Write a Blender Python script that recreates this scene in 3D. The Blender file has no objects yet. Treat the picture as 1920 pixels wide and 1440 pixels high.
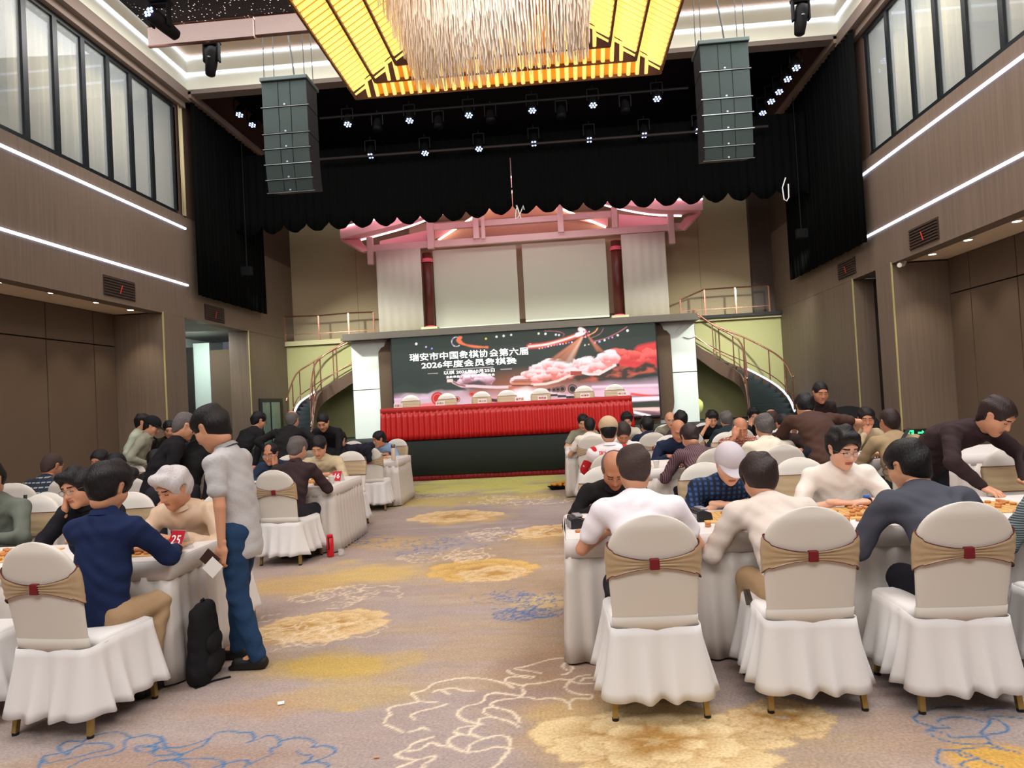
import bpy, bmesh, math, random
import numpy as np
from mathutils import Vector, Matrix, noise as mnoise
random.seed(5); np.random.seed(5)
SC = bpy.context.scene; COL = SC.collection
PI = math.pi
# ---------------------------------------------------------------- camera
F, ROLL, EYE = 1340.0, 0.054, 1.6
_yw = np.array([92/F, -27/F, 1.0]); _zw = np.array([-ROLL, 1.0, (ROLL*92+27)/F])
_yw /= np.linalg.norm(_yw); _zw /= np.linalg.norm(_zw); _xw = np.cross(_yw, _zw); _xw *= np.sign(_xw[0])
cam_data = bpy.data.cameras.new('camera'); cam = bpy.data.objects.new('camera', cam_data); COL.objects.link(cam)
cam_data.sensor_width = 36; cam_data.lens = F/1920*36; cam_data.clip_end = 200
_r = Vector((_xw[0], _yw[0], _zw[0])); _u = Vector((_xw[1], _yw[1], _zw[1])); _f = Vector((_xw[2], _yw[2], _zw[2]))
cam.matrix_world = Matrix(((_r.x, _u.x, -_f.x, 0), (_r.y, _u.y, -_f.y, 0), (_r.z, _u.z, -_f.z, EYE), (0, 0, 0, 1)))
SC.camera = cam
def at(px, py, X=None, Y=None, Z=None):
    c = np.array([(px-960)/F, (720-py)/F, 1.0]); w = np.array([c@_xw, c@_yw, c@_zw])
    t = X/w[0] if X is not None else (Y/w[1] if Y is not None else (Z-EYE)/w[2])
    return Vector((w[0]*t, w[1]*t, w[2]*t+EYE))
# ---------------------------------------------------------------- world, exposure, room lamps
SC.view_settings.view_transform = 'Standard'; SC.view_settings.look = 'None'
SC.view_settings.gamma = 1; SC.view_settings.use_curve_mapping = False
SC.view_settings.exposure = 0.2
SC.cycles.use_denoising = True
SC.cycles.max_bounces = 6; SC.cycles.diffuse_bounces = 3; SC.cycles.glossy_bounces = 3
SC.cycles.transparent_max_bounces = 12; SC.cycles.transmission_bounces = 4
SC.cycles.sample_clamp_indirect = 4
W = bpy.data.worlds.new('world'); SC.world = W; W.use_nodes = True
W.node_tree.nodes['Background'].inputs[0].default_value = (0.8, 0.85, 1, 1)
W.node_tree.nodes['Background'].inputs[1].default_value = 0.10
def lamp(name, loc, target, size, power, color=(1, 1, 1), sy=None, spread=None):
    l = bpy.data.lights.new(name, 'AREA'); l.energy = power; l.color = color
    l.shape = 'RECTANGLE'; l.size = size; l.size_y = sy or size
    if spread: l.spread = spread
    o = bpy.data.objects.new(name, l); COL.objects.link(o); o.location = loc
    o.rotation_euler = (Vector(target)-Vector(loc)).to_track_quat('-Z', 'Y').to_euler()
    return o
NEUT = (1.0, 0.98, 0.975)
lamp('hall_ceiling_light', (-0.8, -3.5, 7.6), (-0.8, 4.5, 0.5), 9, 760, NEUT, 3.0)
lamp('hall_ceiling_light', (-5.0, 5.0, 8.0), (-4.6, 6.0, 0), 3.6, 500, NEUT, 8)
lamp('hall_ceiling_light', (3.9, 5.0, 8.0), (3.2, 6.0, 0), 3.0, 500, NEUT, 8)
lamp('hall_ceiling_light', (-5.0, 11.4, 8.7), (-4.6, 11.4, 0), 3.0, 230, NEUT, 3)
lamp('hall_ceiling_light', (3.9, 11.4, 8.7), (3.4, 11.4, 0), 2.6, 230, NEUT, 3)
lamp('stage_wash_light', (-0.9, 16.5, 7.9), (-0.9, 19.6, 3.0), 8, 62, (0.95, 1.0, 0.93), 0.6)
lamp('stage_front_light', (-0.9, 16.25, 6.1), (-0.9, 18.0, 1.6), 9, 150, (0.93, 1.0, 0.96), 0.4, 1.25)
# ---------------------------------------------------------------- materials
def lin(c):
    return tuple(((v/255)/12.92 if v/255 <= 0.04045 else ((v/255+0.055)/1.055)**2.4) for v in c)
MATS = {}
def M(name, rgb=(128, 128, 128), rough=0.6, metal=0.0, bump=0.0, bscale=60, var=0.0, vscale=4, emit=0.0, ecol=None,
      spec=0.35, sheen=0.0, alpha=1.0, trans=0.0, stretch=None, sss=0.0, coords='Object', attr=False):
    if name in MATS: return MATS[name]
    m = bpy.data.materials.new(name); m.use_nodes = True; MATS[name] = m
    nt = m.node_tree; b = nt.nodes['Principled BSDF']; L = nt.links
    c = lin(rgb) + (1,)
    b.inputs['Base Color'].default_value = c; b.inputs['Roughness'].default_value = rough
    b.inputs['Metallic'].default_value = metal; b.inputs['Specular IOR Level'].default_value = spec
    b.inputs['Alpha'].default_value = alpha; b.inputs['Transmission Weight'].default_value = trans
    if sheen: b.inputs['Sheen Weight'].default_value = sheen
    if sss:
        b.inputs['Subsurface Weight'].default_value = sss; b.inputs['Subsurface Radius'].default_value = (0.012, 0.004, 0.002); b.inputs['Subsurface Scale'].default_value = 1.0
    tc = nt.nodes.new('ShaderNodeTexCoord'); mp = nt.nodes.new('ShaderNodeMapping'); L.new(tc.outputs[coords], mp.inputs[0])
    if stretch: mp.inputs['Scale'].default_value = stretch
    if var:
        n = nt.nodes.new('ShaderNodeTexNoise'); n.inputs['Scale'].default_value = vscale; n.inputs['Detail'].default_value = 5
        L.new(mp.outputs[0], n.inputs['Vector'])
        mx = nt.nodes.new('ShaderNodeMix'); mx.data_type = 'RGBA'
        mx.inputs[6].default_value = tuple(v*(1-var) for v in c[:3])+(1,); mx.inputs[7].default_value = tuple(min(1, v*(1+var)) for v in c[:3])+(1,)
        L.new(n.outputs['Fac'], mx.inputs[0]); L.new(mx.outputs[2], b.inputs['Base Color'])
    if attr and not emit:
        a = nt.nodes.new('ShaderNodeVertexColor'); a.layer_name = 'Col'; nn = nt.nodes.new('ShaderNodeTexNoise'); nn.inputs['Scale'].default_value = 70; nn.inputs['Detail'].default_value = 6
        L.new(mp.outputs[0], nn.inputs['Vector']); mr = nt.nodes.new('ShaderNodeMapRange'); mr.inputs[1].default_value = 0.3; mr.inputs[2].default_value = 0.7; mr.inputs[3].default_value = 0.80; mr.inputs[4].default_value = 1.18
        L.new(nn.outputs['Fac'], mr.inputs[0]); mm = nt.nodes.new('ShaderNodeMix'); mm.data_type = 'RGBA'; mm.blend_type = 'MULTIPLY'; mm.inputs[0].default_value = 1
        L.new(a.outputs[0], mm.inputs[6]); L.new(mr.outputs[0], mm.inputs[7]); L.new(mm.outputs[2], b.inputs['Base Color'])
    elif attr:
        a = nt.nodes.new('ShaderNodeVertexColor'); a.layer_name = 'Col'; L.new(a.outputs[0], b.inputs['Base Color'])
        if emit:
            L.new(a.outputs[0], b.inputs['Emission Color']); b.inputs['Emission Strength'].default_value = emit
            b.inputs['Base Color'].default_value = (0.01, 0.01, 0.01, 1)
            for l in list(b.inputs['Base Color'].links): L.remove(l)
    elif emit:
        b.inputs['Emission Color'].default_value = lin(ecol or rgb)+(1,); b.inputs['Emission Strength'].default_value = emit
    if bump:
        n2 = nt.nodes.new('ShaderNodeTexNoise'); n2.inputs['Scale'].default_value = bscale; n2.inputs['Detail'].default_value = 4
        L.new(mp.outputs[0], n2.inputs['Vector'])
        bp = nt.nodes.new('ShaderNodeBump'); bp.inputs['Strength'].default_value = bump; bp.inputs['Distance'].default_value = 0.02
        L.new(n2.outputs['Fac'], bp.inputs['Height']); L.new(bp.outputs[0], b.inputs['Normal'])
    return m
def striped(name, c1, c2, scale=60, axis='Z', rough=0.8, cross=None, fac=0.5, dist=0.0):
    """procedural striped / plaid cloth"""
    if name in MATS: return MATS[name]
    m = M(name, c1, rough); nt = m.node_tree; b = nt.nodes['Principled BSDF']; L = nt.links
    tc = nt.nodes.new('ShaderNodeTexCoord')
    def wave(ax, sc, ds):
        w = nt.nodes.new('ShaderNodeTexWave'); w.bands_direction = ax; w.inputs['Scale'].default_value = sc; w.inputs['Distortion'].default_value = ds
        L.new(tc.outputs['Object'], w.inputs[0])
        r = nt.nodes.new('ShaderNodeValToRGB'); r.color_ramp.elements[0].position = fac-0.05; r.color_ramp.elements[1].position = fac+0.05
        L.new(w.outputs['Fac'], r.inputs[0]); return r.outputs[0]
    f = wave(axis, scale, dist)
    mx = nt.nodes.new('ShaderNodeMix'); mx.data_type = 'RGBA'; mx.inputs[6].default_value = lin(c1)+(1,); mx.inputs[7].default_value = lin(c2)+(1,)
    L.new(f, mx.inputs[0]); out = mx.outputs[2]
    if cross:
        g = wave('X' if axis != 'X' else 'Z', scale*0.9, dist)
        m2 = nt.nodes.new('ShaderNodeMix'); m2.data_type = 'RGBA'; m2.inputs[7].default_value = lin(cross)+(1,)
        L.new(g, m2.inputs[0]); L.new(out, m2.inputs[6]); out = m2.outputs[2]
    L.new(out, b.inputs['Base Color']); return m
# ---------------------------------------------------------------- object helpers
def tag(o, label=None, cat=None, group=None, kind=None):
    if label: o['label'] = label
    if cat: o['category'] = cat
    if group: o['group'] = group
    if kind: o['kind'] = kind
    return o
def empty(name, loc=(0, 0, 0), rz=0.0, label=None, cat=None, group=None, kind=None):
    o = bpy.data.objects.new(name, None); COL.objects.link(o); o.location = loc; o.rotation_euler = (0, 0, rz)
    o.empty_display_size = 0.1
    return tag(o, label, cat, group, kind)
def copy_tree(o, parent=None):
    c = o.copy(); COL.objects.link(c)
    if parent is not None:
        c.parent = parent; c.matrix_parent_inverse = o.matrix_parent_inverse
    for ch in o.children: copy_tree(ch, c)
    return c
def smooth(me, on=True):
    me.polygons.foreach_set('use_smooth', [on]*len(me.polygons))
def link(name, me, parent=None, loc=None):
    o = bpy.data.objects.new(name, me); COL.objects.link(o)
    if parent is not None: o.parent = parent
    if loc is not None: o.location = loc
    return o
class MB:
    """collects geometry, builds ONE mesh object"""
    def __init__(s): s.v = []; s.f = []; s.mi = []
    def add(s, vs, fs, mi=0):
        n = len(s.v); s.v += [tuple(v) for v in vs]; s.f += [tuple(i+n for i in f) for f in fs]; s.mi += [mi]*len(fs); return s
    def box(s, a, b, mi=0):
        x0, y0, z0 = a; x1, y1, z1 = b
        vs = [(x0,y0,z0),(x1,y0,z0),(x1,y1,z0),(x0,y1,z0),(x0,y0,z1),(x1,y0,z1),(x1,y1,z1),(x0,y1,z1)]
        return s.add(vs, [(0,3,2,1),(4,5,6,7),(0,1,5,4),(1,2,6,5),(2,3,7,6),(3,0,4,7)], mi)
    def bar(s, p, q, w, h=None, mi=0, up=(0, 0, 1)):
        p = Vector(p); q = Vector(q); d = (q-p); 
        if d.length < 1e-6: return s
        d.normalize(); up = Vector(up)
        if abs(d.dot(up)) > 0.98: up = Vector((0, 1, 0))
        x = d.cross(up).normalized(); z = x.cross(d); h = h or w; x *= w/2; z *= h/2
        vs = [p-x-z, p+x-z, p+x+z, p-x+z, q-x-z, q+x-z, q+x+z, q-x+z]
        return s.add(vs, [(0,1,2,3),(7,6,5,4),(0,4,5,1),(1,5,6,2),(2,6,7,3),(3,7,4,0)], mi)
    def tube(s, pts, r, n=8, mi=0, cap=True):
        pts = [Vector(p) for p in pts]; k = len(pts); rs = r if isinstance(r, (list, tuple)) else [r]*k
        vs = []; x = None
        for i, p in enumerate(pts):
            d = (pts[min(i+1, k-1)]-pts[max(i-1, 0)]).normalized()
            if x is None: x = d.cross(Vector((0, 0, 1)) if abs(d.z) < 0.95 else Vector((1, 0, 0)))
            x = (x - d*x.dot(d)).normalized(); y = d.cross(x)
            for j in range(n):
                a = 2*PI*j/n; vs.append(p+(x*math.cos(a)+y*math.sin(a))*rs[i])
        fs = [(i*n+j, i*n+(j+1) % n, (i+1)*n+(j+1) % n, (i+1)*n+j) for i in range(k-1) for j in range(n)]
        if cap: fs += [tuple(reversed(range(n))), tuple(range((k-1)*n, k*n))]
        return s.add(vs, fs, mi)
    def lathe(s, prof, c=(0, 0, 0), n=24, mi=0):
        vs = [(c[0]+r*math.cos(2*PI*j/n), c[1]+r*math.sin(2*PI*j/n), c[2]+z) for r, z in prof for j in range(n)]
        k = len(prof)
        fs = [(i*n+j, i*n+(j+1) % n, (i+1)*n+(j+1) % n, (i+1)*n+j) for i in range(k-1) for j in range(n)]
        fs += [tuple(reversed(range(n))), tuple(range((k-1)*n, k*n))]
        return s.add(vs, fs, mi)
    def grid(s, fn, nu, nv, closed=False, mi=0):
        vs = [fn(i/(nu if closed else nu-1), j/(nv-1)) for j in range(nv) for i in range(nu)]
        m = nu if closed else nu-1
        fs = [(j*nu+i, j*nu+(i+1) % nu, (j+1)*nu+(i+1) % nu, (j+1)*nu+i) for j in range(nv-1) for i in range(m)]
        return s.add(vs, fs, mi)
    def quad(s, a, b, c, d, mi=0): return s.add([a, b, c, d], [(0, 1, 2, 3)], mi)
    def prism(s, outline, y0, y1, mi=0):
        """outline: (x,z) points, extruded along y"""
        n = len(outline)
        vs = [(x, y0, z) for x, z in outline]+[(x, y1, z) for x, z in outline]
        fs = [tuple(range(n)), tuple(reversed(range(n, 2*n)))]+[(i, i+n, (i+1) % n+n, (i+1) % n) for i in range(n)]
        return s.add(vs, fs, mi)
    def mesh(s, name, mats, sm=False):
        me = bpy.data.meshes.new(name); me.from_pydata(s.v, [], s.f)
        for m in (mats if isinstance(mats, (list, tuple)) else [mats]): me.materials.append(m)
        if any(s.mi): me.polygons.foreach_set('material_index', s.mi)
        if sm: smooth(me)
        me.update(); return me
    def build(s, name, mats, parent=None, sm=False, bevel=0, loc=None, solid=0, normals=True):
        me = s.mesh(name, mats, sm)
        if normals:
            bm = bmesh.new(); bm.from_mesh(me); bmesh.ops.recalc_face_normals(bm, faces=bm.faces); bm.to_mesh(me); bm.free()
        o = link(name, me, parent, loc)
        if solid:
            md = o.modifiers.new('thick', 'SOLIDIFY'); md.thickness = solid; md.offset = 0
        if bevel:
            md = o.modifiers.new('bevel', 'BEVEL'); md.width = bevel; md.segments = 2; md.limit_method = 'ANGLE'
        return o
def struct(name, mb, m, parent=None, **k):
    o = mb.build(name, m, parent, **k)
    if parent is None: o['kind'] = 'structure'
    return o
def text(name, s, loc, size, mat, parent=None, rot=(PI/2, 0, 0), off=0.0, align='CENTER', ext=0.0, shear=0.0, wx=1.0):
    c = bpy.data.curves.new(name, 'FONT'); c.body = s; c.size = size; c.align_x = align; c.align_y = 'CENTER'; c.offset = off; c.extrude = ext; c.shear = shear
    o = bpy.data.objects.new(name, c); COL.objects.link(o); c.materials.append(mat)
    o.location = loc; o.rotation_euler = rot; o.scale = (wx, 1, 1)
    bpy.context.view_layer.update()
    me = bpy.data.meshes.new_from_object(o.evaluated_get(bpy.context.evaluated_depsgraph_get()))
    r = link(name, me, parent); r.location = loc; r.rotation_euler = rot; r.scale = (wx, 1, 1)
    bpy.data.objects.remove(o); return r
# ================================================================ ROOM
XL, XR, YB = -7.5, 5.9, 20.0
def wood(name, rgb, k=1.0):
    """vertical grained veneer"""
    m = M(name, rgb, 0.5, var=0.30*k, vscale=26, stretch=(1, 1, 0.03), spec=0.3)
    return m
WALL = wood('walnut_veneer', (116, 100, 86)); PANEL = M('panel_fabric', (98, 81, 66), 0.85, var=0.05, vscale=2)
DARKW = wood('dark_veneer', (78, 62, 53)); CREAM = M('cream_plaster', (232, 232, 212), 0.8, var=0.02)
BLACK = M('black_velvet', (7, 8, 8), 0.95, spec=0.1, var=0.2, vscale=3); LEDW = M('led_strip_glow', (225, 232, 255), 0.5, emit=3.0, ecol=(215, 225, 255))
FRAME = M('window_frame_black', (26, 30, 32), 0.35); BRASS = M('gold_trim', (184, 172, 116), 0.5, 0.1)
SEAM = M('seam_black', (20, 17, 15), 0.9)
# ---- floor carpet: painted vertex colours on a mesh that is finer towards the front of the hall
ys = [2.4]
while ys[-1] < 15.2: ys.append(ys[-1]+max(0.009, 0.0038*ys[-1]))
xs = []; x = -8.6
while x < 6.9:
    xs.append(x); x += 0.0135 if -3.0 < x < 2.5 else 0.06
xs = np.array(xs); ys = np.array(ys); GX, GY = np.meshgrid(xs, ys)
def vnoise(x, y, sc, seed=0, oct=4):
    """value noise on arrays"""
    r = np.zeros_like(x); a = 1; t = 0
    rs = np.random.RandomState(seed); tab = rs.rand(256, 256)
    for o in range(oct):
        u = x*sc*2**o+17.3*o; v = y*sc*2**o+5.1*o; iu = np.floor(u).astype(int); iv = np.floor(v).astype(int)
        fu = u-iu; fv = v-iv; fu = fu*fu*(3-2*fu); fv = fv*fv*(3-2*fv)
        g = lambda a, b: tab[a & 255, b & 255]
        r += a*((g(iu, iv)*(1-fu)+g(iu+1, iv)*fu)*(1-fv)+(g(iu, iv+1)*(1-fu)+g(iu+1, iv+1)*fu)*fv); t += a; a *= 0.5
    return r/t
def dist_poly(X, Y, pts, box=None, closed=False):
    d = np.full(X.shape, 9.0); n = len(pts)
    for i in range(n if closed else n-1):
        ax, ay = pts[i]; bx, by = pts[(i+1) % n]; dx, dy = bx-ax, by-ay; q = dx*dx+dy*dy+1e-12
        t = np.clip(((X-ax)*dx+(Y-ay)*dy)/q, 0, 1); d = np.minimum(d, np.hypot(X-ax-t*dx, Y-ay-t*dy))
    return d
def inside(X, Y, pts):
    r = np.zeros(X.shape, bool); n = len(pts)
    for i in range(n):
        x1, y1 = pts[i]; x2, y2 = pts[(i+1) % n]
        if y1 == y2: continue
        c = ((y1 > Y) != (y2 > Y)) & (X < (x2-x1)*(Y-y1)/(y2-y1)+x1); r ^= c
    return r
def spline(pts, n=6, closed=False):
    p = [np.array(a, float) for a in pts]; out = []; k = len(p)
    for i in range(k if closed else k-1):
        if closed: a, b, c, d = p[i-1], p[i], p[(i+1) % k], p[(i+2) % k]
        else: a, b, c, d = p[max(i-1, 0)], p[i], p[i+1], p[min(i+2, k-1)]
        for j in range(n):
            t = j/n; out.append(0.5*((2*b)+(c-a)*t+(2*a-5*b+4*c-d)*t*t+(3*b-a-3*c+d)*t**3))
    if not closed: out.append(p[-1])
    return out
class Canvas:
    def __init__(s, X, Y, base):
        s.X, s.Y = X, Y; s.C = np.empty(X.shape+(3,)); s.C[:] = lin(base)
    def win(s, x0, x1, y0, y1):
        xs_, ys_ = s.X[0], s.Y[:, 0]
        i0, i1 = np.searchsorted(xs_, x0), np.searchsorted(xs_, x1); j0, j1 = np.searchsorted(ys_, y0), np.searchsorted(ys_, y1)
        return slice(j0, max(j1, j0+1)), slice(i0, max(i1, i0+1))
    def blend(s, w, col, a):
        c = np.array(lin(col)) if not isinstance(col, np.ndarray) else col
        s.C[w] = s.C[w]*(1-a[..., None])+c*a[..., None]
    def line(s, pts, col, wd, soft=0.006, a=1.0, taper=True):
        q = np.array(pts); m = wd+soft
        w = s.win(q[:, 0].min()-m, q[:, 0].max()+m, q[:, 1].min()-m, q[:, 1].max()+m)
        X, Y = s.X[w], s.Y[w]
        if X.size == 0: return
        d = np.full(X.shape, 9.0); n = len(pts)
        for i in range(n-1):
            ax, ay = pts[i]; bx, by = pts[i+1]
            u = s.win(min(ax, bx)-m, max(ax, bx)+m, min(ay, by)-m, max(ay, by)+m)
            u = (slice(u[0].start-w[0].start, u[0].stop-w[0].start), slice(u[1].start-w[1].start, u[1].stop-w[1].start))
            XX, YY = X[u], Y[u]
            if XX.size == 0: continue
            dx, dy = bx-ax, by-ay; q2 = dx*dx+dy*dy+1e-12; t = np.clip(((XX-ax)*dx+(YY-ay)*dy)/q2, 0, 1)
            k = (0.55+0.45*abs(math.sin(PI*i/max(n-1, 1)*3+1))) if taper else 1
            d[u] = np.minimum(d[u], np.hypot(XX-ax-t*dx, YY-ay-t*dy)+wd*(1-k))
        s.blend(w, col, a*np.clip((wd-d)/soft+0.5, 0, 1))
    def poly(s, pts, col, soft=0.01, a=1.0, shade=None):
        q = np.array(pts); w = s.win(q[:, 0].min()-soft, q[:, 0].max()+soft, q[:, 1].min()-soft, q[:, 1].max()+soft)
        X, Y = s.X[w], s.Y[w]
        if X.size == 0: return
        ins = inside(X, Y, pts); d = dist_poly(X, Y, pts, closed=True)*np.where(ins, 1, -1)
        al = np.clip(d/soft+0.5, 0, 1)*a
        if shade is not None: col = shade(X, Y, d, col)
        s.blend(w, col, al)
    def blob(s, cx, cy, rx, ry, col, a=0.8, ns=1.2, seed=1, thr=0.5):
        w = s.win(cx-rx*1.5, cx+rx*1.5, cy-ry*1.5, cy+ry*1.5); X, Y = s.X[w], s.Y[w]
        if X.size == 0: return
        r = np.hypot((X-cx)/rx, (Y-cy)/ry); n = vnoise(X, Y, ns, seed)
        s.blend(w, col, a*np.clip((1.0-r+(n-0.5)*1.6)*1.8, 0, 1))
C = Canvas(GX, GY, (167, 152, 146))
n1 = vnoise(GX, GY, 0.55, 3); n2 = vnoise(GX, GY, 0.9, 9); n3 = vnoise(GX*0.5, GY*2.2, 2.2, 12, 5)
full = (slice(None), slice(None))
C.blend(full, (148, 133, 130), np.clip((n1-0.5)*5, 0, 0.7)); C.blend(full, (170, 150, 138), np.clip((n2-0.52)*5, 0, 0.5))
C.blend(full, (184, 154, 104), np.clip((vnoise(GX*0.6, GY, 0.42, 31)+0.22*n3-0.75)*6, 0, 0.4))
C.blend(full, (180, 170, 160), np.clip((n3-0.62)*3, 0, 0.4))
def fl(p): 
    v = at(p[0], p[1], Z=0); return (v.x, v.y)
def blobpx(px, py, wx, wy, col, a=0.8, seed=1, ns=1.6):
    c = fl((px, py)); l = fl((px-wx, py)); t = fl((px, py-wy)); b = fl((px, py+wy))
    C.blob(c[0], (t[1]+b[1])/2, abs(c[0]-l[0]), abs(t[1]-b[1])/2+0.02, col, a, ns, seed)
YEL = (200, 165, 95)
for a in [(600, 1250, 200, 40, (196, 166, 84), .85, 2), (520, 1190, 90, 30, YEL, .6, 3), (700, 1080, 170, 28, (206, 176, 112), .85, 4), (560, 1100, 130, 20, YEL, .6, 5),
          (870, 975, 100, 16, YEL, .8, 6), (700, 1020, 120, 12, YEL, .5, 7), (1000, 1010, 70, 16, YEL, .7, 8), (830, 940, 260, 14, (196, 176, 96), .7, 9),
          (910, 912, 260, 14, (204, 200, 112), .95, 10), (960, 900, 260, 8, (206, 204, 120), .95, 33), (1240, 1385, 330, 80, (192, 158, 98), .95, 11), (1150, 1340, 150, 40, YEL, .6, 12),
          (640, 1310, 150, 22, (190, 165, 110), .6, 13), (1850, 1420, 90, 30, (210, 165, 80), .95, 14), (430, 1330, 160, 30, (176, 142, 112), .6, 15),
          (1010, 1130, 60, 14, (206, 180, 130), .7, 16), (990, 1270, 100, 60, (150, 120, 100), .45, 17), (1150, 1250, 150, 70, (168, 136, 108), .6, 18),
          (1700, 1390, 90, 60, (158, 134, 118), .6, 19), (650, 1330, 60, 10, YEL, .6, 20), (300, 1430, 300, 30, (160, 132, 116), .6, 21)]:
    blobpx(*a)
def petal(cx, cy, R, th, wid, lobes, rim, base, seed, ky=1.0):
    """scalloped fan petal: base at (cx,cy), opening in direction th"""
    rs = np.random.RandomState(seed); pts = []; n = 44; ph = rs.rand()*6
    for i in range(n):
        a = -wid/2+wid*i/(n-1); e = math.cos(a/wid*PI*0.85)
        r = R*(0.35+0.65*max(e, 0)**0.45)*(1+0.055*abs(math.sin(a*lobes/wid*PI/2+ph))+0.035*math.sin(a*17+ph))
        pts.append((cx+math.cos(th+a)*r, cy+math.sin(th+a)*r*ky))
    pts.append((cx, cy))
    def sh(X, Y, d, col):
        rr = np.hypot(X-cx, (Y-cy)/ky)/R; aa = np.arctan2((Y-cy)/ky, X-cx)
        st = 0.5+0.5*np.sin(aa*46+rr*6+2*vnoise(X, Y, 9, 7, 2)*6)
        t = np.clip((rr-0.30)*1.7-0.30*st*(1-rr)+0.1, 0, 1)[..., None]
        c = np.array(lin(base))*(1-t)+np.array(lin(rim))*t
        e = np.clip(1-np.abs(d-0.006)/0.008, 0, 1)[..., None]*0.55
        return c*(1-e)+np.array(lin((160, 118, 62)))*e
    C.poly(pts, rim, 0.008, 1.0, sh)
def peony(cx, cy, R, seed, rim=(220, 196, 150), base=(168, 128, 72), ky=1.0, rings=3, a0=0):
    rs = np.random.RandomState(seed)
    for ring in range(rings):
        k = 9-2*ring; rr = R*(1-0.26*ring)
        for i in range(k):
            th = a0+2*PI*i/k+ring*0.5+rs.uniform(-.15, .15); off = rr*rs.uniform(0.05, 0.22)
            petal(cx+math.cos(th)*off, cy+math.sin(th)*off*ky, rr*rs.uniform(.75, .98), th, rs.uniform(1.0, 1.5), rs.randint(5, 9), rim, base, rs.randint(999), ky)
f1 = fl((1235, 1385)); 
peony(f1[0], f1[1]-0.02, 0.54, 4, ky=0.72, rings=3)
for (px, py, R, sd) in [(620, 1170, .44, 5), (905, 1068, .52, 6), (850, 968, .62, 8), (1040, 995, .45, 9), (1470, 1345, .26, 11), (560, 1175, .34, 12), (930, 1075, .36, 15)]:
    q = fl((px, py)); peony(q[0], q[1], R, sd, rim=(214, 186, 142) if sd != 6 else (208, 172, 108), base=(178, 138, 78), ky=0.85, rings=3)
CRM = (224, 208, 184); BLU = (66, 116, 160)
Z7 = lambda L: [fl((640+a/3, 960+b/3)) for a, b in L]
cream = [
 [(1270,820),(1180,828),(1100,850),(1040,868),(975,880),(1010,888),(1060,895),(1125,908)],
 [(932,890),(960,908),(1010,920),(1080,925),(1060,935),(980,925),(930,935),(920,955)],[(940,958),(1010,975)],
 [(970,990),(920,965),(860,948),(800,938),(700,932),(600,945),(520,965),(480,995),(440,1010),(395,1020),(420,1045),(440,1065),(530,1068)],
 [(520,1010),(560,998),(640,992),(690,1005),(745,1008)],[(560,1003),(608,1025)],
 [(440,1065),(370,1080),(300,1092),(260,1110),(275,1140),(250,1160),(240,1185)],[(245,1198),(290,1212),(345,1240)],
 [(592,1080),(540,1098),(480,1112),(430,1125),(390,1145),(415,1168)],[(385,1236),(430,1225),(455,1212),(495,1228)],
 [(1010,1035),(940,1025),(860,1018),(810,1035),(800,1060),(770,1078),(710,1090),(670,1110),(655,1140),(680,1165),(740,1185),(790,1195),(720,1205),(660,1215),(640,1240),(660,1252),(620,1270),(600,1290),(620,1318),(680,1345),(720,1352),(800,1340),(870,1320),(950,1330)],
 [(1270,1075),(1240,1055),(1160,1045),(1110,1055),(1040,1040),(960,1050),(880,1060),(840,1080),(850,1095),(810,1105),(805,1130),(840,1150),(775,1165),(770,1195),(730,1225),(730,1250),(800,1275),(760,1290),(715,1320),(715,1350)],
 [(850,1095),(910,1110),(960,1125),(990,1155),(1005,1185)],[(840,1150),(900,1165),(950,1180),(1000,1210)],
 [(800,1275),(860,1260),(900,1258),(940,1270),(950,1300),(950,1330),(920,1370),(890,1410),(850,1440)],
 [(1010,1035),(1030,1015),(1015,990),(1040,970),(1120,962),(1180,950),(1230,940),(1290,945),(1330,925),(1400,915)],
 [(1290,945),(1270,970),(1260,990),(1290,1010),(1340,1025),(1410,1030),(1400,1050),(1310,1050),(1285,1080),(1290,1110)],
 [(1350,950),(1370,935),(1440,930)],[(1300,955),(1350,965),(1420,965)],
 [(1245,915),(1280,905),(1300,880),(1290,860),(1260,850),(1245,870),(1270,890)],
 [(520,1265),(450,1285),(400,1305),(370,1335),(310,1365),(350,1385),(430,1392),(500,1375),(530,1375),(510,1395),(470,1415),(460,1440)],
 [(375,1345),(440,1335),(490,1305),(520,1298),(560,1315),(620,1320)],[(430,1392),(380,1415),(310,1440)],[(640,1240),(700,1255),(760,1250)]]
for L in cream: C.line(spline(Z7(L), 5), CRM, 0.0095, 0.006)
Z6 = lambda L: [fl((a/3, 960+b/3)) for a, b in L]
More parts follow.
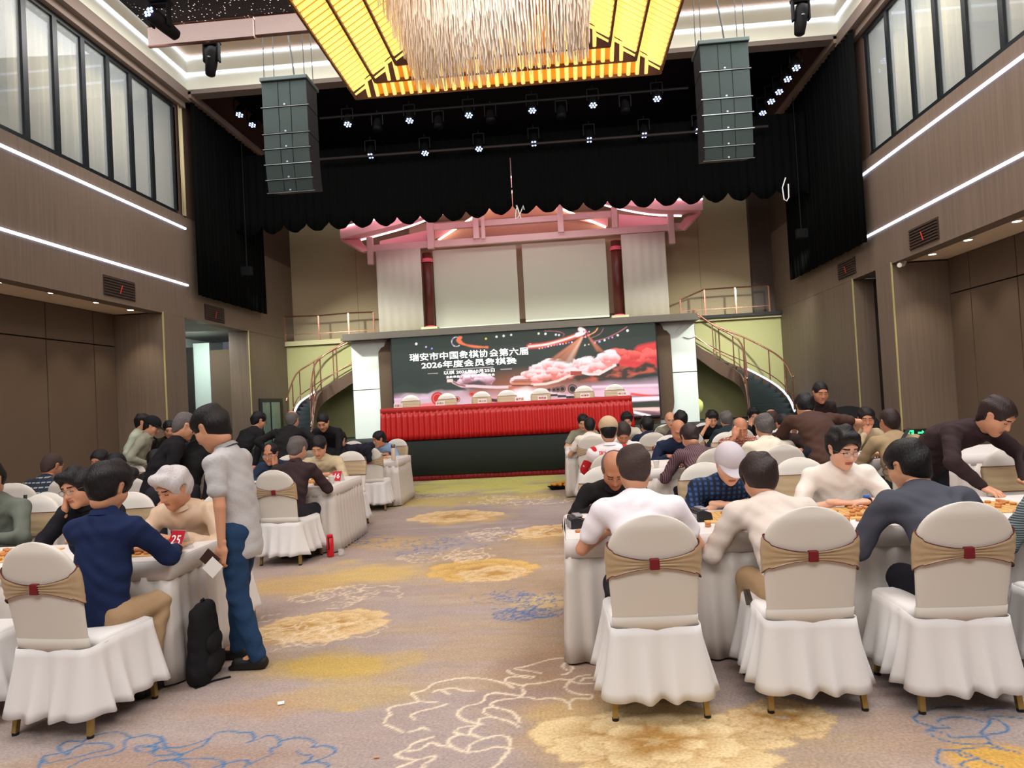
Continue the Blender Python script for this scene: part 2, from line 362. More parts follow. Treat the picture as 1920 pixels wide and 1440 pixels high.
blue = [
 [(220,1438),(230,1400),(260,1370),(330,1360),(400,1335),(470,1305),(440,1290),(380,1290),(330,1320),(350,1350),(385,1365),(400,1340),(450,1310),(540,1300),(610,1305),(630,1325),(600,1340),(540,1350),(440,1378),(330,1398),(270,1412),(245,1395)],
 [(470,1290),(520,1262),(600,1243),(680,1240),(740,1268),(820,1255),(880,1265),(910,1270),(890,1300),(830,1320),(900,1325),(960,1345),(1020,1365)],
 [(740,1268),(700,1290),(700,1330),(640,1360),(560,1375),(480,1390),(420,1420),(380,1438)],[(830,1320),(760,1320),(780,1345),(860,1345),(900,1325)],
 [(880,1300),(860,1350),(880,1370),(970,1365),(1025,1370),(980,1390),(900,1400),(840,1425)],
 [(900,1265),(920,1290),(940,1325),(1030,1320),(1120,1295),(1180,1270),(1210,1245),(1290,1232),(1350,1240),(1410,1240),(1430,1280),(1380,1300),(1460,1275),(1500,1258),(1550,1260),(1575,1290),(1560,1320),(1520,1330),(1530,1360),(1480,1385),(1400,1420),(1380,1438)],
 [(1020,1365),(1080,1340),(1150,1310),(1180,1270)],[(1575,1290),(1650,1272),(1730,1275),(1780,1305),(1750,1325),(1820,1315),(1870,1325),(1885,1350),(1830,1380),(1760,1405),(1700,1415),(1750,1390),(1750,1370),(1700,1365),(1665,1345)],
 [(1780,1405),(1840,1415),(1850,1435)],[(900,1400),(980,1395),(1050,1420),(1060,1438)],[(980,1395),(1100,1385),(1200,1388),(1260,1410),(1250,1438)],[(1200,1438),(1290,1410),(1380,1395),(1400,1420)]]
for L in blue: C.line(spline(Z6(L), 5), BLU, 0.0072, 0.006)
Z8 = lambda L: [fl((1280+a/3, 960+b/3)) for a, b in L]
for L in [[(1300,1155),(1330,1135),(1400,1110),(1470,1095),(1600,1100),(1660,1118),(1740,1105),(1830,1108),(1900,1130)],[(1300,1155),(1320,1180),(1380,1200),(1440,1215),(1500,1215),(1450,1195),(1435,1175),(1480,1160),(1560,1155),(1640,1165),(1710,1185),(1740,1165),(1790,1175),(1830,1220),(1800,1240),(1680,1250),(1730,1180),(1720,1150),(1800,1150),(1900,1160)],
          [(1440,1215),(1380,1225),(1375,1240),(1450,1280),(1540,1300),(1640,1308),(1720,1300),(1700,1265),(1600,1265),(1520,1270),(1460,1240),(1400,1232)],[(1720,1300),(1760,1315),(1800,1330)],
          [(1445,1335),(1520,1340),(1600,1330),(1700,1322),(1800,1335),(1900,1355)],[(1445,1335),(1430,1380),(1440,1410),(1500,1435)],[(1520,1340),(1580,1375),(1660,1385),(1600,1400),(1565,1420),(1600,1438)],[(1660,1385),(1720,1410),(1800,1435)],[(1560,1345),(1640,1375)]]:
    C.line(spline(Z8(L), 5), BLU, 0.0065, 0.006)
rs = np.random.RandomState(3)
def outline_flower(cx, cy, R, col, seed, wd, ky=0.8, k=16):
    rs = np.random.RandomState(seed)
    for i in range(k):
        th = rs.rand()*2*PI; r0 = R*rs.uniform(.15, .75); c = (cx+math.cos(th)*r0, cy+math.sin(th)*r0*ky); rr = R*rs.uniform(.2, .38); a0 = rs.rand()*6; pts = []
        for j in range(26):
            a = a0+j*0.17; r = rr*(1+0.14*math.sin(a*6+i)+0.08*math.sin(a*11)); pts.append((c[0]+math.cos(a)*r, c[1]+math.sin(a)*r*ky))
        C.line(pts, col, wd, 0.008, 0.85)
for (px, py, R, col, sd, wd) in [(975, 1128, .58, (84, 112, 158), 21, .006), (790, 1022, .75, (96, 120, 160), 22, .007), (860, 1040, .6, (222, 202, 176), 23, .007), (560, 1180, .62, (226, 206, 176), 24, .006),
          (960, 1000, .7, (222, 204, 180), 25, .008), (640, 1015, .6, (96, 120, 160), 26, .008), (990, 935, .9, (222, 204, 180), 27, .012), (820, 925, 1.1, (200, 190, 150), 28, .012), (640, 1120, .5, (226, 206, 176), 29, .006), (1000, 1150, .3, (84, 112, 158), 30, .006)]:
    q = fl((px, py)); outline_flower(q[0], q[1], R, col, sd, wd)
C.C *= (1+0.16*(vnoise(GX*6, GY*22, 1.0, 77, 3)-0.5)+0.10*(vnoise(GX*30, GY*30, 1.0, 78, 2)-0.5))[..., None]
me = bpy.data.meshes.new('floor'); ny, nx = GX.shape
co = np.stack([GX, GY, np.zeros_like(GX)], -1).reshape(-1, 3)
idx = np.arange(nx*ny).reshape(ny, nx)
q = np.stack([idx[:-1, :-1], idx[:-1, 1:], idx[1:, 1:], idx[1:, :-1]], -1).reshape(-1, 4)
def fast_mesh(me, co, q):
    me.vertices.add(len(co)); me.vertices.foreach_set('co', np.ascontiguousarray(co, dtype=np.float32).ravel())
    nf, k = q.shape; me.loops.add(nf*k); me.loops.foreach_set('vertex_index', q.astype(np.int32).ravel())
    me.polygons.add(nf); me.polygons.foreach_set('loop_start', np.arange(0, nf*k, k, dtype=np.int32))
    try: me.polygons.foreach_set('loop_total', np.full(nf, k, dtype=np.int32))
    except Exception: pass
    me.update(calc_edges=True)
fast_mesh(me, co, q)
ca = me.color_attributes.new('Col', 'FLOAT_COLOR', 'POINT')
ca.data.foreach_set('color', np.concatenate([C.C.reshape(-1, 3), np.ones((nx*ny, 1))], 1).astype(np.float32).ravel())
CARP = M('carpet_wool', (160, 140, 128), 0.95, bump=0.35, bscale=160, spec=0.1, attr=True)
me.materials.append(CARP); floor = link('floor', me); floor['kind'] = 'structure'
# the rest of the carpet (behind the photographer and below the galleries) with the plain ground colours
CARP2 = M('carpet_wool_plain', (163, 141, 128), 0.95, bump=0.35, bscale=160, var=0.15, vscale=1.2, spec=0.1)
mb = MB()
for (x0, x1, y0, y1) in [(-9.6, 6.9+1.5, -4, 2.4), (-9.6, -8.6, 2.4, 15.2), (6.88, 8.4, 2.4, 15.2)]:
    mb.quad((x0, y0, 0), (x1, y0, 0), (x1, y1, 0), (x0, y1, 0))
struct('carpet_border', mb, CARP2)
# ---- ceiling: cornice, stepped coffer with LED lines, flat field
def part_box(name, a, b, m, parent, **k): return MB().box(a, b).build(name, m, parent, **k)
ceil = empty('ceiling', kind='structure')
YC = 14.05
TAN = M('ceiling_paint_tan', (205, 180, 150), 0.85)
steps = [(8.33, 8.62, 0.00), (8.66, 8.94, 0.06)]
for k, (z0, z1, ins) in enumerate(steps):
    xl, xr, yc = -7.32+ins, 5.72-ins, YC-ins
    mb = MB().box((xl-0.12, yc, z0), (xr+0.12, yc+0.2, z1)).box((xl-0.2, -4, z0), (xl, yc, z1)).box((xr, -4, z0), (xr+0.2, yc, z1))
    mb.build('coffer_step', CREAM, ceil)
    zz = z1+0.0
    g = MB().box((xl+0.005, yc-0.03, zz), (xr-0.005, yc, zz+0.035)).box((xl, -4, zz), (xl+0.03, yc, zz+0.035)).box((xr-0.03, -4, zz), (xr, yc, zz+0.035))
    g.build('led_line', LEDW, ceil)
MB().box((-7.3, -4, 9.0), (5.7, YC+0.2, 9.1)).build('ceiling_field', TAN, ceil)
MB().box((-7.45, YC, 8.24), (5.85, YC+0.28, 8.33)).build('edge_trim', M('grey_brown_trim', (120, 108, 98), 0.6), ceil)
# ---- black stage house
stagehouse = empty('ceiling_stage_house', kind='structure')
MB().box((-7.9, YC+0.2, 9.3), (6.3, 20.2, 9.4)).build('black_ceiling', BLACK, stagehouse)
MB().box((-7.9, YC+0.22, 8.3), (6.3, YC+0.3, 9.4)).build('black_fascia', BLACK, stagehouse)
MB().box((-7.9, 19.9, 7.2), (6.3, 19.98, 9.4)).build('black_backdrop', BLACK, stagehouse)
# ---- side walls
CORN = M('cornice_brown', (128, 112, 100), 0.6, var=0.06)
def wall_x(parent, name, x, thick, y0, y1, z0, z1, m, sgn):
    a, b = (x-thick, x) if sgn < 0 else (x, x+thick)
    return MB().box((a, y0, z0), (b, y1, z1)).build(name, m, parent)
def side(sgn, X, XP, yr, yo0, yo1, nm, win_ys, yw_end):
    s = sgn; w = empty('wall_'+nm, kind='structure')
    wall_x(w, 'spandrel', X, 0.25, -4, YB, 3.645, 5.74, WALL, s)
    wall_x(w, 'upper_stage_wall', X, 0.25, YC+0.1, YB, 5.74, 9.4, DARKW, s)
    wall_x(w, 'lower_stage_wall', X, 0.25, yo1, YB, 0, 3.64, WALL, s)
    # end of recess (return faces the camera), gold corner bead
    a, b = sorted((X, X+s*2.2)); MB().box((a, yr, 0), (b, yo0, 3.643)).build('recess_return', WALL, w)
    for yy in (yr, yo1):
        MB().box((X-0.012, yy-0.012, 0), (X+0.012, yy+0.012, 3.67)).build('corner_bead', BRASS, w)
    a, b = sorted((X+s*0.25, X+s*(0.5 if s < 0 else 2.2))); MB().box((a, yo1+0.001, 0), (b, yo1+0.2, 3.643)).build('passage_side', WALL, w)
    a2, b2 = sorted((X+s*0.24, X+s*2.4)); MB().box((a2, -4, 3.67), (b2, yr+0.2, 3.76)).build('soffit', M('soffit_cream', (226, 205, 172), 0.8), w)
    MB().box((a2, yo0, 3.68), (b2, yo1+(2.5 if s < 0 else 0.2), 3.80)).build('passage_ceiling', M('passage_ceiling_white', (150, 150, 142), 0.8), w)
    # folding partition panels: each one an object
    y = yr; k = 0
    a, b = sorted((XP, XP+s*0.06))
    while y > -4:
        y1 = y-0.02; wd = 1.22 if k else 0.62; y0 = y1-wd+0.02
        MB().box((a, y0, 0.06), (b, y1, 3.04)).build('panel', PANEL, w, bevel=0.004)
        MB().box((a, y0, 3.06), (b, y1, 3.66)).build('panel', PANEL, w, bevel=0.004)
        y = y0; k += 1
    MB().box(*[(sorted((XP+s*0.07, XP+s*0.1))[0], -4, 0), (sorted((XP+s*0.07, XP+s*0.1))[1], yr, 3.67)]).build('panel_backing', SEAM, w)
    # LED lines
    for z in (5.49, 4.32):
        a, b = sorted((X, X-s*0.035)); MB().box((a, -4, z-0.017), (b, YC+0.05, z+0.017)).build('led_line', LEDW, w)
    # cornice above the windows
    for (z0, z1, pr) in [(8.0, 8.12, 0.10), (8.12, 8.33, 0.22)]:
        a, b = sorted((X+s*0.2, X-s*pr)); MB().box((a, -4, z0), (b, YC+0.1, z1)).build('cornice', CORN, w)
    # long travelling beam that runs on over the stage
    a, b = sorted((X-s*0.12, X-s*0.28)); MB().box((a, YC, 8.16), (b, 18.0, 8.30)).build('curtain_beam', CORN, w)
    wall_x(w, 'end_panel', X, 0.1, yw_end, YC+0.12, 5.74, 8.0, DARKW, s)
    # window band: frame, mullions and panes
    wi = empty('window_1' if s < 0 else 'window_2', kind='structure')
    a, b = sorted((X-s*0.0, X+s*0.09))
    for (z0, z1) in [(5.74, 5.80), (7.92, 8.0)]: MB().box((a, -4, z0), (b, yw_end, z1)).build('rail', FRAME, wi)
    for y in win_ys:
        MB().box((a, y-0.05, 5.80), (b, y+0.05, 7.92)).build('mullion', FRAME, wi)
    GL = M('window_glass', (225, 235, 235), 0.02, spec=0.9, alpha=0.22)
    ww = sorted(win_ys)
    for y0, y1 in zip(ww[:-1], ww[1:]):
        a, b = sorted((X+s*0.04, X+s*0.05)); MB().box((a, y0+0.05, 5.80), (b, y1-0.05, 7.92)).build('pane', GL, wi)
    # gallery behind the glass
    g = empty('gallery_'+nm, kind='structure'); a, b = sorted((X+s*0.25, X+s*3.0))
    MB().box((a, -4, 5.66), (b, YC, 5.74)).build('gallery_floor', M('gallery_floor_grey', (120, 116, 105), 0.7), g)
    MB().box((a, -4, 8.2), (b, YC, 8.3)).build('gallery_ceiling', CREAM, g)
    a, b = sorted((X+s*2.95, X+s*3.05)); MB().box((a, -4, 5.66), (b, YC, 8.3)).build('gallery_back', M('gallery_wall', (176, 172, 148), 0.8), g)
    a, b = sorted((X+s*0.25, X+s*3.0)); MB().box((a, yw_end+0.3, 5.66), (b, yw_end+0.4, 8.3)).build('gallery_end', M('gallery_end', (160, 150, 128), 0.8), g)
    return w
YWL = [13.85-0.0, 13.05, 12.4, 11.75, 11.1, 10.45, 9.8, 9.15, 8.5, 7.85, 7.2, 6.55, 5.9, 5.25, 4.6, 3.0, 1.4, 0, -2, -4]
YWR = [13.35, 12.55, 11.8, 11.05, 10.3, 9.5, 8.75, 8.0, 7.25, 6.5, 5.75, 5.0, 3.0, 1.4, 0, -2, -4]
side(-1, XL, -8.47, 13.15, 13.95, 16.9, 'left', YWL, 13.6 if False else 13.85)
side(1, XR, 6.85, 12.92, 13.55, 14.6, 'right', YWR, 13.45)
# curtains behind the gallery glass, fold by fold
def drape(name, x, y0, y1, z0, z1, m, parent=None, amp=0.05, per=0.16, axis='Y', nz=3, seedp=0.0, label=None, cat=None, kind=None, scallop=None, group=None):
    n = max(8, int((y1-y0)/per*10))
    def fn(u, v):
        t = y0+(y1-y0)*u; z = z1+(z0-z1)*v
        if scallop and v == 1: z = z0+scallop(t)
        a = amp*math.sin(2*PI*t/per+seedp)+amp*0.45*math.sin(2*PI*t/(per*2.7)+1+seedp)
        a *= 0.7+0.3*v
        return (x+a, t, z) if axis == 'Y' else (t, x+a, z)
    o = MB().grid(fn, n, nz).build(name, m, parent, sm=True, normals=False, solid=0.006)
    tag(o, label, cat, group, kind); return o
CURT = M('gallery_curtain', (204, 192, 150), 0.85, var=0.05)
drape('gallery_curtain', XL-0.35, 9.9, 12.9, 5.78, 8.1, CURT, label='beige pleated curtain behind the left gallery windows', cat='curtain')
drape('gallery_curtain', XL-0.02+0.05, 13.95, 14.12, 5.75, 8.0, CURT, amp=0.02, label='narrow pale curtain strip beside the last left gallery window', cat='curtain')
drape('gallery_curtain', XR+0.35, 10.9, 13.1, 5.78, 8.1, CURT, label='beige pleated curtain behind the far right gallery windows', cat='curtain')
drape('gallery_curtain', XR+0.35, 7.0, 10.1, 5.78, 8.1, CURT, label='beige pleated curtain behind the near right gallery windows', cat='curtain')
for s, X in ((-1, XL-1.3), (1, XR+1.3)):
    lamp('gallery_light', (X, 11, 8.15), (X, 11, 5), 1.0, 30, (1, 0.93, 0.78), 5)
    for yy in (8.5, 10.2, 11.9):
        o = MB().lathe([(0.06, 0), (0.06, 0.02)], (X, yy, 8.17), 16).build('gallery_downlight', M('downlight_glow', (255, 244, 220), emit=14))
        tag(o, 'small round downlight in the %s gallery ceiling' % ('left' if s < 0 else 'right'), 'ceiling light', 'gallery downlights %s' % ('left' if s < 0 else 'right'))
# ---- back wall and the platform behind the LED wall
BEIGE = M('back_wall_beige', (190, 172, 140), 0.8, var=0.03, vscale=1.5)
GREENW = M('back_wall_olive', (168, 166, 118), 0.8, var=0.03, vscale=1.5)
wb = empty('wall_back', kind='structure')
MB().box((-7.5, 19.9, 3.6), (6.2, 20.1, 7.3)).build('upper_wall', BEIGE, wb)
MB().box((-7.5, 19.3, 0.8), (6.2, 19.5, 3.58)).build('lower_wall', GREENW, wb)
MB().box((5.35, 19.7, 3.6), (5.9, 19.95, 7.3)).build('side_wing', DARKW, wb)
for x in (-5.6, 4.0): MB().box((x-0.006, 19.893, 3.6), (x+0.006, 19.9, 7.3)).build('seam', M('beige_seam', (150, 140, 112), 0.9), wb)
struct('platform', MB().box((-4.7, 18.26, 3.42), (3.3, 19.9, 3.56)).box((-7.5, 19.2, 3.44), (-4.7, 19.9, 3.56)).box((3.3, 19.2, 3.44), (5.9, 19.9, 3.56)), M('platform_edge', (186, 178, 140), 0.7))
tagk = struct('wall_front_hall', MB().box((-9.6, -4.2, 0), (8.4, -4.0, 9.1)), WALL)
struct('wall_right_end', MB().box((8.3, -4, 0), (8.4, 15.2, 5.7)), DARKW); struct('wall_left_end', MB().box((-9.75, -4, 0), (-9.65, 20, 5.7)), M('corridor_white', (205, 215, 208), 0.8))
# corridor furniture in the left passage: pale wall, dark door leaf, brown panel
cor = empty('passage_left', kind='structure')
pX = lambda q: at(q, 740, Y=17.6).x
MB().box((pX(366), 17.6, 0), (pX(396), 17.65, 3.5)).build('pale_wall', M('corridor_pale', (200, 214, 206), 0.7), cor)
MB().box((pX(325), 17.55, 0), (pX(366), 17.65, 3.4)).build('dark_door_leaf', M('dark_leaf_and_shade', (34, 28, 25), 0.6), cor)
MB().box((pX(396)+0.02, 17.58, 0), (pX(440), 17.65, 3.3)).build('brown_panel', PANEL, cor)
lamp('passage_light', (-8.7, 16.4, 3.6), (-8.9, 17.4, 0.5), 0.6, 40, (0.9, 1, 0.96))
struct('passage_right_shade', MB().box((6.3, 13.6, 0), (6.35, 14.6, 3.6)), M('dark_leaf_and_shade', (34, 28, 25), 0.6))  # dark sheet standing in for the shade inside the right passage opening
# small window in the left stage wall
wn = empty('window_3', kind='structure')
MB().box((-7.5, 17.3, 0.6), (-7.46, 18.75, 2.0)).build('frame', M('dark_frame', (38, 34, 30), 0.5), wn)
for (y0, y1) in [(17.45, 17.85), (18.0, 18.5)]:
    MB().box((-7.47, y0, 0.7), (-7.44, y1, 1.9)).build('pane', M('pane_green', (120, 140, 125), 0.1, spec=0.8), wn)
# ---- stage floor and skirt
struct('stage_floor', MB().box((-7.5, 15.15, 0.0), (5.9, 19.4, 0.85)), M('stage_cloth_green', (34, 40, 37), 0.85, var=0.06))
o = drape('stage_skirt', 15.12, -7.4, 5.8, 0.11, 0.84, M('stage_cloth_green', (34, 40, 37)), axis='X', amp=0.008, per=1.1, kind='structure')
o = drape('red_stage_hem', 15.13, -7.4, 5.8, 0.0, 0.10, M('dark_red_cloth', (120, 18, 22), 0.7), axis='X', amp=0.012, per=0.09); tag(o, 'narrow pleated red cloth along the foot of the stage', 'cloth trim')
# ---- black legs along the side walls
o = drape('side_curtain', XL+0.18, YC+0.15, 17.6, 4.13, 8.2, BLACK, amp=0.03, per=0.17); tag(o, 'black pleated curtain hanging on the left wall beside the stage', 'curtain')
o = drape('side_curtain', XR-0.18, YC-0.6, 17.7, 4.16, 8.2, BLACK, amp=0.03, per=0.17); tag(o, 'black pleated curtain hanging on the right wall beside the stage', 'curtain')
# scalloped valance in two halves
GPX = at(962, 400, Y=16.0).x
def scal(lo, hi, rise):
    def f(t):
        w = 0.53; k = ((t-GPX) % w)/w
        return rise(t)+0.20*(1-math.sin(PI*k)**0.75)
    return f
def half(x0, x1, z, rise, lab, yy=16.0):
    n = int((x1-x0)/0.025)
    sc = scal(x0, x1, rise)
    def fn(u, v):
        t = x0+(x1-x0)*u; zb = z+sc(t); zz = 7.6+(zb-7.6)*v
        return (t, yy+0.02*math.sin(t*2*PI/0.19), zz)
    o = MB().grid(fn, n, 6).build('valance', BLACK, None, sm=True, normals=False, solid=0.01); tag(o, lab, 'curtain')
half(-7.28, GPX-0.01, 5.74, lambda t: 0.0 if t < GPX-1.4 else 0.06*(t-GPX+1.4), 'black scalloped valance over the left half of the stage')
half(GPX+0.012, 5.68, 5.80, lambda t: -0.02*min(t-GPX, 3), 'black scalloped valance over the right half of the stage')
# ================================================================ STAGE WALL, SCREEN, PAVILION
def pxbox(mb, x0, y0, x1, y1, Y, d, mi=0):
    """box whose front face (in the plane Y) spans the four photo points; d = depth"""
    a = at(x0, y0, Y=Y); b = at(x1, y1, Y=Y)
    return mb.box((min(a.x, b.x), Y, min(a.z, b.z)), (max(a.x, b.x), Y+d, max(a.z, b.z)), mi)
YS = 17.6
A = at(733, 633, Y=YS); B = at(1230, 607, Y=YS); Bb = at(1236, 780, Y=YS)
SX0, SX1, SZ1, SZ0 = A.x, (B.x+Bb.x)/2, (A.z+B.z)/2, Bb.z+0.02
def sc(p): v = at(p[0], p[1], Y=YS); return (v.x, v.z)
gx = np.arange(SX0, SX1+0.001, (SX1-SX0)/500); gz = np.arange(SZ0, SZ1+0.001, (SZ1-SZ0)/175)
LX, LZ = np.meshgrid(gx, gz); L_ = Canvas(LX, LZ, (44, 54, 48)); allw = (slice(None), slice(None))
u = (LX-SX0)/(SX1-SX0); v = (LZ-SZ0)/(SZ1-SZ0)
Q1 = lambda L: [sc((720+a/6.857, 600+b/6.857)) for a, b in L]
Q2 = lambda L: [sc((980+a/6.857, 590+b/6.857)) for a, b in L]
nz = vnoise(LX, LZ*1.6, 1.1, 40, 5)
L_.blend(allw, (240, 196, 214), np.clip((0.42-v+0.10*(nz-0.5))*7, 0, 1)*np.clip((v-0.16)*20, 0, 1)*0.95)
L_.blend(allw, (205, 180, 190), np.clip((nz-0.48)*7, 0, 1)*np.clip((0.50-v)*7, 0, 1)*np.clip((0.5-u)*8, 0, 1)*0.9)
L_.blend(allw, (190, 110, 80), np.clip(1-np.hypot((u-0.52)/0.30, (v-0.36)/0.26), 0, 1)*0.9)
# red sky at the right edge, clouds
L_.poly(Q2([(1720,350),(1600,370),(1480,400),(1440,440),(1470,470),(1400,500),(1300,490),(1150,520),(1150,640),(1250,700),(1720,680)]), (226, 62, 62), 0.08)
def cloud(path, r, top, low, seed):
    rs = np.random.RandomState(seed); pts = Q2(path)
    for k in range(len(pts)-1):
        for j in range(16):
            t = rs.rand(); cx = pts[k][0]*(1-t)+pts[k+1][0]*t; cz = pts[k][1]*(1-t)+pts[k+1][1]*t+rs.uniform(-.10, .07); rr = r*rs.uniform(.28, .85)
            w = L_.win(cx-rr*1.3, cx+rr*1.3, cz-rr, cz+rr); X, Z = LX[w], LZ[w]
            if X.size == 0: continue
            d = np.hypot((X-cx)/1.25, Z-cz)/rr+0.7*(vnoise(X, Z, 9, seed+5)-0.5); h = np.clip((Z-cz)/rr*0.9+0.45+0.5*(vnoise(X, Z, 6, seed)-0.5), 0, 1)[..., None]
            col = np.array(lin(low))*(1-h)+np.array(lin(top))*h; L_.blend(w, col, np.clip((1-d)*6, 0, 1)*0.95)
cloud([(1720,470),(1500,560),(1300,520),(1180,520),(1080,540)], .17, (255, 110, 100), (210, 60, 60), 3)
cloud([(60,800),(200,720),(330,660),(450,650),(560,700),(700,660),(800,640),(950,650),(1080,560),(1180,540)], .20, (255, 235, 238), (236, 140, 135), 1)
cloud([(-150,840),(100,800),(300,760),(500,760),(700,730),(900,720),(1000,700)], .16, (255, 225, 225), (225, 120, 110), 2)
cloud([(-800,860),(-720,800),(-600,800),(-400,850)], .13, (240, 210, 225), (170, 110, 120), 5)
# mountains
for P_, c in [([(110,930),(110,890),(220,830),(330,820),(450,890),(560,870),(700,830),(800,800),(900,840),(1000,850),(1060,900),(900,905),(700,880),(560,950),(300,940)], (52, 62, 56)),
              ([(1030,820),(1120,800),(1220,770),(1300,810),(1380,830),(1200,840)], (80, 70, 74))]:
    L_.poly(Q1(P_), c, 0.05)
L_.poly(Q2([(640,800),(760,750),(900,780),(1050,740),(1180,660),(1300,650),(1450,690),(1580,610),(1700,640),(1720,740),(1500,760),(1340,830),(1100,840),(900,860),(700,850)]), (92, 52, 46), 0.05,
        shade=lambda X, Y, d, c: np.array(lin((66, 52, 46)))*(1-np.clip((vnoise(X, Y*2, 5, 3)-.45)*4, 0, 1))[..., None]+np.array(lin((196, 92, 70)))*np.clip((vnoise(X, Y*2, 5, 3)-.45)*4, 0, 1)[..., None])
for l, c, w in [(Q1([(890,800),(1000,850),(1150,850),(1300,860),(1450,865),(1650,860)]), (235, 200, 205), .035), (Q1([(880,790),(950,830),(1040,850)]), (150, 90, 90), .02),
             (Q2([(120,900),(300,890),(460,850),(560,800),(650,770)]), (250, 215, 205), .03), (Q2([(760,745),(850,765),(980,765),(1080,710),(1190,650)]), (250, 220, 215), .03)]:
    L_.line(l, c, w, .015, taper=False)
for x0, y0, x1, y1, c, q in [(1600,850,1925,905,(196,110,80),Q1), (1660,770,1890,850,(214,130,100),Q1), (1640,835,1920,850,(70,40,40),Q1), (1640,790,1900,800,(90,50,46),Q1), (1680,765,1880,775,(80,50,46),Q1), (810,760,885,800,(250,215,205),Q1), (615,725,760,780,(170,70,55),Q2), (1160,635,1205,665,(255,230,225),Q2), (1205,630,1245,665,(80,50,46),Q2)]:
    L_.poly(q([(x0,y0),(x1,y0),(x1,y1),(x0,y1)]), c, 0.015)
# board surface at the bottom
bt = np.clip((0.235-v)*40, 0, 1)
L_.blend(allw, (110, 82, 92), bt); L_.blend(allw, (176, 120, 128), bt*np.clip((vnoise(LX*0.4, LZ*3, 4, 6)-.5)*5, 0, 1))
for l, w, c in [(Q2([(900,930),(1740,905)]), .03, (250, 210, 226)), (Q2([(1400,1020),(1740,1060)]), .03, (230, 80, 70)), (Q2([(1380,1090),(1740,1075)]), .05, (250, 230, 240)), (Q2([(1390,1200),(1740,1215)]), .05, (250, 200, 190)), (Q2([(1420,1250),(1630,1300)]), .03, (250, 240, 240)),
                (Q1([(400,1110),(640,1085)]), .05, (236, 130, 130)), (Q1([(1290,1020),(1480,1040)]), .04, (90, 20, 24)), (Q1([(110,1025),(560,1000)]), .03, (225, 190, 214)), (Q2([(300,1010),(720,1080)]), .05, (235, 205, 215)), (Q2([(1000,1180),(1740,1150)]), .07, (52, 62, 52))]:
    L_.line(l, c, w, .03, taper=False)
L_.blob(*(lambda p: (p[0], p[1]))(Q1([(1800,960)])[0]), .5, .28, (255, 250, 255), .95, 2, 4)
for q, cx, cy, r, c1, c2 in [(Q1, 690, 1010, .17, (196, 40, 40), (240, 120, 110)), (Q1, 1130, 950, .07, (196, 50, 46), (240, 150, 130)), (Q1, 1200, 940, .07, (196, 50, 46), (240, 150, 130)), (Q1, 1265, 945, .07, (196, 50, 46), (240, 150, 130)), (Q1, 940, 1020, .08, (150, 40, 36), (250, 220, 200)),
                             (Q2, 340, 965, .05, (40, 36, 36), (190, 150, 140)), (Q2, 400, 965, .06, (40, 36, 36), (190, 150, 140)), (Q2, 450, 960, .07, (40, 36, 36), (190, 150, 140)), (Q2, 510, 955, .085, (40, 36, 36), (190, 150, 140)), (Q2, 640, 955, .12, (36, 34, 34), (190, 150, 140)), (Q2, 1180, 990, .2, (36, 36, 36), (120, 120, 120)), (Q2, 1170, 1010, .17, (90, 90, 90), (60, 60, 60))]:
    p = q([(cx, cy)])[0]; w = L_.win(p[0]-r*1.2, p[0]+r*1.2, p[1]-r*1.2, p[1]+r*1.2); X, Z = LX[w], LZ[w]; d = np.hypot((X-p[0]), (Z-p[1]))/r
    L_.blend(w, c1, np.clip((1-d)*12, 0, 1)); L_.blend(w, c2, np.clip(1-np.abs(d-0.68)*9, 0, 1)); 
for i, x in enumerate([340, 450, 560, 900, 960]): L_.poly(Q2([(x, 1020+i*12), (x+110, 1020+i*12), (x+110, 1050+i*14), (x, 1050+i*14)]), (44, 50, 48), .01)
# beams, rings and lights in the sky
def beam(pts, c, a): 
    q = Q2(pts); top = q[0][1]; bot = min(p[1] for p in q)
    L_.poly(q, c, .05, a, shade=lambda X, Y, d, cc: np.array(lin(cc))*(0.35+0.65*np.clip((Y-bot)/(top-bot), 0, 1))[..., None]+np.array(lin((44, 54, 48)))*(0.5*(1-np.clip((Y-bot)/(top-bot), 0, 1)))[..., None])
beam([(760,280),(330,590),(420,600),(770,290)], (250, 150, 110), .9); beam([(750,290),(430,600),(640,620),(770,300)], (240, 150, 110), .9); beam([(760,290),(540,620),(600,630),(775,290)], (255, 215, 190), .8); beam([(835,270),(950,470),(1060,490),(850,280)], (240, 140, 100), .9)
L_.line(Q2(spline([(80,410),(300,385),(520,330),(680,275),(760,240),(775,215),(740,190)], 6)), (240, 90, 70), .055, .05, taper=False)
L_.line(Q2(spline([(80,410),(300,383),(520,325),(680,270),(750,240),(765,215),(735,190)], 6)), (255, 240, 230), .022, .03, taper=False)
L_.line(Q2(spline([(700,260),(770,235),(785,210),(740,188)], 6)), (255, 250, 245), .05, .03, taper=False)
for l, c, w in [([(840,270),(930,220),(965,170)], (250, 170, 110), .015), ([(880,300),(990,250),(1040,175)], (160, 110, 110), .01), ([(900,350),(1100,290),(1240,220),(1340,155)], (180, 110, 110), .014), ([(280,210),(440,215),(530,245),(520,280)], (170, 100, 100), .01)]:
    L_.line(Q2(spline(l, 5)), c, w, .015)
L_.line(Q1(spline([(990,225),(955,250),(985,290),(1070,325),(1200,345),(1330,350)], 6)), (236, 120, 80), .032, .03); L_.line(Q1([(970,235),(955,260),(980,285)]), (236, 120, 80), .05, .03, taper=False)
rs = np.random.RandomState(8)
dots = [(Q1, x, y, c, r) for x, y, c, r in [(415,307,(255,255,255),.03),(540,347,(220,190,255),.022),(615,367,(150,160,255),.022),(1310,240,(240,220,90),.025),(1447,215,(250,240,255),.027),(1538,205,(255,255,255),.027),(1635,192,(255,230,240),.025)]]
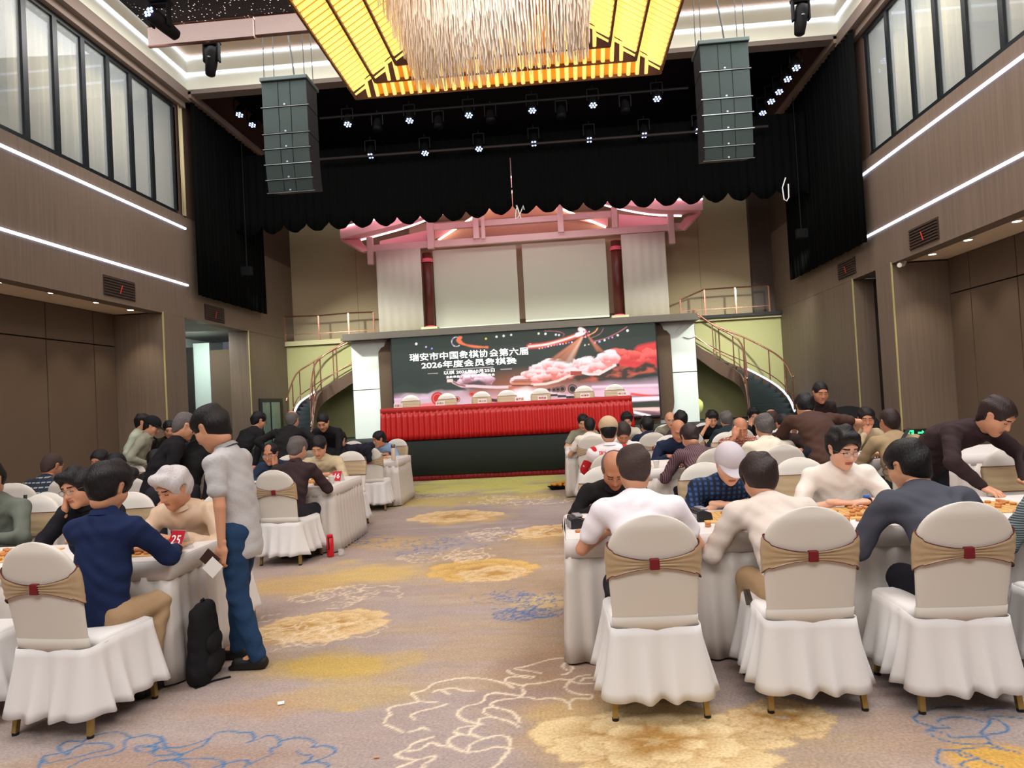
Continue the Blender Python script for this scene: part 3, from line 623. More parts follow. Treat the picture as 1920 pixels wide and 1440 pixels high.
dots += [(Q2, x, y, c, r) for x, y, c, r in [(97,375,(255,120,130),.022),(205,243,(240,240,180),.027),(293,247,(255,255,255),.027),(427,257,(240,240,255),.025),(467,262,(255,240,255),.022),(1348,205,(255,255,255),.03),(1222,265,(255,255,255),.027),(1153,293,(230,150,240),.022),(1105,305,(150,170,240),.018),(1053,328,(255,255,255),.025),(988,347,(190,200,255),.025),(930,362,(255,160,190),.02),(850,382,(240,190,110),.018),(800,392,(240,230,230),.02)]]
for i in range(12): dots.append((Q2, 215+i*38, 430-i*7+rs.uniform(-6, 6), [(255,190,210),(255,170,120),(180,120,230),(255,240,240)][i % 4], .019))
for i in range(16): a = i/16*4.4+1.2; dots.append((Q1, 940+math.cos(a)*60-10, 280-math.sin(a)*60, [(240,120,140),(120,160,230),(120,210,130),(230,210,240)][i % 4], .016))
for i in range(14): dots.append((Q2, 800+rs.uniform(-20, 60), 230+rs.uniform(-45, 60), [(255,130,150),(230,90,90),(255,190,220)][i % 3], .018))
for q, x, y, c, r in dots:
    p = q([(x, y)])[0]; w = L_.win(p[0]-r*2, p[0]+r*2, p[1]-r*2, p[1]+r*2); X, Z = LX[w], LZ[w]
    if X.size: L_.blend(w, c, np.clip((1.2-np.hypot(X-p[0], Z-p[1])/r)*3, 0, 1))
for q, l in [(Q1, [(565,690),(690,685)]), (Q1, [(800,640),(1400,605)]), (Q1, [(1500,635),(1640,628)]), (Q2, [(860,550),(920,545)])]: L_.line(q(l), (210, 200, 200), .008, .01)
me = bpy.data.meshes.new('led_picture'); ny, nx = LX.shape
idx = np.arange(nx*ny).reshape(ny, nx)
fast_mesh(me, np.stack([LX, np.full_like(LX, YS), LZ], -1).reshape(-1, 3), np.stack([idx[:-1, :-1], idx[:-1, 1:], idx[1:, 1:], idx[1:, :-1]], -1).reshape(-1, 4))
ca = me.color_attributes.new('Col', 'FLOAT_COLOR', 'POINT')
ca.data.foreach_set('color', np.concatenate([L_.C.reshape(-1, 3), np.ones((nx*ny, 1))], 1).astype(np.float32).ravel())
me.materials.append(M('led_picture_glow', (0, 0, 0), 0.4, emit=1.0, attr=True))
scr = empty('led_screen', (0, 0, 0), 0, 'wide LED screen with a night sky, red clouds, mountain wall and white Chinese lettering', 'screen')
link('picture', me, scr)
MB().box((SX0-0.04, YS+0.01, SZ0-0.04), (SX1+0.04, YS+0.10, SZ1+0.04)).build('cabinet', M('screen_cabinet', (30, 28, 27), 0.6), scr)
TW = M('screen_letter_white', (255, 252, 250), emit=1.0)
def led_text(s, cx, cy, wpx, hpx, off, lab=None):
    p = at(cx, cy, Y=YS-0.015); o = text('lettering', s, p, 0.3, TW, scr, off=off); d = o.dimensions
    w = wpx/1340*17.7; h = hpx/1340*17.7; xs_ = [v.co.x for v in o.data.vertices]; zs_ = [v.co.y for v in o.data.vertices]
    o.scale = (w/(max(xs_)-min(xs_)), h/(max(zs_)-min(zs_)), 1); return o
led_text('瑞安市中国象棋协会第六届', 879, 665.5, 224, 14.5, 0.0025)
led_text('2026年度会员象棋赛', 879, 681.5, 180, 13.5, 0.003)
led_text('以棋 2026年10月25日', 880, 697, 96, 7, 0.002)
led_text('主办单位：瑞安市中国象棋协会', 882, 705, 92, 4.6, 0.003)
# portal
PORT = M('portal_white', (222, 230, 224), 0.35, spec=0.5, bump=0.02, bscale=6); PB = M('portal_brown', (84, 66, 50), 0.7, var=0.1, vscale=20, bump=0.2, bscale=90)
por = empty('stage_portal', (0, 0, 0), 0, 'white and brown portal framing the LED screen under a dark top beam', 'portal')
pl = at(664, 730, Y=17.9).x; pr = at(1306, 700, Y=17.9).x; zt = at(980, 622, Y=17.9).z
PXL, PXR = SX0-0.02, SX1+0.02; zc = at(690, 731, Y=17.9).z
for a, b in ((pl, PXL+0.05), (PXR-0.05, pr)):
    MB().box((a, 17.82, 0.85), (b, 18.1, zc-0.01)).build('white_panel', PORT, por, bevel=0.006); MB().box((a, 17.82, zc+0.01), (b, 18.1, zt)).build('white_panel', PORT, por, bevel=0.006)
def ornate(x_in, s):
    w = 0.42; z0, z1 = 1.22, 3.02
    o = [(0, z0-0.25), (w*0.55, z0-0.25), (w*0.75, z0-0.2), (w*0.95, z0), (w, z0+0.15), (w, z1-0.15), (w*0.98, z1), (w*0.8, z1+0.10), (w*0.62, z1+0.13), (w*0.55, z1+0.22), (w*0.4, z1+0.30), (w*0.2, z1+0.32), (0, z1+0.32)]
    MB().prism([(x_in+s*x, z) for x, z in o], 17.74, 17.82).build('scalloped_brown_panel', PB, por)
ornate(PXL+0.06, -1); ornate(PXR-0.06, 1)
MB().box((PXL, 17.72, 0.85), (PXR, 17.9, SZ0-0.03)).build('plinth', PB, por)
MB().box((PXL, 17.72, SZ1+0.03), (PXR, 17.9, zt)).build('dark_lintel', M('lintel_dark', (38, 34, 30), 0.7), por)
MB().box((pl-0.15, 17.45, zt), (pr+0.06, 18.25, zt+0.06)).box((pl-0.12, 17.5, zt+0.06), (pr+0.03, 18.25, zt+0.17)).build('top_beam', M('beam_grey_brown', (88, 80, 72), 0.5), por)
for pts in ([(1285,607),(1270,617),(1266,625)], [(1305,630),(1292,634),(1281,631)], [(700,641),(715,655)]):
    MB().tube([at(a, b, Y=17.80) for a, b in pts], 0.012, 6).build('white_cable', M('cable_white', (235, 235, 230)), por)
# ---- pavilion
PK = M('pavilion_pink_lit', (232, 172, 178), 0.55, var=0.04, vscale=3); PKL = M('pavilion_light', (226, 200, 198), 0.5); PKG = M('pink_led_glow', (255, 225, 232), emit=3.5, ecol=(255, 205, 216))  # the pink LED light on the roof is put into its base colour
WG = M('warm_led_glow', (255, 230, 200), emit=3.0, ecol=(255, 226, 196)); GAB = M('gable_tan', (206, 166, 142), 0.7); COLR = M('column_dark_red', (92, 40, 34), 0.35, var=0.1)
pav = empty('pavilion', (0, 0, 0), 0, 'pink lit curved roof pavilion with dark red columns above the LED screen', 'pavilion')
YP = 18.9
def bb(name, p, q, h, m, Y=YP, d=0.14, par=None):
    a = at(*p, Y=Y); b = at(*q, Y=Y); return MB().bar(a, b, d, h/1340*Y, up=(0, 0, 1)).build(name, m, par or pav, bevel=0.008)
bb('lower_beam', (680, 468), (1282, 425), 13, PKL); bb('upper_beam', (802, 427), (1146, 402), 11, PKL)
for p, q, w in [((804,412),(807,468),12), ((889,392),(892,449),11), ((903,398),(905,449),7), ((1047,370),(1050,437),11), ((1149,388),(1151,428),10), ((692,446),(695,497),11), ((1254,402),(1258,458),11)]:
    a = at(*p, Y=YP-0.06); b = at(*q, Y=YP-0.06); r = w/1340*YP/2
    MB().box((min(a.x, b.x)-r+0.03, YP-0.18, min(a.z, b.z)), (min(a.x, b.x)+r+0.03, YP-0.02, max(a.z, b.z))).build('post', PKL, pav, bevel=0.01)
# gable boards
MB().add([at(*p, Y=YP+0.35) for p in [(815,452),(966,352),(1140,428)]], [(0, 1, 2)]).build('gable_board', GAB, pav, solid=0.03)
MB().tube([at(822,450,Y=YP+0.25), at(966,356,Y=YP+0.25)], 0.03, 8).build('gable_led', WG, pav); MB().tube([at(966,356,Y=YP+0.25), at(1136,426,Y=YP+0.25)], 0.03, 8).build('gable_led', WG, pav)
# roof sweeps: outer fascia in front, underside, inner LED curve
def sweep(outer, inner, name):
    n = 24; so = spline(outer, 8); si = spline(inner, 8); k = min(len(so), len(si))
    so = [so[int(i*(len(so)-1)/(n-1))] for i in range(n)]; si = [si[int(i*(len(si)-1)/(n-1))] for i in range(n)]
    O = [at(*p, Y=18.0) for p in so]; I = [at(*p, Y=YP+0.1) for p in si]
    vs = []; 
    for o in O: vs.append(o)
    for o in O: vs.append(o-Vector((0, 0, 0.26)))
    for i in I: vs.append(i)
    for i in I: vs.append(i+Vector((0, 0, 0.75)))
    fs = [(r*n+i, r*n+i+1, (r+1)*n+i+1, (r+1)*n+i) for r in range(3) for i in range(n-1)]
    fs += [(i, 3*n+i, 3*n+i+1, i+1) for i in range(n-1)]+[(0, n, 2*n, 3*n), (n-1, 4*n-1, 3*n-1, 2*n-1)]
    MB().add(vs, fs).build(name, PK, pav, sm=False)
    MB().tube([p+Vector((0, -0.04, 0.0)) for p in O], 0.022, 6).build('eave_led', PKG, pav)
    MB().tube([p+Vector((0, -0.06, -0.02)) for p in I], 0.030, 6).build('rafter_led', PKG, pav)
sweep([(637,428),(670,420),(720,408),(780,392),(850,372),(966,330)], [(678,449),(720,438),(765,425),(810,408),(870,385),(966,345)], 'roof_sweep')
sweep([(966,322),(1060,348),(1120,357),(1180,366),(1240,374),(1317,374)], [(966,345),(1050,365),(1110,378),(1170,393),(1225,402),(1277,404)], 'roof_sweep')
for L in ([(637,432),(640,450),(678,472),(690,470),(676,452),(668,446)], [(1317,378),(1313,400),(1283,432),(1272,428),(1284,410),(1296,402)]):
    v = [at(*p, Y=18.1+0.7*i/5) for i, p in enumerate(L)]; MB().add(v, [tuple(range(6))]).build('eave_end', PK, pav, solid=0.05)
for L in ([(712,452),(800,432),(800,460),(712,470)], [(1160,402),(1252,408),(1252,425),(1160,432)], [(815,432),(885,418),(815,448)], [(1060,408),(1140,405),(1140,425)]):
    MB().add([at(*p, Y=YP+0.3) for p in L], [tuple(range(len(L)))]).build('soffit_panel', PK, pav, solid=0.02)
for x0, y0, x1, y1 in [(801,475,807,616), (1152,452,1164,596)]:
    a = at(x0, y0, Y=YP); b = at(x1, y1, Y=YP); xc = (a.x+b.x)/2
    c = empty('column', (xc, YP, 3.56), parent=None) if False else None
    MB().lathe([(0.13, 0), (0.13, b.z*0+a.z-3.62)], (xc, YP, 3.62), 20).build('column', COLR, pav, sm=True)
    MB().lathe([(0.16, 0), (0.16, 0.05), (0.12, 0.12)], (xc, YP, a.z-0.25), 20).build('capital', M('column_pink_uplit', (220, 90, 110)), pav); MB().lathe([(0.15, 0), (0.17, 0.08), (0.14, 0.12)], (xc, YP, 3.60), 20).build('base', M('column_pink_uplit', (220, 90, 110)), pav)  # pink uplight on the column ends is put into their colour
    MB().box((xc-0.22, YP-0.22, 3.56), (xc+0.22, YP+0.22, 3.68)).build('plinth', M('plinth_cream', (206, 200, 160)), pav)
pink = lamp('pavilion_pink_light', (-1.0, 17.2, 5.9), (-0.9, 19.0, 7.4), 7.0, 30, (1.0, 0.5, 0.62), 0.2)
# screens and sheer curtains
for (x0, y0, x1, y1) in [(811,470,975,606), (978,458,1143,592)]:
    a = at(x0, y0, Y=YP+0.12); b = at(x1, y1, Y=YP+0.12)
    o = empty('projection_screen', ((a.x+b.x)/2, YP+0.12, b.z), 0, 'white roller screen hanging in the %s half between the two red columns' % ('left' if x0 < 900 else 'right'), 'screen')
    w = (b.x-a.x)/2-0.0; h = a.z-b.z
    MB().box((-w, 0, 0.02), (w, 0.01, h)).build('fabric', M('screen_fabric', (206, 206, 190), 0.7), o); MB().box((-w, -0.02, -0.03), (w, 0.03, 0.02)).build('bottom_bar', M('screen_bar', (235, 240, 225), 0.4), o); MB().box((-w-0.0, 0.02, 0), (-w+0.03, 0.03, h)).build('side_edge', M('screen_edge_brown', (90, 60, 45)), o)
SH = M('sheer_fabric', (226, 218, 206), 0.8, alpha=0.8)
for (x0, y0, x1, y1, nm) in [(704,470,796,625,'left'), (1164,440,1256,598,'right')]:
    a = at(x0, y0, Y=YP-0.2); b = at(x1, y1, Y=YP-0.2)
    drape('sheer_curtain', YP-0.2, a.x, b.x, 3.58, max(a.z, b.z), SH, axis='X', amp=0.007, per=0.23, label='pale sheer curtain hanging on the %s side of the pavilion' % nm, cat='curtain')
MB().box((-3.0, 19.2, 3.56), (1.8, 19.25, 3.80)).build('backing_strip', M('screen_edge_brown', (90, 60, 45)), pav)
MB().box((-3.9, 19.3, 3.56), (2.6, 19.35, 6.6)).build('pavilion_backing', M('backing_tan', (176, 150, 124)), pav)
# ---- platform rails
ROSE = M('rose_gold', (204, 150, 130), 0.22, 0.9); RGL = M('rail_glass', (235, 235, 225), 0.03, alpha=0.04, spec=0.8)
def rail(pts, nm):
    r = empty('glass_railing', (0, 0, 0), 0, 'glass and rose gold railing on the platform %s of the pavilion' % nm, 'railing')
    P3 = [at(x, y, Y=19.24) for x, y in pts]
    for p in P3: MB().box((p.x-0.02, 19.22, 3.56), (p.x+0.02, 19.26, p.z)).build('post', ROSE, r)
    for a, b in zip(P3[:-1], P3[1:]):
        MB().tube([a, b], 0.022, 8).build('handrail', ROSE, r); MB().bar((a.x, 19.24, 3.75), (b.x, 19.24, 3.75), 0.02).build('lower_rail', ROSE, r)
        MB().quad((a.x, 19.24, 3.66), (b.x, 19.24, 3.66), (b.x, 19.24, b.z), (a.x, 19.24, a.z)).build('glass_pane', RGL, r)
rail([(533,594),(597,592),(653,587),(700,585)], 'left'); rail([(1275,562),(1320,543),(1378,539),(1440,536)], 'right')
struct('platform_right_lip', MB().box((3.8, 19.12, 3.50), (5.9, 19.2, 3.58)), M('platform_lip_black', (26, 26, 26)))
# ---- curved staircases
STR = M('stringer_brown', (86, 66, 54), 0.5); TRD = M('tread_dark_green', (36, 46, 44), 0.6)
def resample(P, n):
    d = [0]
    for a, b in zip(P[:-1], P[1:]): d.append(d[-1]+(Vector(b)-Vector(a)).length)
    out = []
    for i in range(n):
        t = d[-1]*i/(n-1); j = max(k for k in range(len(d)-1) if d[k] <= t+1e-9); f = (t-d[j])/max(d[j+1]-d[j], 1e-9)
        out.append(Vector(P[j]).lerp(Vector(P[j+1]), min(f, 1)))
    return out
def stairs(inner, outer, nm):
    s = empty('curved_staircase', (0, 0, 0), 0, 'curved staircase with rose gold rails at the %s end of the stage' % nm, 'staircase')
    I = resample([Vector(p) for p in spline([tuple(at(x, y, Y=Y)) for x, y, Y in inner], 6)], 17); O = resample([Vector(p) for p in spline([tuple(at(x, y, Y=Y)) for x, y, Y in outer], 6)], 17)
    for i in range(17): O[i].z = I[i].z = max(0.9, I[i].z)
    for i in range(16):
        a, b, c, d = I[i], I[i+1], O[i+1], O[i]; z = (a.z+b.z)/2
        MB().add([(p.x, p.y, z) for p in (a, b, c, d)]+[(p.x, p.y, z-0.16) for p in (a, b, c, d)], [(0,1,2,3),(7,6,5,4),(0,4,5,1),(1,5,6,2),(2,6,7,3),(3,7,4,0)]).build('tread', TRD, s)
    for K, nmk in ((I, 'stringer'), (O, 'stringer')):
        vs = [p+Vector((0, 0, 0.08)) for p in K]+[p-Vector((0, 0, 0.26)) for p in K]; n = len(K)
        MB().add(vs, [(i, i+1, n+i+1, n+i) for i in range(n-1)]).build(nmk, STR, s, solid=0.05)
        MB().tube([p+Vector((0, 0, 0.92)) for p in K], 0.022, 8).build('handrail', ROSE, s, sm=True); MB().tube([p+Vector((0, 0, 0.28)) for p in K], 0.014, 6).build('lower_rail', ROSE, s)
        for i in range(0, n, 3): MB().tube([K[i]-Vector((0, 0, 0.02)), K[i]+Vector((0, 0, 0.92))], 0.016, 6).build('baluster', ROSE, s)
    MB().tube([p+Vector((0, -0.03, 0.10)) for p in O[6:]], 0.022, 6).build('led_line', LEDW, s)
stairs([(1303,650,18.4),(1345,680,18.3),(1388,706,18.0),(1402,745,17.4),(1406,800,16.7)], [(1303,640,19.2),(1370,680,19.1),(1440,722,18.7),(1478,755,18.0),(1494,800,17.2)], 'right')
stairs([(666,697,18.4),(632,718,18.3),(600,742,18.0),(590,768,17.4),(584,822,16.7)], [(666,685,19.2),(610,720,19.1),(570,765,18.7),(552,790,18.0),(540,825,17.2)], 'left')
o = MB().lathe([(0.02, -0.2), (0.09, -0.16), (0.13, 0.0), (0.12, 0.1), (0.06, 0.17), (0.02, 0.19)], tuple(at(1309, 762, Y=18.2)), 20).build('paper_lantern', M('lantern_yellow', (214, 216, 130), 0.7), sm=True); o.location = (0, 0, 0)
tag(o, 'round yellow green lantern beside the right white portal panel', 'lantern')
# ================================================================ CEILING HARDWARE
# line array speakers
GRL = M('speaker_grille', (46, 62, 59), 0.55, 0.2, bump=0.6, bscale=260, spec=0.5); CAB = M('speaker_cabinet', (44, 42, 42), 0.6); MET = M('bare_metal', (150, 158, 158), 0.3, 0.8)
def array(x0, y0, Y, lab):
    top = at(x0, y0, Y=Y); A_ = empty('line_array_speaker', top, 0, lab, 'speaker')
    w = 0.80; y = 0.0; z = 0.0; ang = 0.0
    MB().box((-w/2-0.02, -0.02, 0), (w/2+0.02, 0.62, 0.07)).build('fly_frame', M('fly_frame', (70, 84, 80), 0.5), A_, bevel=0.01)
    for k, h in enumerate([0.46, 0.47, 0.265, 0.265, 0.26, 0.22]):
        ang = 0 if k < 3 else (k-2)*0.075
        mat = Matrix.Translation((0, y, z)) @ Matrix.Rotation(ang, 4, 'X')
        def T(mb): mb.v = [tuple(mat @ Vector(v)) for v in mb.v]; return mb
        m = T(MB().box((-w/2, 0.03, -h+0.012), (w/2, 0.55, -0.004))).build('module', CAB, A_, bevel=0.006)
        for i, (a, b) in enumerate([(-w/2, -0.11), (-0.105, 0.105), (0.11, w/2)]):
            T(MB().box((a+0.006, 0.012, -h+0.022), (b-0.004, 0.03, -0.014))).build('grille', GRL, m)
        T(MB().box((-w/2-0.025, 0.005, -h), (w/2+0.025, 0.025, -h+0.012))).build('edge_rail', MET, m)
        T(MB().box((-0.02, 0.004, -h+0.03), (0.01, 0.012, -h+0.055))).build('badge', M('badge_pale', (190, 205, 210)), m)
        y += h*math.sin(ang)*1.0; z -= h*math.cos(ang)
    for dx in (-0.36, 0.36):
        for dy in (0.05, 0.5): MB().tube([(dx, dy, 0.06), (dx*0.95, dy, 9.0-top.z)], 0.008, 5).build('steel_cable', M('cable_dark', (50, 52, 52)), A_)
    MB().tube([(0.1, 0.3, 0.06), (0.06, 0.32, 0.5), (-0.08, 0.35, 9.0-top.z)], 0.014, 6).build('signal_cable', M('cable_dark', (50, 52, 52)), A_)
    return A_
array(531, 150, 12.0, 'line array speaker of six modules hanging to the left of the gold chandelier'); array(1357, 80, 12.0, 'line array speaker of six modules hanging to the right of the gold chandelier')
# chandelier
GT = M('gold_tube_glow', (255, 216, 120), 0.3, emit=0.88, ecol=(255, 220, 124)); GP = M('amber_panel_glow', (214, 150, 40), 0.35, emit=0.30, ecol=(206, 132, 40)); GB = M('bronze_edge', (110, 70, 40), 0.35, 0.6); GO = M('bronze_corner', (96, 62, 48), 0.5)
ch = empty('chandelier', (0, 0, 0), 0, 'huge square gold chandelier of glowing rods around a cloud of crystal rods', 'chandelier')
c0 = at(668, 184, Y=10.0); c1 = at(1238, 136, Y=10.0); zc0 = (c0.z+c1.z)/2
tube_far = MB().tube([(0, 0, 0), (0, -0.36, 0.27)], 0.028, 8).mesh('gold_rod', GT, True); tl = MB().tube([(0, 0, 0), (0.40, 0, 0.25)], 0.028, 8).mesh('gold_rod_left', GT, True); tr = MB().tube([(0, 0, 0), (-0.40, 0, 0.25)], 0.028, 8).mesh('gold_rod_right', GT, True)
for k in range(3):
    ins = 0.37*k; x0, x1, y1, z = c0.x+ins, c1.x-ins, 10.0-0.33*k, zc0+0.06*k; y0 = 4.4+0.33*k
    t = empty('tier', (0, 0, 0)); t.parent = ch
    fr = MB(); 
    for p, q in [((x0, y1, z), (x1, y1, z)), ((x0, y0, z), (x0, y1, z)), ((x1, y0, z), (x1, y1, z)), ((x0, y0, z), (x1, y0, z))]: fr.bar(p, q, 0.03, 0.045)
    fr.build('bronze_rim', GB, t)
    # lattice edge beads on the side rims
    bd = MB()
    for j in range(60):
        yy = y0+(y1-y0)*j/60
        for xx in (x0, x1): bd.bar((xx, yy, z-0.03), (xx, yy+0.05, z+0.03), 0.014)
    o = bd.build('bead_edge', GB, t); o['kind'] = 'stuff'
    pn = MB(); h = 0.27
    pn.quad((x0, y1, z+0.03), (x1, y1, z+0.03), (x1-0.4, y1-0.36, z+h+0.03), (x0+0.4, y1-0.36, z+h+0.03))
    pn.quad((x0, y0, z+0.03), (x0, y1, z+0.03), (x0+0.4, y1-0.36, z+h+0.03), (x0+0.4, y0+0.36, z+h+0.03)); pn.quad((x1, y0, z+0.03), (x1, y1, z+0.03), (x1-0.4, y1-0.36, z+h+0.03), (x1-0.4, y0+0.36, z+h+0.03))
    pn.build('amber_panel', GP, t, solid=0.01)
    n = int((x1-x0-0.25)/0.122)
    for i in range(n):
        o = link('gold_rod', tube_far, t); o.location = (x0+0.2+i*(x1-x0-0.4)/(n-1), y1-0.02, z+0.0)
    st = MB(); yy = y1-0.14
    while yy > y0+0.1:
        for xx, mm, sg in ((x0, tl, 1), (x1, tr, -1)):
            if yy > 7.5: o = link('gold_rod', mm, t); o.location = (xx+sg*0.02, yy, z)
            else: st.tube([(xx+sg*0.02, yy, z), (xx+sg*0.42, yy, z+0.25)], 0.028, 8)
        yy -= 0.122
    o = st.build('gold_rods_near', GT, t, sm=True); o['kind'] = 'stuff'
    for xx, sg in ((x0, 1), (x1, -1)): MB().add([(xx, y1, z-0.02), (xx+sg*0.30, y1, z-0.02), (xx+sg*0.42, y1-0.36, z+0.27), (xx, y1-0.22, z-0.02)], [(0, 1, 2), (0, 2, 3)]).build('corner_plate', GO, t, solid=0.012)
MB().box((c0.x+1.3, 5.6, 7.3), (c1.x-0.9, 9.2, 7.45)).build('mounting_plate', GB, ch)
for xx in (c0.x+1.4, c1.x-1.0):
    for yy in (5.7, 9.1): MB().tube([(xx, yy, 7.4), (xx, yy, 9.0)], 0.02, 6).build('suspension_rod', MET, ch)
MB().box((c0.x+0.9, 4.6, zc0+0.55), (c1.x-0.9, 9.9, zc0+0.6)).box((c0.x+0.9, 9.35, zc0+0.3), (c1.x-0.9, 9.4, zc0+0.6)).build('amber_core', GP, ch)
cr = MB(); rs = np.random.RandomState(2); a = at(783, 176, Y=9.3); b = at(1105, 152, Y=9.3)
nxr = 62; yy = 9.3
while yy > 5.8:
    for i in range(nxr):
        x = a.x+(b.x-a.x)*(i+0.5*rs.rand())/nxr; r = 0.0055; zb = a.z+rs.uniform(-.02, .10)+0.25*max(0, (x-a.x)/(b.x-a.x)-0.25)*(1 if yy > 8.9 else .4)
        if yy > 8.8 and 0.25 < i/nxr < 0.9 and rs.rand() < 0.3: continue
        if yy < 7.4 and rs.rand() < 0.4: continue
        y = yy+rs.uniform(-.03, .03)
        cr.add([(x-r, y, zb+0.04), (x+r, y-r, zb+0.04), (x+r, y+r, zb+0.04), (x-r, y, 7.3), (x+r, y-r, 7.3), (x+r, y+r, 7.3), (x, y, zb)], [(0, 1, 4, 3), (1, 2, 5, 4), (2, 0, 3, 5), (0, 6, 1), (1, 6, 2), (2, 6, 0)])
    yy -= 0.085
o = cr.build('crystal_rods', M('crystal', (214, 200, 186), 0.25, 0.1, spec=1.0), ch, normals=False); o['kind'] = 'stuff'
lamp('crystal_fill_light', (a.x*0.5+b.x*0.5, 10.6, 7.2), (a.x*0.5+b.x*0.5, 8.5, 6.6), 0.5, 1, NEUT) if False else None
lamp('crystal_fill_light', ((a.x+b.x)/2, 7.0, 5.2), ((a.x+b.x)/2, 9.3, 6.8), 1.6, 60, (1, 0.93, 0.86), 1.0)  # unseen fill lamp below the chandelier, added to brighten the crystal rods
# hanging frame of pale perforated panels with a starry black soffit
PF = M('perforated_panel_glow', (206, 184, 172), 0.5, bump=1.0, bscale=90, var=0.25, vscale=90, emit=0.45, ecol=(225, 200, 196))  # pink light on the panels is put in as a weak glow
for q_ in ((-5.05, 9.0), (-4.5, 10.9)): pass
hf = empty('hanging_ceiling_frame', (0, 0, 0), 0, 'hanging ceiling frame with two pale perforated panels and a starry black soffit', 'ceiling panel')
for (x0, y0, x1, y1) in [(278,84,475,36), (479,66,640,17)]:
    a = at(x0, y0, Y=10.6); b = at(x1, y1, Y=10.6); za = at((x0+x1)/2, (y0+y1)/2+17, Y=10.6).z; zb_ = at((x0+x1)/2, (y0+y1)/2-17, Y=10.6).z
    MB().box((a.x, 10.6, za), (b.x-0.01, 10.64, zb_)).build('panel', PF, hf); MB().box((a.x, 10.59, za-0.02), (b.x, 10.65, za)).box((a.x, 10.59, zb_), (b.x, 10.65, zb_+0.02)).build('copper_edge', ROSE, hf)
star = M('starry_black', (16, 15, 16), 0.6); nt = star.node_tree; vo = nt.nodes.new('ShaderNodeTexVoronoi'); vo.inputs['Scale'].default_value = 17; tcn = nt.nodes.new('ShaderNodeTexCoord'); nt.links.new(tcn.outputs['Object'], vo.inputs['Vector'])
mt = nt.nodes.new('ShaderNodeMath'); mt.operation = 'LESS_THAN'; mt.inputs[1].default_value = 0.17; nt.links.new(vo.outputs['Distance'], mt.inputs[0]); nt.links.new(mt.outputs[0], nt.nodes['Principled BSDF'].inputs['Emission Strength'])
nt.nodes['Principled BSDF'].inputs['Emission Color'].default_value = (1, .85, .7, 1)
za = at(378, 41, Y=10.6).z
MB().box((at(278, 60, Y=10.6).x, 6.0, za+0.01), (at(640, 30, Y=10.6).x, 10.6, za+0.05)).build('starry_soffit', star, hf)
for xx in (-5.6, -3.2): MB().tube([(xx, 10.2, za), (xx, 10.2, 9.0)], 0.01, 5).build('hanger', MET, hf)
# moving head lamps
BK = M('black_plastic', (16, 16, 18), 0.6, spec=0.15); LENS = M('lens_blue_glow', (120, 150, 255), emit=5, ecol=(130, 160, 255))
def moving(px, py, Y, lab, tilt=0.0, face=False):
    p = at(px, py, Y=Y); o = empty('moving_head_light', p, 0, lab, 'stage light')
    MB().box((-0.13, -0.1, 0.0), (0.13, 0.1, 0.07)).build('base', BK, o, bevel=0.02); MB().tube([(0, 0, 0.07), (0, 0, 9.0-p.z)], 0.012, 6).build('hanging_rod', M('pipe_dark', (58, 52, 48), 0.5, 0.4), o)
    y = MB(); y.prism([(-0.13, -0.3), (-0.10, -0.3), (-0.10, -0.03), (0.10, -0.03), (0.10, -0.3), (0.13, -0.3), (0.13, 0), (-0.13, 0)], -0.05, 0.05); y.build('yoke', BK, o, bevel=0.01)
    h = MB().lathe([(0.05, -0.28), (0.075, -0.26), (0.09, -0.1), (0.1, 0.08), (0.09, 0.16), (0.05, 0.19)], (0, 0, 0), 20).build('head', BK, o, sm=True, loc=(0, 0, -0.24)); h.rotation_euler = (tilt, 0.15 if not face else -0.9, 0)
    if face:
        for k in range(7):
            a = k*PI/3; r = 0 if k == 6 else 0.055
            MB().lathe([(0.02, 0), (0.02, 0.01)], (r*math.cos(a), r*math.sin(a), 0.19), 10).build('led_lens', LENS, h)
    else: MB().lathe([(0.02, 0), (0.025, 0.01)], (0, -0.095, -0.02), 10).build('badge', M('badge_pale', (190, 205, 210)), h)
    return o
moving(396, 82, 10.9, 'black moving head light hanging below the pale perforated panel'); moving(1500, 2, 10.9, 'black moving head light at the top edge right of the right speaker'); moving(300, 8, 9.0, 'black moving head light with glowing blue lenses at the top left', 1.2, True)
# stage lights on two pipes
DOT = M('par_led_glow', (190, 205, 255), emit=4, ecol=(170, 190, 255))
pipe = [MB().tube([at(600, 299, Y=15.75), at(1440, 237, Y=15.75)], 0.03, 8).build('lighting_pipe', M('pipe_dark', (58, 52, 48), 0.5, 0.4)), MB().tube([at(600, 222, Y=15.0), at(1290, 165, Y=15.0)], 0.03, 8).build('lighting_pipe', M('pipe_black', (24, 22, 21), 0.5, 0.4))]
tag(pipe[0], 'long dark pipe carrying the lower row of stage lights', 'pipe'); tag(pipe[1], 'black pipe carrying the upper row of stage lights', 'pipe')
def par_proto(lit):
    o = empty('stage_light', (0, 0, 0))
    b = MB().lathe([(0.06, 0.26), (0.09, 0.2), (0.1, 0.02), (0.11, 0.0)], (0, 0, 0), 14).build('can', BK, o, sm=True); b.rotation_euler = (-0.42, 0, 0) if lit else (-0.3, 0, 0)
    y = MB().bar((-0.12, 0, 0.1), (-0.12, 0, 0.34), 0.02).bar((0.12, 0, 0.1), (0.12, 0, 0.34), 0.02).bar((-0.12, 0, 0.34), (0.12, 0, 0.34), 0.02).build('yoke', BK, o)
    MB().tube([(0, 0, 0.34), (0, 0, 0.42)], 0.015, 6).build('clamp', BK, o)
    if lit:
        g = MB()
        for k in range(7):
            a = k*PI/3; r = 0 if k == 6 else 0.062; g.lathe([(0.021, -0.012), (0.021, -0.005)], (r*math.cos(a), r*math.sin(a), 0), 8)
        g.build('led_cluster', DOT, b)
    return o
pl_, pu_ = par_proto(True), par_proto(False); usedp = {True: False, False: False}
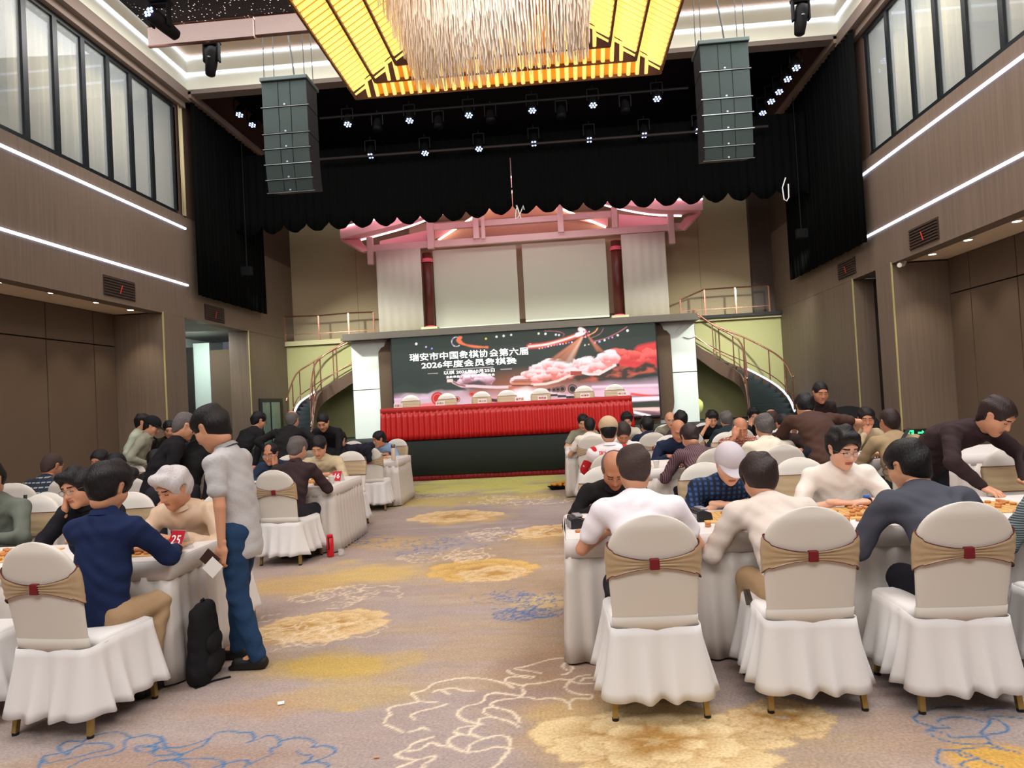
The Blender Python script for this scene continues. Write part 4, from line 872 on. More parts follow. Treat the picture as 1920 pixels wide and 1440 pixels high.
for s_, nm_ in ((-1, 'left'), (1, 'right')):  # floodlights added to brighten the lower back wall, not part of the stage rig
    x_ = -7.02 if s_ < 0 else 5.42
    o = empty('added_floodlight', (x_, 15.9, 4.9), 0, 'small black floodlight added on the %s side curtain, aimed at the back wall' % nm_, 'stage light')
    MB().box((-0.12, -0.08, -0.1), (0.12, 0.05, 0.1)).build('housing', BK, o, bevel=0.01); MB().tube([(0, 0, 0.1), (0, 0, 3.0)], 0.012, 6).build('drop_pipe', BK, o)
    lamp('added_floodlight_lamp', (x_, 15.97, 4.9), (-5.0 if s_ < 0 else 3.9, 19.2, 1.6), 0.25, 85, (0.97, 1.0, 0.88), 0.2, 1.5)
def par(px, py, Y, lit, lab, grp=None):
    o = (pl_ if lit else pu_)
    if usedp[lit]: o = copy_tree(o)
    usedp[lit] = True; o.location = at(px, py, Y=Y); tag(o, lab, 'stage light')
    if 'group' in o: del o['group']
    if grp: o['group'] = grp
L1 = [(652,233),(768,226),(879,216),(998,207),(1112,197),(1232,185)]; ordn = ['first', 'second', 'third', 'fourth', 'fifth', 'sixth', 'seventh']
for i, (x, y) in enumerate(L1): par(x, y, 15.0, True, 'glowing blue white stage light, %s from the left in the upper row' % ordn[i], 'lit stage lights of the upper row')
for i, (x, y) in enumerate([(695,292),(797,287),(898,279),(1001,269),(1105,262),(1208,253),(1309,245)]): par(x, y, 15.75, True, 'glowing blue white stage light, %s from the left in the lower row' % ordn[i], 'lit stage lights of the lower row')
for i, (x, y) in enumerate([(449,215),(473,234)]): par(x, y, 15.3+0.9*i, True, ['upper', 'lower'][i]+' white stage light of the pair left of the left speaker', 'side stage lights left')
for i, (x, y) in enumerate([(1493,127),(1477,148),(1461,172),(1446,190),(1430,212)]): par(x, y, 14.6+0.45*i, True, 'white stage light, %s from the top in the slanting row beside the right speaker' % ordn[i], 'side stage lights right')
for i, (x, y) in enumerate([(708,238),(822,233),(920,222),(1053,214),(1173,204)]): par(x, y+5, 15.0, False, 'unlit black stage lamp, %s from the left between the glowing upper lights' % ordn[i], 'unlit lamps of the upper row')
o = MB().tube([at(1473,333,Y=14.6), at(1467,352,Y=14.6), at(1470,374,Y=14.6), at(1475,377,Y=14.6), at(1479,370,Y=14.6), at(1478,345,Y=14.6)], 0.012, 6).build('rope_loop', M('cable_white', (235, 235, 230))); tag(o, 'white rope loop hanging beside the right black curtain', 'rope')
o = MB().tube([at(968+7*math.sin(t)+t*1.2, 385+25*abs(math.sin(t*0.9)), Y=15.6) for t in [i*0.35 for i in range(22)]], 0.012, 6).build('rope_loop', M('cable_white', (235, 235, 230))); tag(o, 'pale rope loops hanging in front of the pavilion gable', 'rope')
# vents, soffit lights, camera, exit sign
VB = M('vent_dark', (52, 40, 34), 0.7); RED = M('red_streamer', (190, 50, 40))
def vent(x0, y0, x1, y1, X, lab):
    a = at(x0, y0, X=X); b = at(x1, y1, X=X); s = 1 if X > 0 else -1; h = 0.34; zc = (a.z+b.z)/2; q0, q1 = min(a.y, b.y), max(a.y, b.y)
    o = empty('air_vent', (X, (q0+q1)/2, zc), 0, lab, 'vent'); w = (q1-q0)/2
    MB().box((-0.01, -w, -h/2), (0.01, w, h/2)).build('backing', VB, o)
    for k in range(7): z = -h/2+0.03+k*(h-0.06)/6; MB().box((-s*0.03-0.004, -w+0.02, z-0.008), (-s*0.005, w-0.02, z+0.008)).build('slat', M('vent_slat', (74, 58, 50)), o)
    MB().bar((-s*0.045, -0.05, -0.1), (-s*0.045, 0.02, 0.05), 0.012).build('streamer', RED, o)
vent(193, 528, 253, 553, XL, 'dark wall vent under the lower light line on the left wall'); vent(383, 580, 420, 597, XL, 'small dark vent below the left black curtain')
vent(1706, 448, 1761, 430, XR, 'dark wall vent under the lower light line on the right wall'); vent(1572, 507, 1605, 500, XR, 'small dark vent below the right black curtain')
DG = M('downlight_glow', (255, 244, 220), emit=14)
for i, (x, y) in enumerate([(5,529),(98,549),(182,567),(245,581),(1907,415),(1815,450),(1748,477)]):
    p = at(x, y, Z=3.665); o = empty('downlight', p, 0, '%s round downlight in the %s soffit above the folding panels' % (['nearest','second nearest','third nearest','farthest','nearest','middle','farthest'][i], 'left' if i < 4 else 'right'), 'ceiling light', 'soffit downlights '+('left' if i < 4 else 'right'))
    MB().lathe([(0.055, -0.004), (0.055, 0.0)], (0, 0, 0), 20).build('lens', DG, o); MB().lathe([(0.075, -0.003), (0.08, 0.003)], (0, 0, 0.001), 20).build('ring', M('ring_white', (220, 215, 200)), o)
    l = bpy.data.lights.new('downlight_lamp', 'SPOT'); l.energy = 42; l.spot_size = 1.5; l.spot_blend = 0.7; l.color = (1, 0.88, 0.68); l.shadow_soft_size = 0.05
    lo = bpy.data.objects.new('downlight_lamp', l); COL.objects.link(lo); lo.location = (p.x, p.y, p.z-0.03)
l = bpy.data.lights.new('downlight_lamp', 'SPOT'); l.energy = 30; l.spot_size = 1.4; l.spot_blend = 0.7; l.color = (1, 0.88, 0.68); lo = bpy.data.objects.new('downlight_lamp', l); COL.objects.link(lo); lo.location = (-7.9, 16.3, 3.6)
p = at(1693, 489, Z=3.66); o = empty('security_camera', p, 0, 'small white security camera under the right soffit corner', 'camera'); MB().lathe([(0.05, -0.05), (0.06, 0.0)], (0, 0, 0), 16).build('mount', M('ring_white', (220, 215, 200)), o); MB().tube([(0, 0, -0.06), (-0.12, -0.12, -0.09)], 0.04, 12).build('body', M('ring_white', (220, 215, 200)), o)
p = at(1716, 812, Y=12.9); ex = empty('exit_sign', p, 0, 'green glowing exit sign low on the right pilaster', 'sign')
MB().box((-0.2, -0.03, -0.07), (0.2, 0.0, 0.07)).build('box', M('sign_dark', (24, 30, 28)), ex); EG = M('exit_green', (60, 230, 140), emit=1.5, ecol=(60, 225, 140))
MB().box((-0.16, -0.04, -0.05), (-0.04, -0.03, 0.055)).build('door_pictogram', EG, ex); r = MB(); r.tube([(-0.10, -0.045, 0.035), (-0.10, -0.045, 0.0), (-0.07, -0.045, -0.04)], 0.008, 5).tube([(-0.10, -0.045, 0.0), (-0.13, -0.045, -0.035)], 0.008, 5).tube([(-0.13, -0.045, 0.02), (-0.07, -0.045, 0.01)], 0.006, 5); r.build('running_figure', M('sign_dark', (24, 30, 28)), ex)
MB().add([(0.03, -0.04, -0.01), (0.10, -0.04, -0.01), (0.10, -0.04, -0.035), (0.15, -0.04, 0.005), (0.10, -0.04, 0.045), (0.10, -0.04, 0.02), (0.03, -0.04, 0.02)], [tuple(range(7))]).build('arrow', EG, ex, solid=0.004)
# ================================================================ FURNITURE
CH = M('chair_cover_white', (226, 224, 222), 0.7, bump=0.05, bscale=9, spec=0.3); CB = M('chair_back_cover', (214, 208, 198), 0.7, bump=0.04, bscale=6, spec=0.3)
SASH = M('sash_champagne', (178, 154, 120), 0.34, spec=0.6, bump=0.06, bscale=25); BUR = M('burgundy_ribbon', (112, 24, 30), 0.5); GLD = M('chair_leg_gold', (168, 142, 84), 0.35, 0.6)
SASHD = M('sash_burgundy_edge', (104, 30, 34), 0.45)
def hw(z):   # half width of the chair back at height z
    zt = 1.015
    if z < 0.80: return 0.205+0.022*(z-0.42)/0.38
    return 0.227*math.sqrt(max(0.0, 1-((z-0.80)/(zt-0.80))**2.3))
def yb(z): return -0.215-0.10*max(0, z-0.45)/0.55   # the back leans away from the seat
def make_chair(seed, skirt_mat=CH, knot=True, sash=True, back=None):
    rs = np.random.RandomState(seed); o = empty('banquet_chair', (0, 0, 0)); th = 0.028
    def fn(u, v):
        z = 0.40+(1.014-0.40)*(1-(1-v)**1.6); a = u*2*PI; w = hw(z); c, s = math.cos(a), math.sin(a)
        x = w*abs(c)**0.55*(1 if c > 0 else -1); t = th*(1 if z < 0.96 else max(0.25, (1.03-z)/0.07)); y = t*abs(s)**0.7*(1 if s > 0 else -1)
        return (x, yb(z)+y-0.012*(1-(x/0.23)**2)*(1 if s < 0 else 1), z)
    b = MB().grid(fn, 40, 22, closed=True); n = len(b.v); b.f.append(tuple(range(n-40, n))); b.mi.append(0)
    b.build('back_cover', back or CB, o, sm=True, normals=False)
    def band(u, v):
        a = u*2*PI; c, s = math.cos(a), math.sin(a); z = 0.435+0.07*v
        return ((hw(z)+0.003)*abs(c)**0.55*(1 if c > 0 else -1), yb(z)+(th+0.003)*abs(s)**0.7*(1 if s > 0 else -1)-0.012*(1-abs(c)**1.1)*(1 if s < 0 else 1), z-0.006*(c*c))
    MB().grid(band, 40, 3, closed=True).build('back_band', back or CB, o, sm=True, normals=False, solid=0.002)
    # seat cushion
    bm = MB().box((-0.225, -0.16, 0.40), (0.225, 0.255, 0.475)); s_ = bm.build('seat', CH, o, bevel=0.03, sm=True)
    # pleated skirt
    k = 15; ph = rs.rand()*6
    W_, D_, RC_ = 0.222, 0.264, 0.045; segs = []
    for (cx, cy, nx_, ny_, a0) in [(-1, -1, 0, -1, -PI/2), (1, -1, 1, 0, 0.0), (1, 1, 0, 1, PI/2), (-1, 1, -1, 0, PI)]:
        pass
    def rim(L):      # rounded rectangle by arc length, starts at the rear left corner; returns x, y, normal
        parts = [(2*(W_-RC_), (-(W_-RC_), -D_), (1, 0), (0, -1)), (2*(D_-RC_), (W_, -(D_-RC_)), (0, 1), (1, 0)), (2*(W_-RC_), (W_-RC_, D_), (-1, 0), (0, 1)), (2*(D_-RC_), (-W_, D_-RC_), (0, -1), (-1, 0))]
        arc = PI/2*RC_
        for k_, (l, p, t, n) in enumerate(parts):
            if L <= l: return p[0]+t[0]*L, p[1]+t[1]*L, n[0], n[1]
            L -= l
            if L <= arc:
                th = L/RC_; nx_ = n[0]*math.cos(th)+t[0]*math.sin(th); ny_ = n[1]*math.cos(th)+t[1]*math.sin(th)
                return p[0]+t[0]*l-n[0]*RC_+nx_*RC_, p[1]+t[1]*l-n[1]*RC_+ny_*RC_, nx_, ny_
            L -= arc
        return -(W_-RC_), -D_, 0, -1
    TL = 4*(W_+D_-2*RC_)+2*PI*RC_
    def sk(u, v):
        L = u*TL; x, y, nx_, ny_ = rim(L)
        ww = L/TL*2*PI; f = math.sin(k*ww+ph+0.9*math.sin(3*ww+ph)); f = f*abs(f)**0.25; am = 0.6+0.4*math.sin(5*ww+ph*2)
        vv = v**1.15; off = vv*(0.060+0.030*f*am)
        zt = 0.448 if y < -0.2 else (0.455 if y > -0.1 else 0.448+0.07*(y+0.2))
        return (x+nx_*off*1.1, y+0.008+ny_*off, zt-v*(0.342+0.008*f*am))
    MB().grid(sk, 190, 9, closed=True).build('skirt', skirt_mat, o, sm=True, normals=False, solid=0.004)
    for sx in (-1, 1):
        for y0, y1 in ((-0.2, -0.25), (0.22, 0.235)):
            MB().bar((sx*0.205, y0, 0.40), (sx*0.225, y1, 0.012), 0.026, up=(0, 1, 0)).build('leg', GLD, o); 
            MB().lathe([(0.017, 0), (0.017, 0.014)], (sx*0.225, y1, 0), 10).build('foot', M('rubber_black', (24, 22, 22)), o)
    if sash:
        def sf(u, v, e=0.0):
            a = u*2*PI-PI/2; c, s = math.cos(a), math.sin(a)     # u=0 is the middle of the rear face
            g = min(u, 1-u)*2; pin = min(1, g/0.50) if knot else 1.0; hh = 0.020+0.074*pin
            z = 0.775+(v-0.5)*2*(hh+e)-0.0*pin+ (0.008*math.sin(6*v+2) if pin > .5 else 0)
            rip = 0.0045*math.sin(v*PI*7+u*9)*(1 if g < 0.55 else 0.4); zz = min(max(z, 0.5), 0.95)
            x = (hw(zz)+0.010+rip*0.3)*abs(c)**0.55*(1 if c > 0 else -1); y = (th+0.011+rip+0.004*(1-pin))*abs(s)**0.7*(1 if s > 0 else -1)
            return (x, yb(zz)+y-0.012*(1-(x/0.23)**2), z)
        MB().grid(lambda u, v: sf(u, v), 72, 13, closed=True).build('sash', SASH, o, sm=True, normals=False)
        ed = MB().grid(lambda u, v: sf(u, 1.0+v*0.03, 0), 72, 2, closed=True).grid(lambda u, v: sf(u, -v*0.03, 0), 72, 2, closed=True).build('sash_edge', SASHD, o, sm=True, normals=False, solid=0.003)
        if knot:
            MB().box((-0.024, yb(0.775)-th-0.035, 0.747), (0.024, yb(0.775)-th-0.008, 0.803)).build('knot', BUR, o, bevel=0.006)
    return o
CP = [make_chair(1), make_chair(2), make_chair(3, knot=True)]; CPu = [False]*3
def chair(x, y, rz, lab, grp, k=0, z=0.0):
    o = CP[k] if not CPu[k] else copy_tree(CP[k]); CPu[k] = True
    o.location = (x, y, z); o.rotation_euler = (0, 0, rz); tag(o, lab, 'chair'); 
    if 'group' in o: del o['group']
    if grp: o['group'] = grp
    return o
CLOTH = M('table_cloth_white', (222, 216, 212), 0.55, bump=0.05, bscale=5, spec=0.4); CLOTH2 = M('table_skirt_satin', (208, 200, 192), 0.42, bump=0.06, bscale=4, spec=0.5)
REDV = M('red_velvet', (204, 30, 28), 0.35, bump=0.15, bscale=8, spec=0.6); REDT = M('red_velvet_top', (200, 34, 32), 0.5, sheen=0.4)
def table(x0, x1, y0, y1, h, lab, grp, ztop=None, mt=CLOTH, ms=CLOTH2, z=0.0, per=0.12, amp=0.014, drop=0.11, name='banquet_table', flare=0.03):
    o = empty(name, ((x0+x1)/2, (y0+y1)/2, z), 0, lab, 'table', grp); w, d = (x1-x0)/2, (y1-y0)/2
    MB().box((-w, -d, h-0.03), (w, d, h)).build('tabletop', mt, o, bevel=0.012)
    per_len = 4*(w+d)
    def rim(t, off, zz):
        t = t % 1.0; L = t*per_len
        for (ax, ay, bx, by, nx_, ny_) in [(-w,-d,w,-d,0,-1),(w,-d,w,d,1,0),(w,d,-w,d,0,1),(-w,d,-w,-d,-1,0)]:
            l = abs(bx-ax)+abs(by-ay)
            if L <= l+1e-9:
                f = L/l; e = min(f, 1-f)*l; cx = (1-min(1, e/0.06))
                k = off*(1+0.0*cx); px_, py_ = ax+(bx-ax)*f, ay+(by-ay)*f
                tx, ty = (bx-ax)/l, (by-ay)/l; sgn = 1 if f > 0.5 else -1
                return (px_+nx_*k+tx*sgn*cx*off*0.9, py_+ny_*k+ty*sgn*cx*off*0.9, zz)
            L -= l
        return (-w, -d, zz)
    n = int(per_len/0.015)
    def up(u, v): return rim(u, 0.008+0.004*math.sin(u*37), h-0.008-drop*v)
    MB().grid(up, n//2, 3, closed=True).build('cloth_drop', mt, o, sm=True, normals=False, solid=0.004)
    def sk(u, v):
        L = u*per_len; f = math.sin(2*PI*L/per+1.3*math.sin(L*3.1)+0.6*math.sin(L*7.3)); 
        return rim(u, 0.004+flare*v+amp*(0.35+0.65*v)*f, h-drop*0.9-v*(h-drop*0.9-0.015))
    MB().grid(sk, n, 6, closed=True).build('table_skirt', ms, o, sm=True, normals=False, solid=0.003)
    for sx in (-1, 1):
        for sy in (-1, 1): MB().tube([(sx*(w-0.08), sy*(d-0.08), 0.0), (sx*(w-0.08), sy*(d-0.08), h-0.03)], 0.016, 6).build('leg', M('bare_metal', (150, 158, 158)), o)
    return o
# rows: near, middle, far on either side of the aisle
G = 'white skirted tables of the %s row'
table(-4.20, -2.42, 4.20, 4.90, 0.75, 'white skirted table with number 25 card at the aisle end of the near left row', None)
table(-6.05, -4.24, 4.20, 4.90, 0.75, 'white skirted table at the left picture edge, next to the number 25 table', None)
table(-4.40, -2.62, 7.95, 9.05, 0.75, 'white skirted table with number 16 card at the aisle end of the middle left row', None)
table(-6.20, -4.44, 7.95, 9.05, 0.75, 'white skirted table of the middle left row nearer the wall', None)
table(-4.50, -2.70, 11.45, 12.45, 0.75, 'white skirted table with pale thermos at the aisle end of the far left row', None)
table(-0.02, 1.62, 4.36, 5.28, 0.75, 'white skirted table with black chess clock at the aisle end of the near right row', None)
table(1.66, 3.40, 4.36, 5.28, 0.75, 'white skirted table in front of the man with a wristwatch, near right row', None)
table(0.26, 1.90, 8.10, 9.24, 0.75, 'white skirted table with orange tea jar at the aisle end of the middle right row', None)
table(1.94, 3.70, 8.10, 9.24, 0.75, 'white skirted table of the middle right row behind the man in brown', None)
table(3.74, 5.40, 8.10, 9.24, 0.75, 'white skirted table of the middle right row nearest the wall', None)
table(0.03, 1.75, 11.60, 12.70, 0.75, 'white skirted table at the aisle end of the far right row beside the stage', None)
table(1.79, 3.6, 11.60, 12.70, 0.75, 'white skirted table of the far right row under the stage stairs', None)
# red head table on the stage: three pieces
q0 = at(713, 768, Y=15.3).x; q1 = at(1184, 745, Y=15.3).x
names3 = ['left', 'middle', 'right']
for k in range(3):
    table(q0+(q1-q0)*k/3+0.005, q0+(q1-q0)*(k+1)/3-0.005, 15.30, 15.95, 0.735, 'red velvet skirted head table on the stage, %s piece of three' % names3[k], None, mt=REDT, ms=REDV, z=0.852, per=0.12, amp=0.018, drop=0.10, flare=0.03)
for i, (px, lb) in enumerate([(762,'far left'),(832,'second from left'),(899,'third from left'),(948,'fourth from left'),(1013,'fourth from right'),(1097,'second from right'),(1156,'far right')]):
    x = at(px, 748, Y=16.2).x; chair(x, 16.35, PI, 'white domed chair behind the red head table, %s' % lb, 'chairs behind the head table', 2, 0.852)
RTX = M('card_red_ink', (190, 50, 40)); CARD = M('card_white', (240, 238, 232), 0.5)
nm7 = ['王金二', '孙成义', '林少杰', '金海龙', '陈朝金', '叶建平', '林春水']
for i, px in enumerate([747,826,905,975,1018,1098,1168]):
    p = at(px, 760, Y=15.42); o = empty('name_card', (p.x, 15.42, 1.589), 0, 'small white name card with red lettering on the red table, %s from the left' % ordn[i], 'name card', 'name cards on the head table')
    MB().add([(-0.10, -0.03, 0), (0.10, -0.03, 0), (0.10, 0, 0.09), (-0.10, 0, 0.09), (-0.10, 0.03, 0), (0.10, 0.03, 0)], [(0, 1, 2, 3), (3, 2, 5, 4)]).build('card', CARD, o, solid=0.002)
    t = text('lettering', nm7[i], (0, -0.0235, 0.042), 0.055, RTX, o, rot=(PI/2-0.32, 0, 0), off=0.001)
# near chairs
chair(0.40, 3.84, 0.02, 'white banquet chair with knotted sash, nearest the aisle in the front right row', None, 0)
chair(1.17, 3.88, 0.0, 'white banquet chair with knotted sash behind the man in the beige jacket', None, 1)
chair(1.865, 3.83, 0.0, 'white banquet chair with knotted sash behind the man in the dark grey shirt', None, 0)
chair(2.62, 3.86, 0.02, 'white banquet chair cut off by the right picture edge', None, 1)
chair(-2.68, 3.80, -0.12, 'white banquet chair behind the man in the navy jacket', None, 0)
chair(-3.42, 3.82, 0.0, 'white banquet chair cut off at the left picture edge', None, 1)
# ================================================================ PEOPLE: signed-distance figures meshed by surface nets
def surface_nets(D, org, h):
    s = D < 0; nx_, ny_, nz_ = D.shape
    c = np.zeros((nx_-1, ny_-1, nz_-1), np.int8)
    for i in (0, 1):
        for j in (0, 1):
            for k in (0, 1): c += s[i:nx_-1+i, j:ny_-1+j, k:nz_-1+k]
    act = (c > 0) & (c < 8); ids = np.argwhere(act)
    if len(ids) == 0: return None
    I = np.full(act.shape, -1, np.int64); I[act] = np.arange(len(ids))
    acc = np.zeros((len(ids), 3)); cnt = np.zeros(len(ids))
    corners = [(i, j, k) for i in (0, 1) for j in (0, 1) for k in (0, 1)]
    vals = {q: D[ids[:, 0]+q[0], ids[:, 1]+q[1], ids[:, 2]+q[2]] for q in corners}
    for a in corners:
        for ax in range(3):
            if a[ax]: continue
            b = list(a); b[ax] = 1; b = tuple(b); va, vb = vals[a], vals[b]; m = (va < 0) != (vb < 0)
            t = np.where(m, va/(va-vb+1e-12), 0); p = np.array(a, float)+np.outer(t, np.eye(3)[ax]); acc += p*m[:, None]; cnt += m
    V = (ids+acc/np.maximum(cnt, 1)[:, None])*h+org
    Q = []
    for ax in range(3):
        o1, o2 = [(1, 2), (2, 0), (0, 1)][ax]
        sl0 = [slice(None)]*3; sl1 = [slice(None)]*3; sl0[ax] = slice(0, -1); sl1[ax] = slice(1, None)
        m = s[tuple(sl0)] != s[tuple(sl1)]; e = np.argwhere(m); e = e[(e[:, o1] > 0) & (e[:, o2] > 0)]
        e = e[(e[:, o1] < act.shape[o1]) & (e[:, o2] < act.shape[o2])]
        if len(e) == 0: continue
        f = s[tuple(e.T)]
        def g(d1, d2): q = e.copy(); q[:, o1] -= d1; q[:, o2] -= d2; return I[tuple(q.T)]
        q = np.stack([g(0, 0), g(1, 0), g(1, 1), g(0, 1)], 1); q[~f] = q[~f][:, ::-1]; Q.append(q)
    Q = np.concatenate(Q); Q = Q[(Q >= 0).all(1)]
    return V, Q
def sdf(prims, h, pad=0.03, wr=None):
    """prims: (kind, data..., k) ; returns verts, quads"""
    lo = np.full(3, 1e9); hi = -lo
    for p in prims:
        if p['op'] == 'sub': continue
        r = max(p['r1'], p['r2'])*1.05; a, b = p['a'], p['b']; lo = np.minimum(lo, np.minimum(a, b)-r); hi = np.maximum(hi, np.maximum(a, b)+r)
    lo -= pad; hi += pad; n = np.ceil((hi-lo)/h).astype(int)+1
    D = np.full(n, 1.0)
    for p in prims:
        a, b, r1, r2, k = p['a'], p['b'], p['r1'], p['r2'], p['k']; R = max(r1, r2)+k+2.5*h
        l = np.maximum(np.floor((np.minimum(a, b)-R-lo)/h).astype(int), 0); u_ = np.minimum(np.ceil((np.maximum(a, b)+R-lo)/h).astype(int)+1, n)
        if (u_ <= l).any(): continue
        X = [lo[i]+h*np.arange(l[i], u_[i]) for i in range(3)]; G = np.stack(np.meshgrid(*X, indexing='ij'), -1)
        ab = b-a; L2 = ab@ab+1e-12; t = np.clip(((G-a)@ab)/L2, 0, 1); v = G-a-t[..., None]*ab
        if p.get('n') is not None:      # flattened along unit vector n by factor f
            m = v@p['n']; v = v+np.outer(m.ravel(), p['n']).reshape(v.shape)*(1/p['f']-1)
            if p.get('n2') is not None: m = v@p['n2']; v = v+np.outer(m.ravel(), p['n2']).reshape(v.shape)*(1/p['f2']-1)
        d = np.sqrt((v**2).sum(-1))-(r1+(r2-r1)*t)
        if p.get('n') is not None: d *= 0.8
        S = (slice(l[0], u_[0]), slice(l[1], u_[1]), slice(l[2], u_[2])); O = D[S]
        if p['op'] == 'add':
            hh = np.clip(0.5+0.5*(O-d)/k, 0, 1); D[S] = O*(1-hh)+d*hh-k*hh*(1-hh)
        elif p['op'] == 'sub':
            hh = np.clip(0.5-0.5*(O+d)/k, 0, 1); D[S] = O*(1-hh)+(-d)*hh+k*hh*(1-hh)
    if wr:
        X = [lo[i]+h*np.arange(n[i]) for i in range(3)]; G = np.meshgrid(*X, indexing='ij')
        x, y, z = G; sd = wr[1]
        D = D+wr[0]*(np.sin(x*31+sd+4*np.sin(z*9+sd))*np.sin(z*37+3*np.sin(x*11+y*7+sd))+0.6*np.sin(z*61+5*np.sin(x*14+sd)+y*23)*np.sin(y*19+x*13))
    return surface_nets(D, lo, h)
def pr(a, b, r1, r2=None, k=0.03, op='add', n=None, f=1, n2=None, f2=1):
    a = np.array(a, float); b = np.array(b, float)
    return dict(a=a, b=b, r1=r1, r2=r1 if r2 is None else r2, k=k, op=op, n=None if n is None else np.array(n, float)/np.linalg.norm(n), f=f, n2=None if n2 is None else np.array(n2, float)/np.linalg.norm(n2), f2=f2)
def ell(c, rx, ry, rz, k=0.02, op='add'):
    r = max(rx, ry, rz); 
    axes = [((1, 0, 0), rx/r), ((0, 1, 0), ry/r), ((0, 0, 1), rz/r)]; axes.sort(key=lambda q: q[1]); (n, f), (n2, f2) = axes[0], axes[1]
    return pr(c, c, r, r, k, op, n, f, n2, f2)
def head_prims(fat=1.0, jaw=1.0):
    P = [ell((0, -0.012, 0.035), 0.077, 0.096, 0.088, 0.02), pr((0, 0.012, -0.045), (0, 0.03, -0.06), 0.056*fat, 0.05*fat, 0.03, n=(0, 1, 0), f=1.0), ell((0, 0.02, -0.03), 0.064*fat, 0.07, 0.075, 0.025),
         pr((0, 0.068, -0.092), (0, 0.066, -0.09), 0.022*jaw, None, 0.03), ell((0.038, 0.05, -0.022), 0.032, 0.03, 0.034, 0.02), ell((-0.038, 0.05, -0.022), 0.032, 0.03, 0.034, 0.02),
         pr((-0.032, 0.078, 0.036), (0.032, 0.078, 0.036), 0.014, 0.014, 0.02),
         pr((0.033, 0.098, 0.014), (0.033, 0.098, 0.014), 0.014, None, 0.014, 'sub'), pr((-0.033, 0.098, 0.014), (-0.033, 0.098, 0.014), 0.014, None, 0.014, 'sub'),
         pr((0.031, 0.074, 0.012), (0.031, 0.074, 0.012), 0.0135, None, 0.005), pr((-0.031, 0.074, 0.012), (-0.031, 0.074, 0.012), 0.0135, None, 0.005),
         pr((0, 0.086, 0.022), (0, 0.106, -0.022), 0.008, 0.0125, 0.010), pr((-0.012, 0.094, -0.026), (0.012, 0.094, -0.026), 0.009, 0.009, 0.006),
         pr((-0.017, 0.083, -0.052), (0.017, 0.083, -0.052), 0.0085, 0.0085, 0.007), pr((-0.013, 0.082, -0.062), (0.013, 0.082, -0.062), 0.0085, 0.0085, 0.006), pr((-0.026, 0.094, -0.057), (0.026, 0.094, -0.057), 0.0035, 0.0035, 0.004, 'sub'),
         pr((0, -0.018, -0.05), (0, -0.024, -0.085), 0.048, 0.046, 0.03)]
    for s in (-1, 1): P += [pr((s*0.078, -0.004, 0.012), (s*0.074, 0.0, -0.022), 0.021, 0.013, 0.006, n=(1, 0.25*s, 0), f=0.42), pr((s*0.087, 0.002, 0.008), (s*0.087, 0.002, -0.004), 0.008, 0.006, 0.005, 'sub')]
    return P
_hc = {}
def head_mesh(h, fat, jaw):
    key = ('h', h, fat, jaw)
    if key not in _hc:
        V, Q = sdf(head_prims(fat, jaw), h, 0.015); c = V[Q].mean(1); mi = np.zeros(len(Q), int); ax = np.abs(c[:, 0])
        mi[(ax > 0.014) & (ax < 0.050) & (c[:, 1] > 0.060) & (c[:, 2] > 0.029+0.10*np.clip(ax-0.02, 0, 1)*0+0.004*np.sin(ax*60)) & (c[:, 2] < 0.038+0.004*np.sin(ax*60))] = 1
        mi[(ax > 0.019) & (ax < 0.044) & (c[:, 1] > 0.062) & (np.abs(c[:, 2]-0.0095+18*(ax-0.031)**2) < 0.0034)] = 1
        mi[(ax < 0.024) & (c[:, 1] > 0.078) & (c[:, 2] > -0.067) & (c[:, 2] < -0.049)] = 2
        _hc[key] = (V, Q, mi)
    return _hc[key]
def hair_mesh(style, h):
    key = ('hair', style, h)
    if key not in _hc:
        off = dict(short=0.014, full=0.022, buzz=0.006, bald=0.008, wispy=0.008, side=0.02).get(style, 0.013)
        P = [ell((0, -0.014, 0.036), 0.077+off, 0.096+off, 0.088+off, 0.02), ell((0, -0.045, -0.01), 0.07+off*0.6, 0.06+off*0.6, 0.075, 0.02), ell((0, -0.052, -0.055), 0.046+off*0.3, 0.030+off*0.4, 0.05, 0.02)]
        if style in ('full', 'side'): P += [pr((-0.035, 0.06, 0.105), (0.045, 0.07, 0.108), 0.026, 0.03, 0.03), pr((0, 0, 0.13), (0, 0, 0.13), 0.03, None, 0.04)]
        # cut the face, the area under the ears and the neck
        P += [ell((0, 0.135, -0.028), 0.100, 0.094, 0.122 if style != 'wispy' else 0.145, 0.008, 'sub'), ell((0, 0.09, -0.12), 0.2, 0.125, 0.115, 0.02, 'sub'), ell((0, 0.0, -0.212), 0.2, 0.2, 0.115, 0.015, 'sub')]
        if style == 'bald': P += [ell((0, 0.03, 0.13), 0.085, 0.14, 0.10, 0.015, 'sub'), ell((0, 0.14, 0.06), 0.12, 0.12, 0.12, 0.01, 'sub')]
        if style == 'wispy': P += [ell((0, 0.10, 0.12), 0.06, 0.09, 0.06, 0.01, 'sub')]
        for s in (-1, 1): P.append(pr((s*0.095, 0.0, 0.0), (s*0.095, 0.01, -0.04), 0.026, 0.03, 0.008, 'sub'))
        _hc[key] = sdf(P, h, 0.02, (0.0034 if style in ('full', 'short', 'side') else 0.001, 2.0))
    return _hc[key]
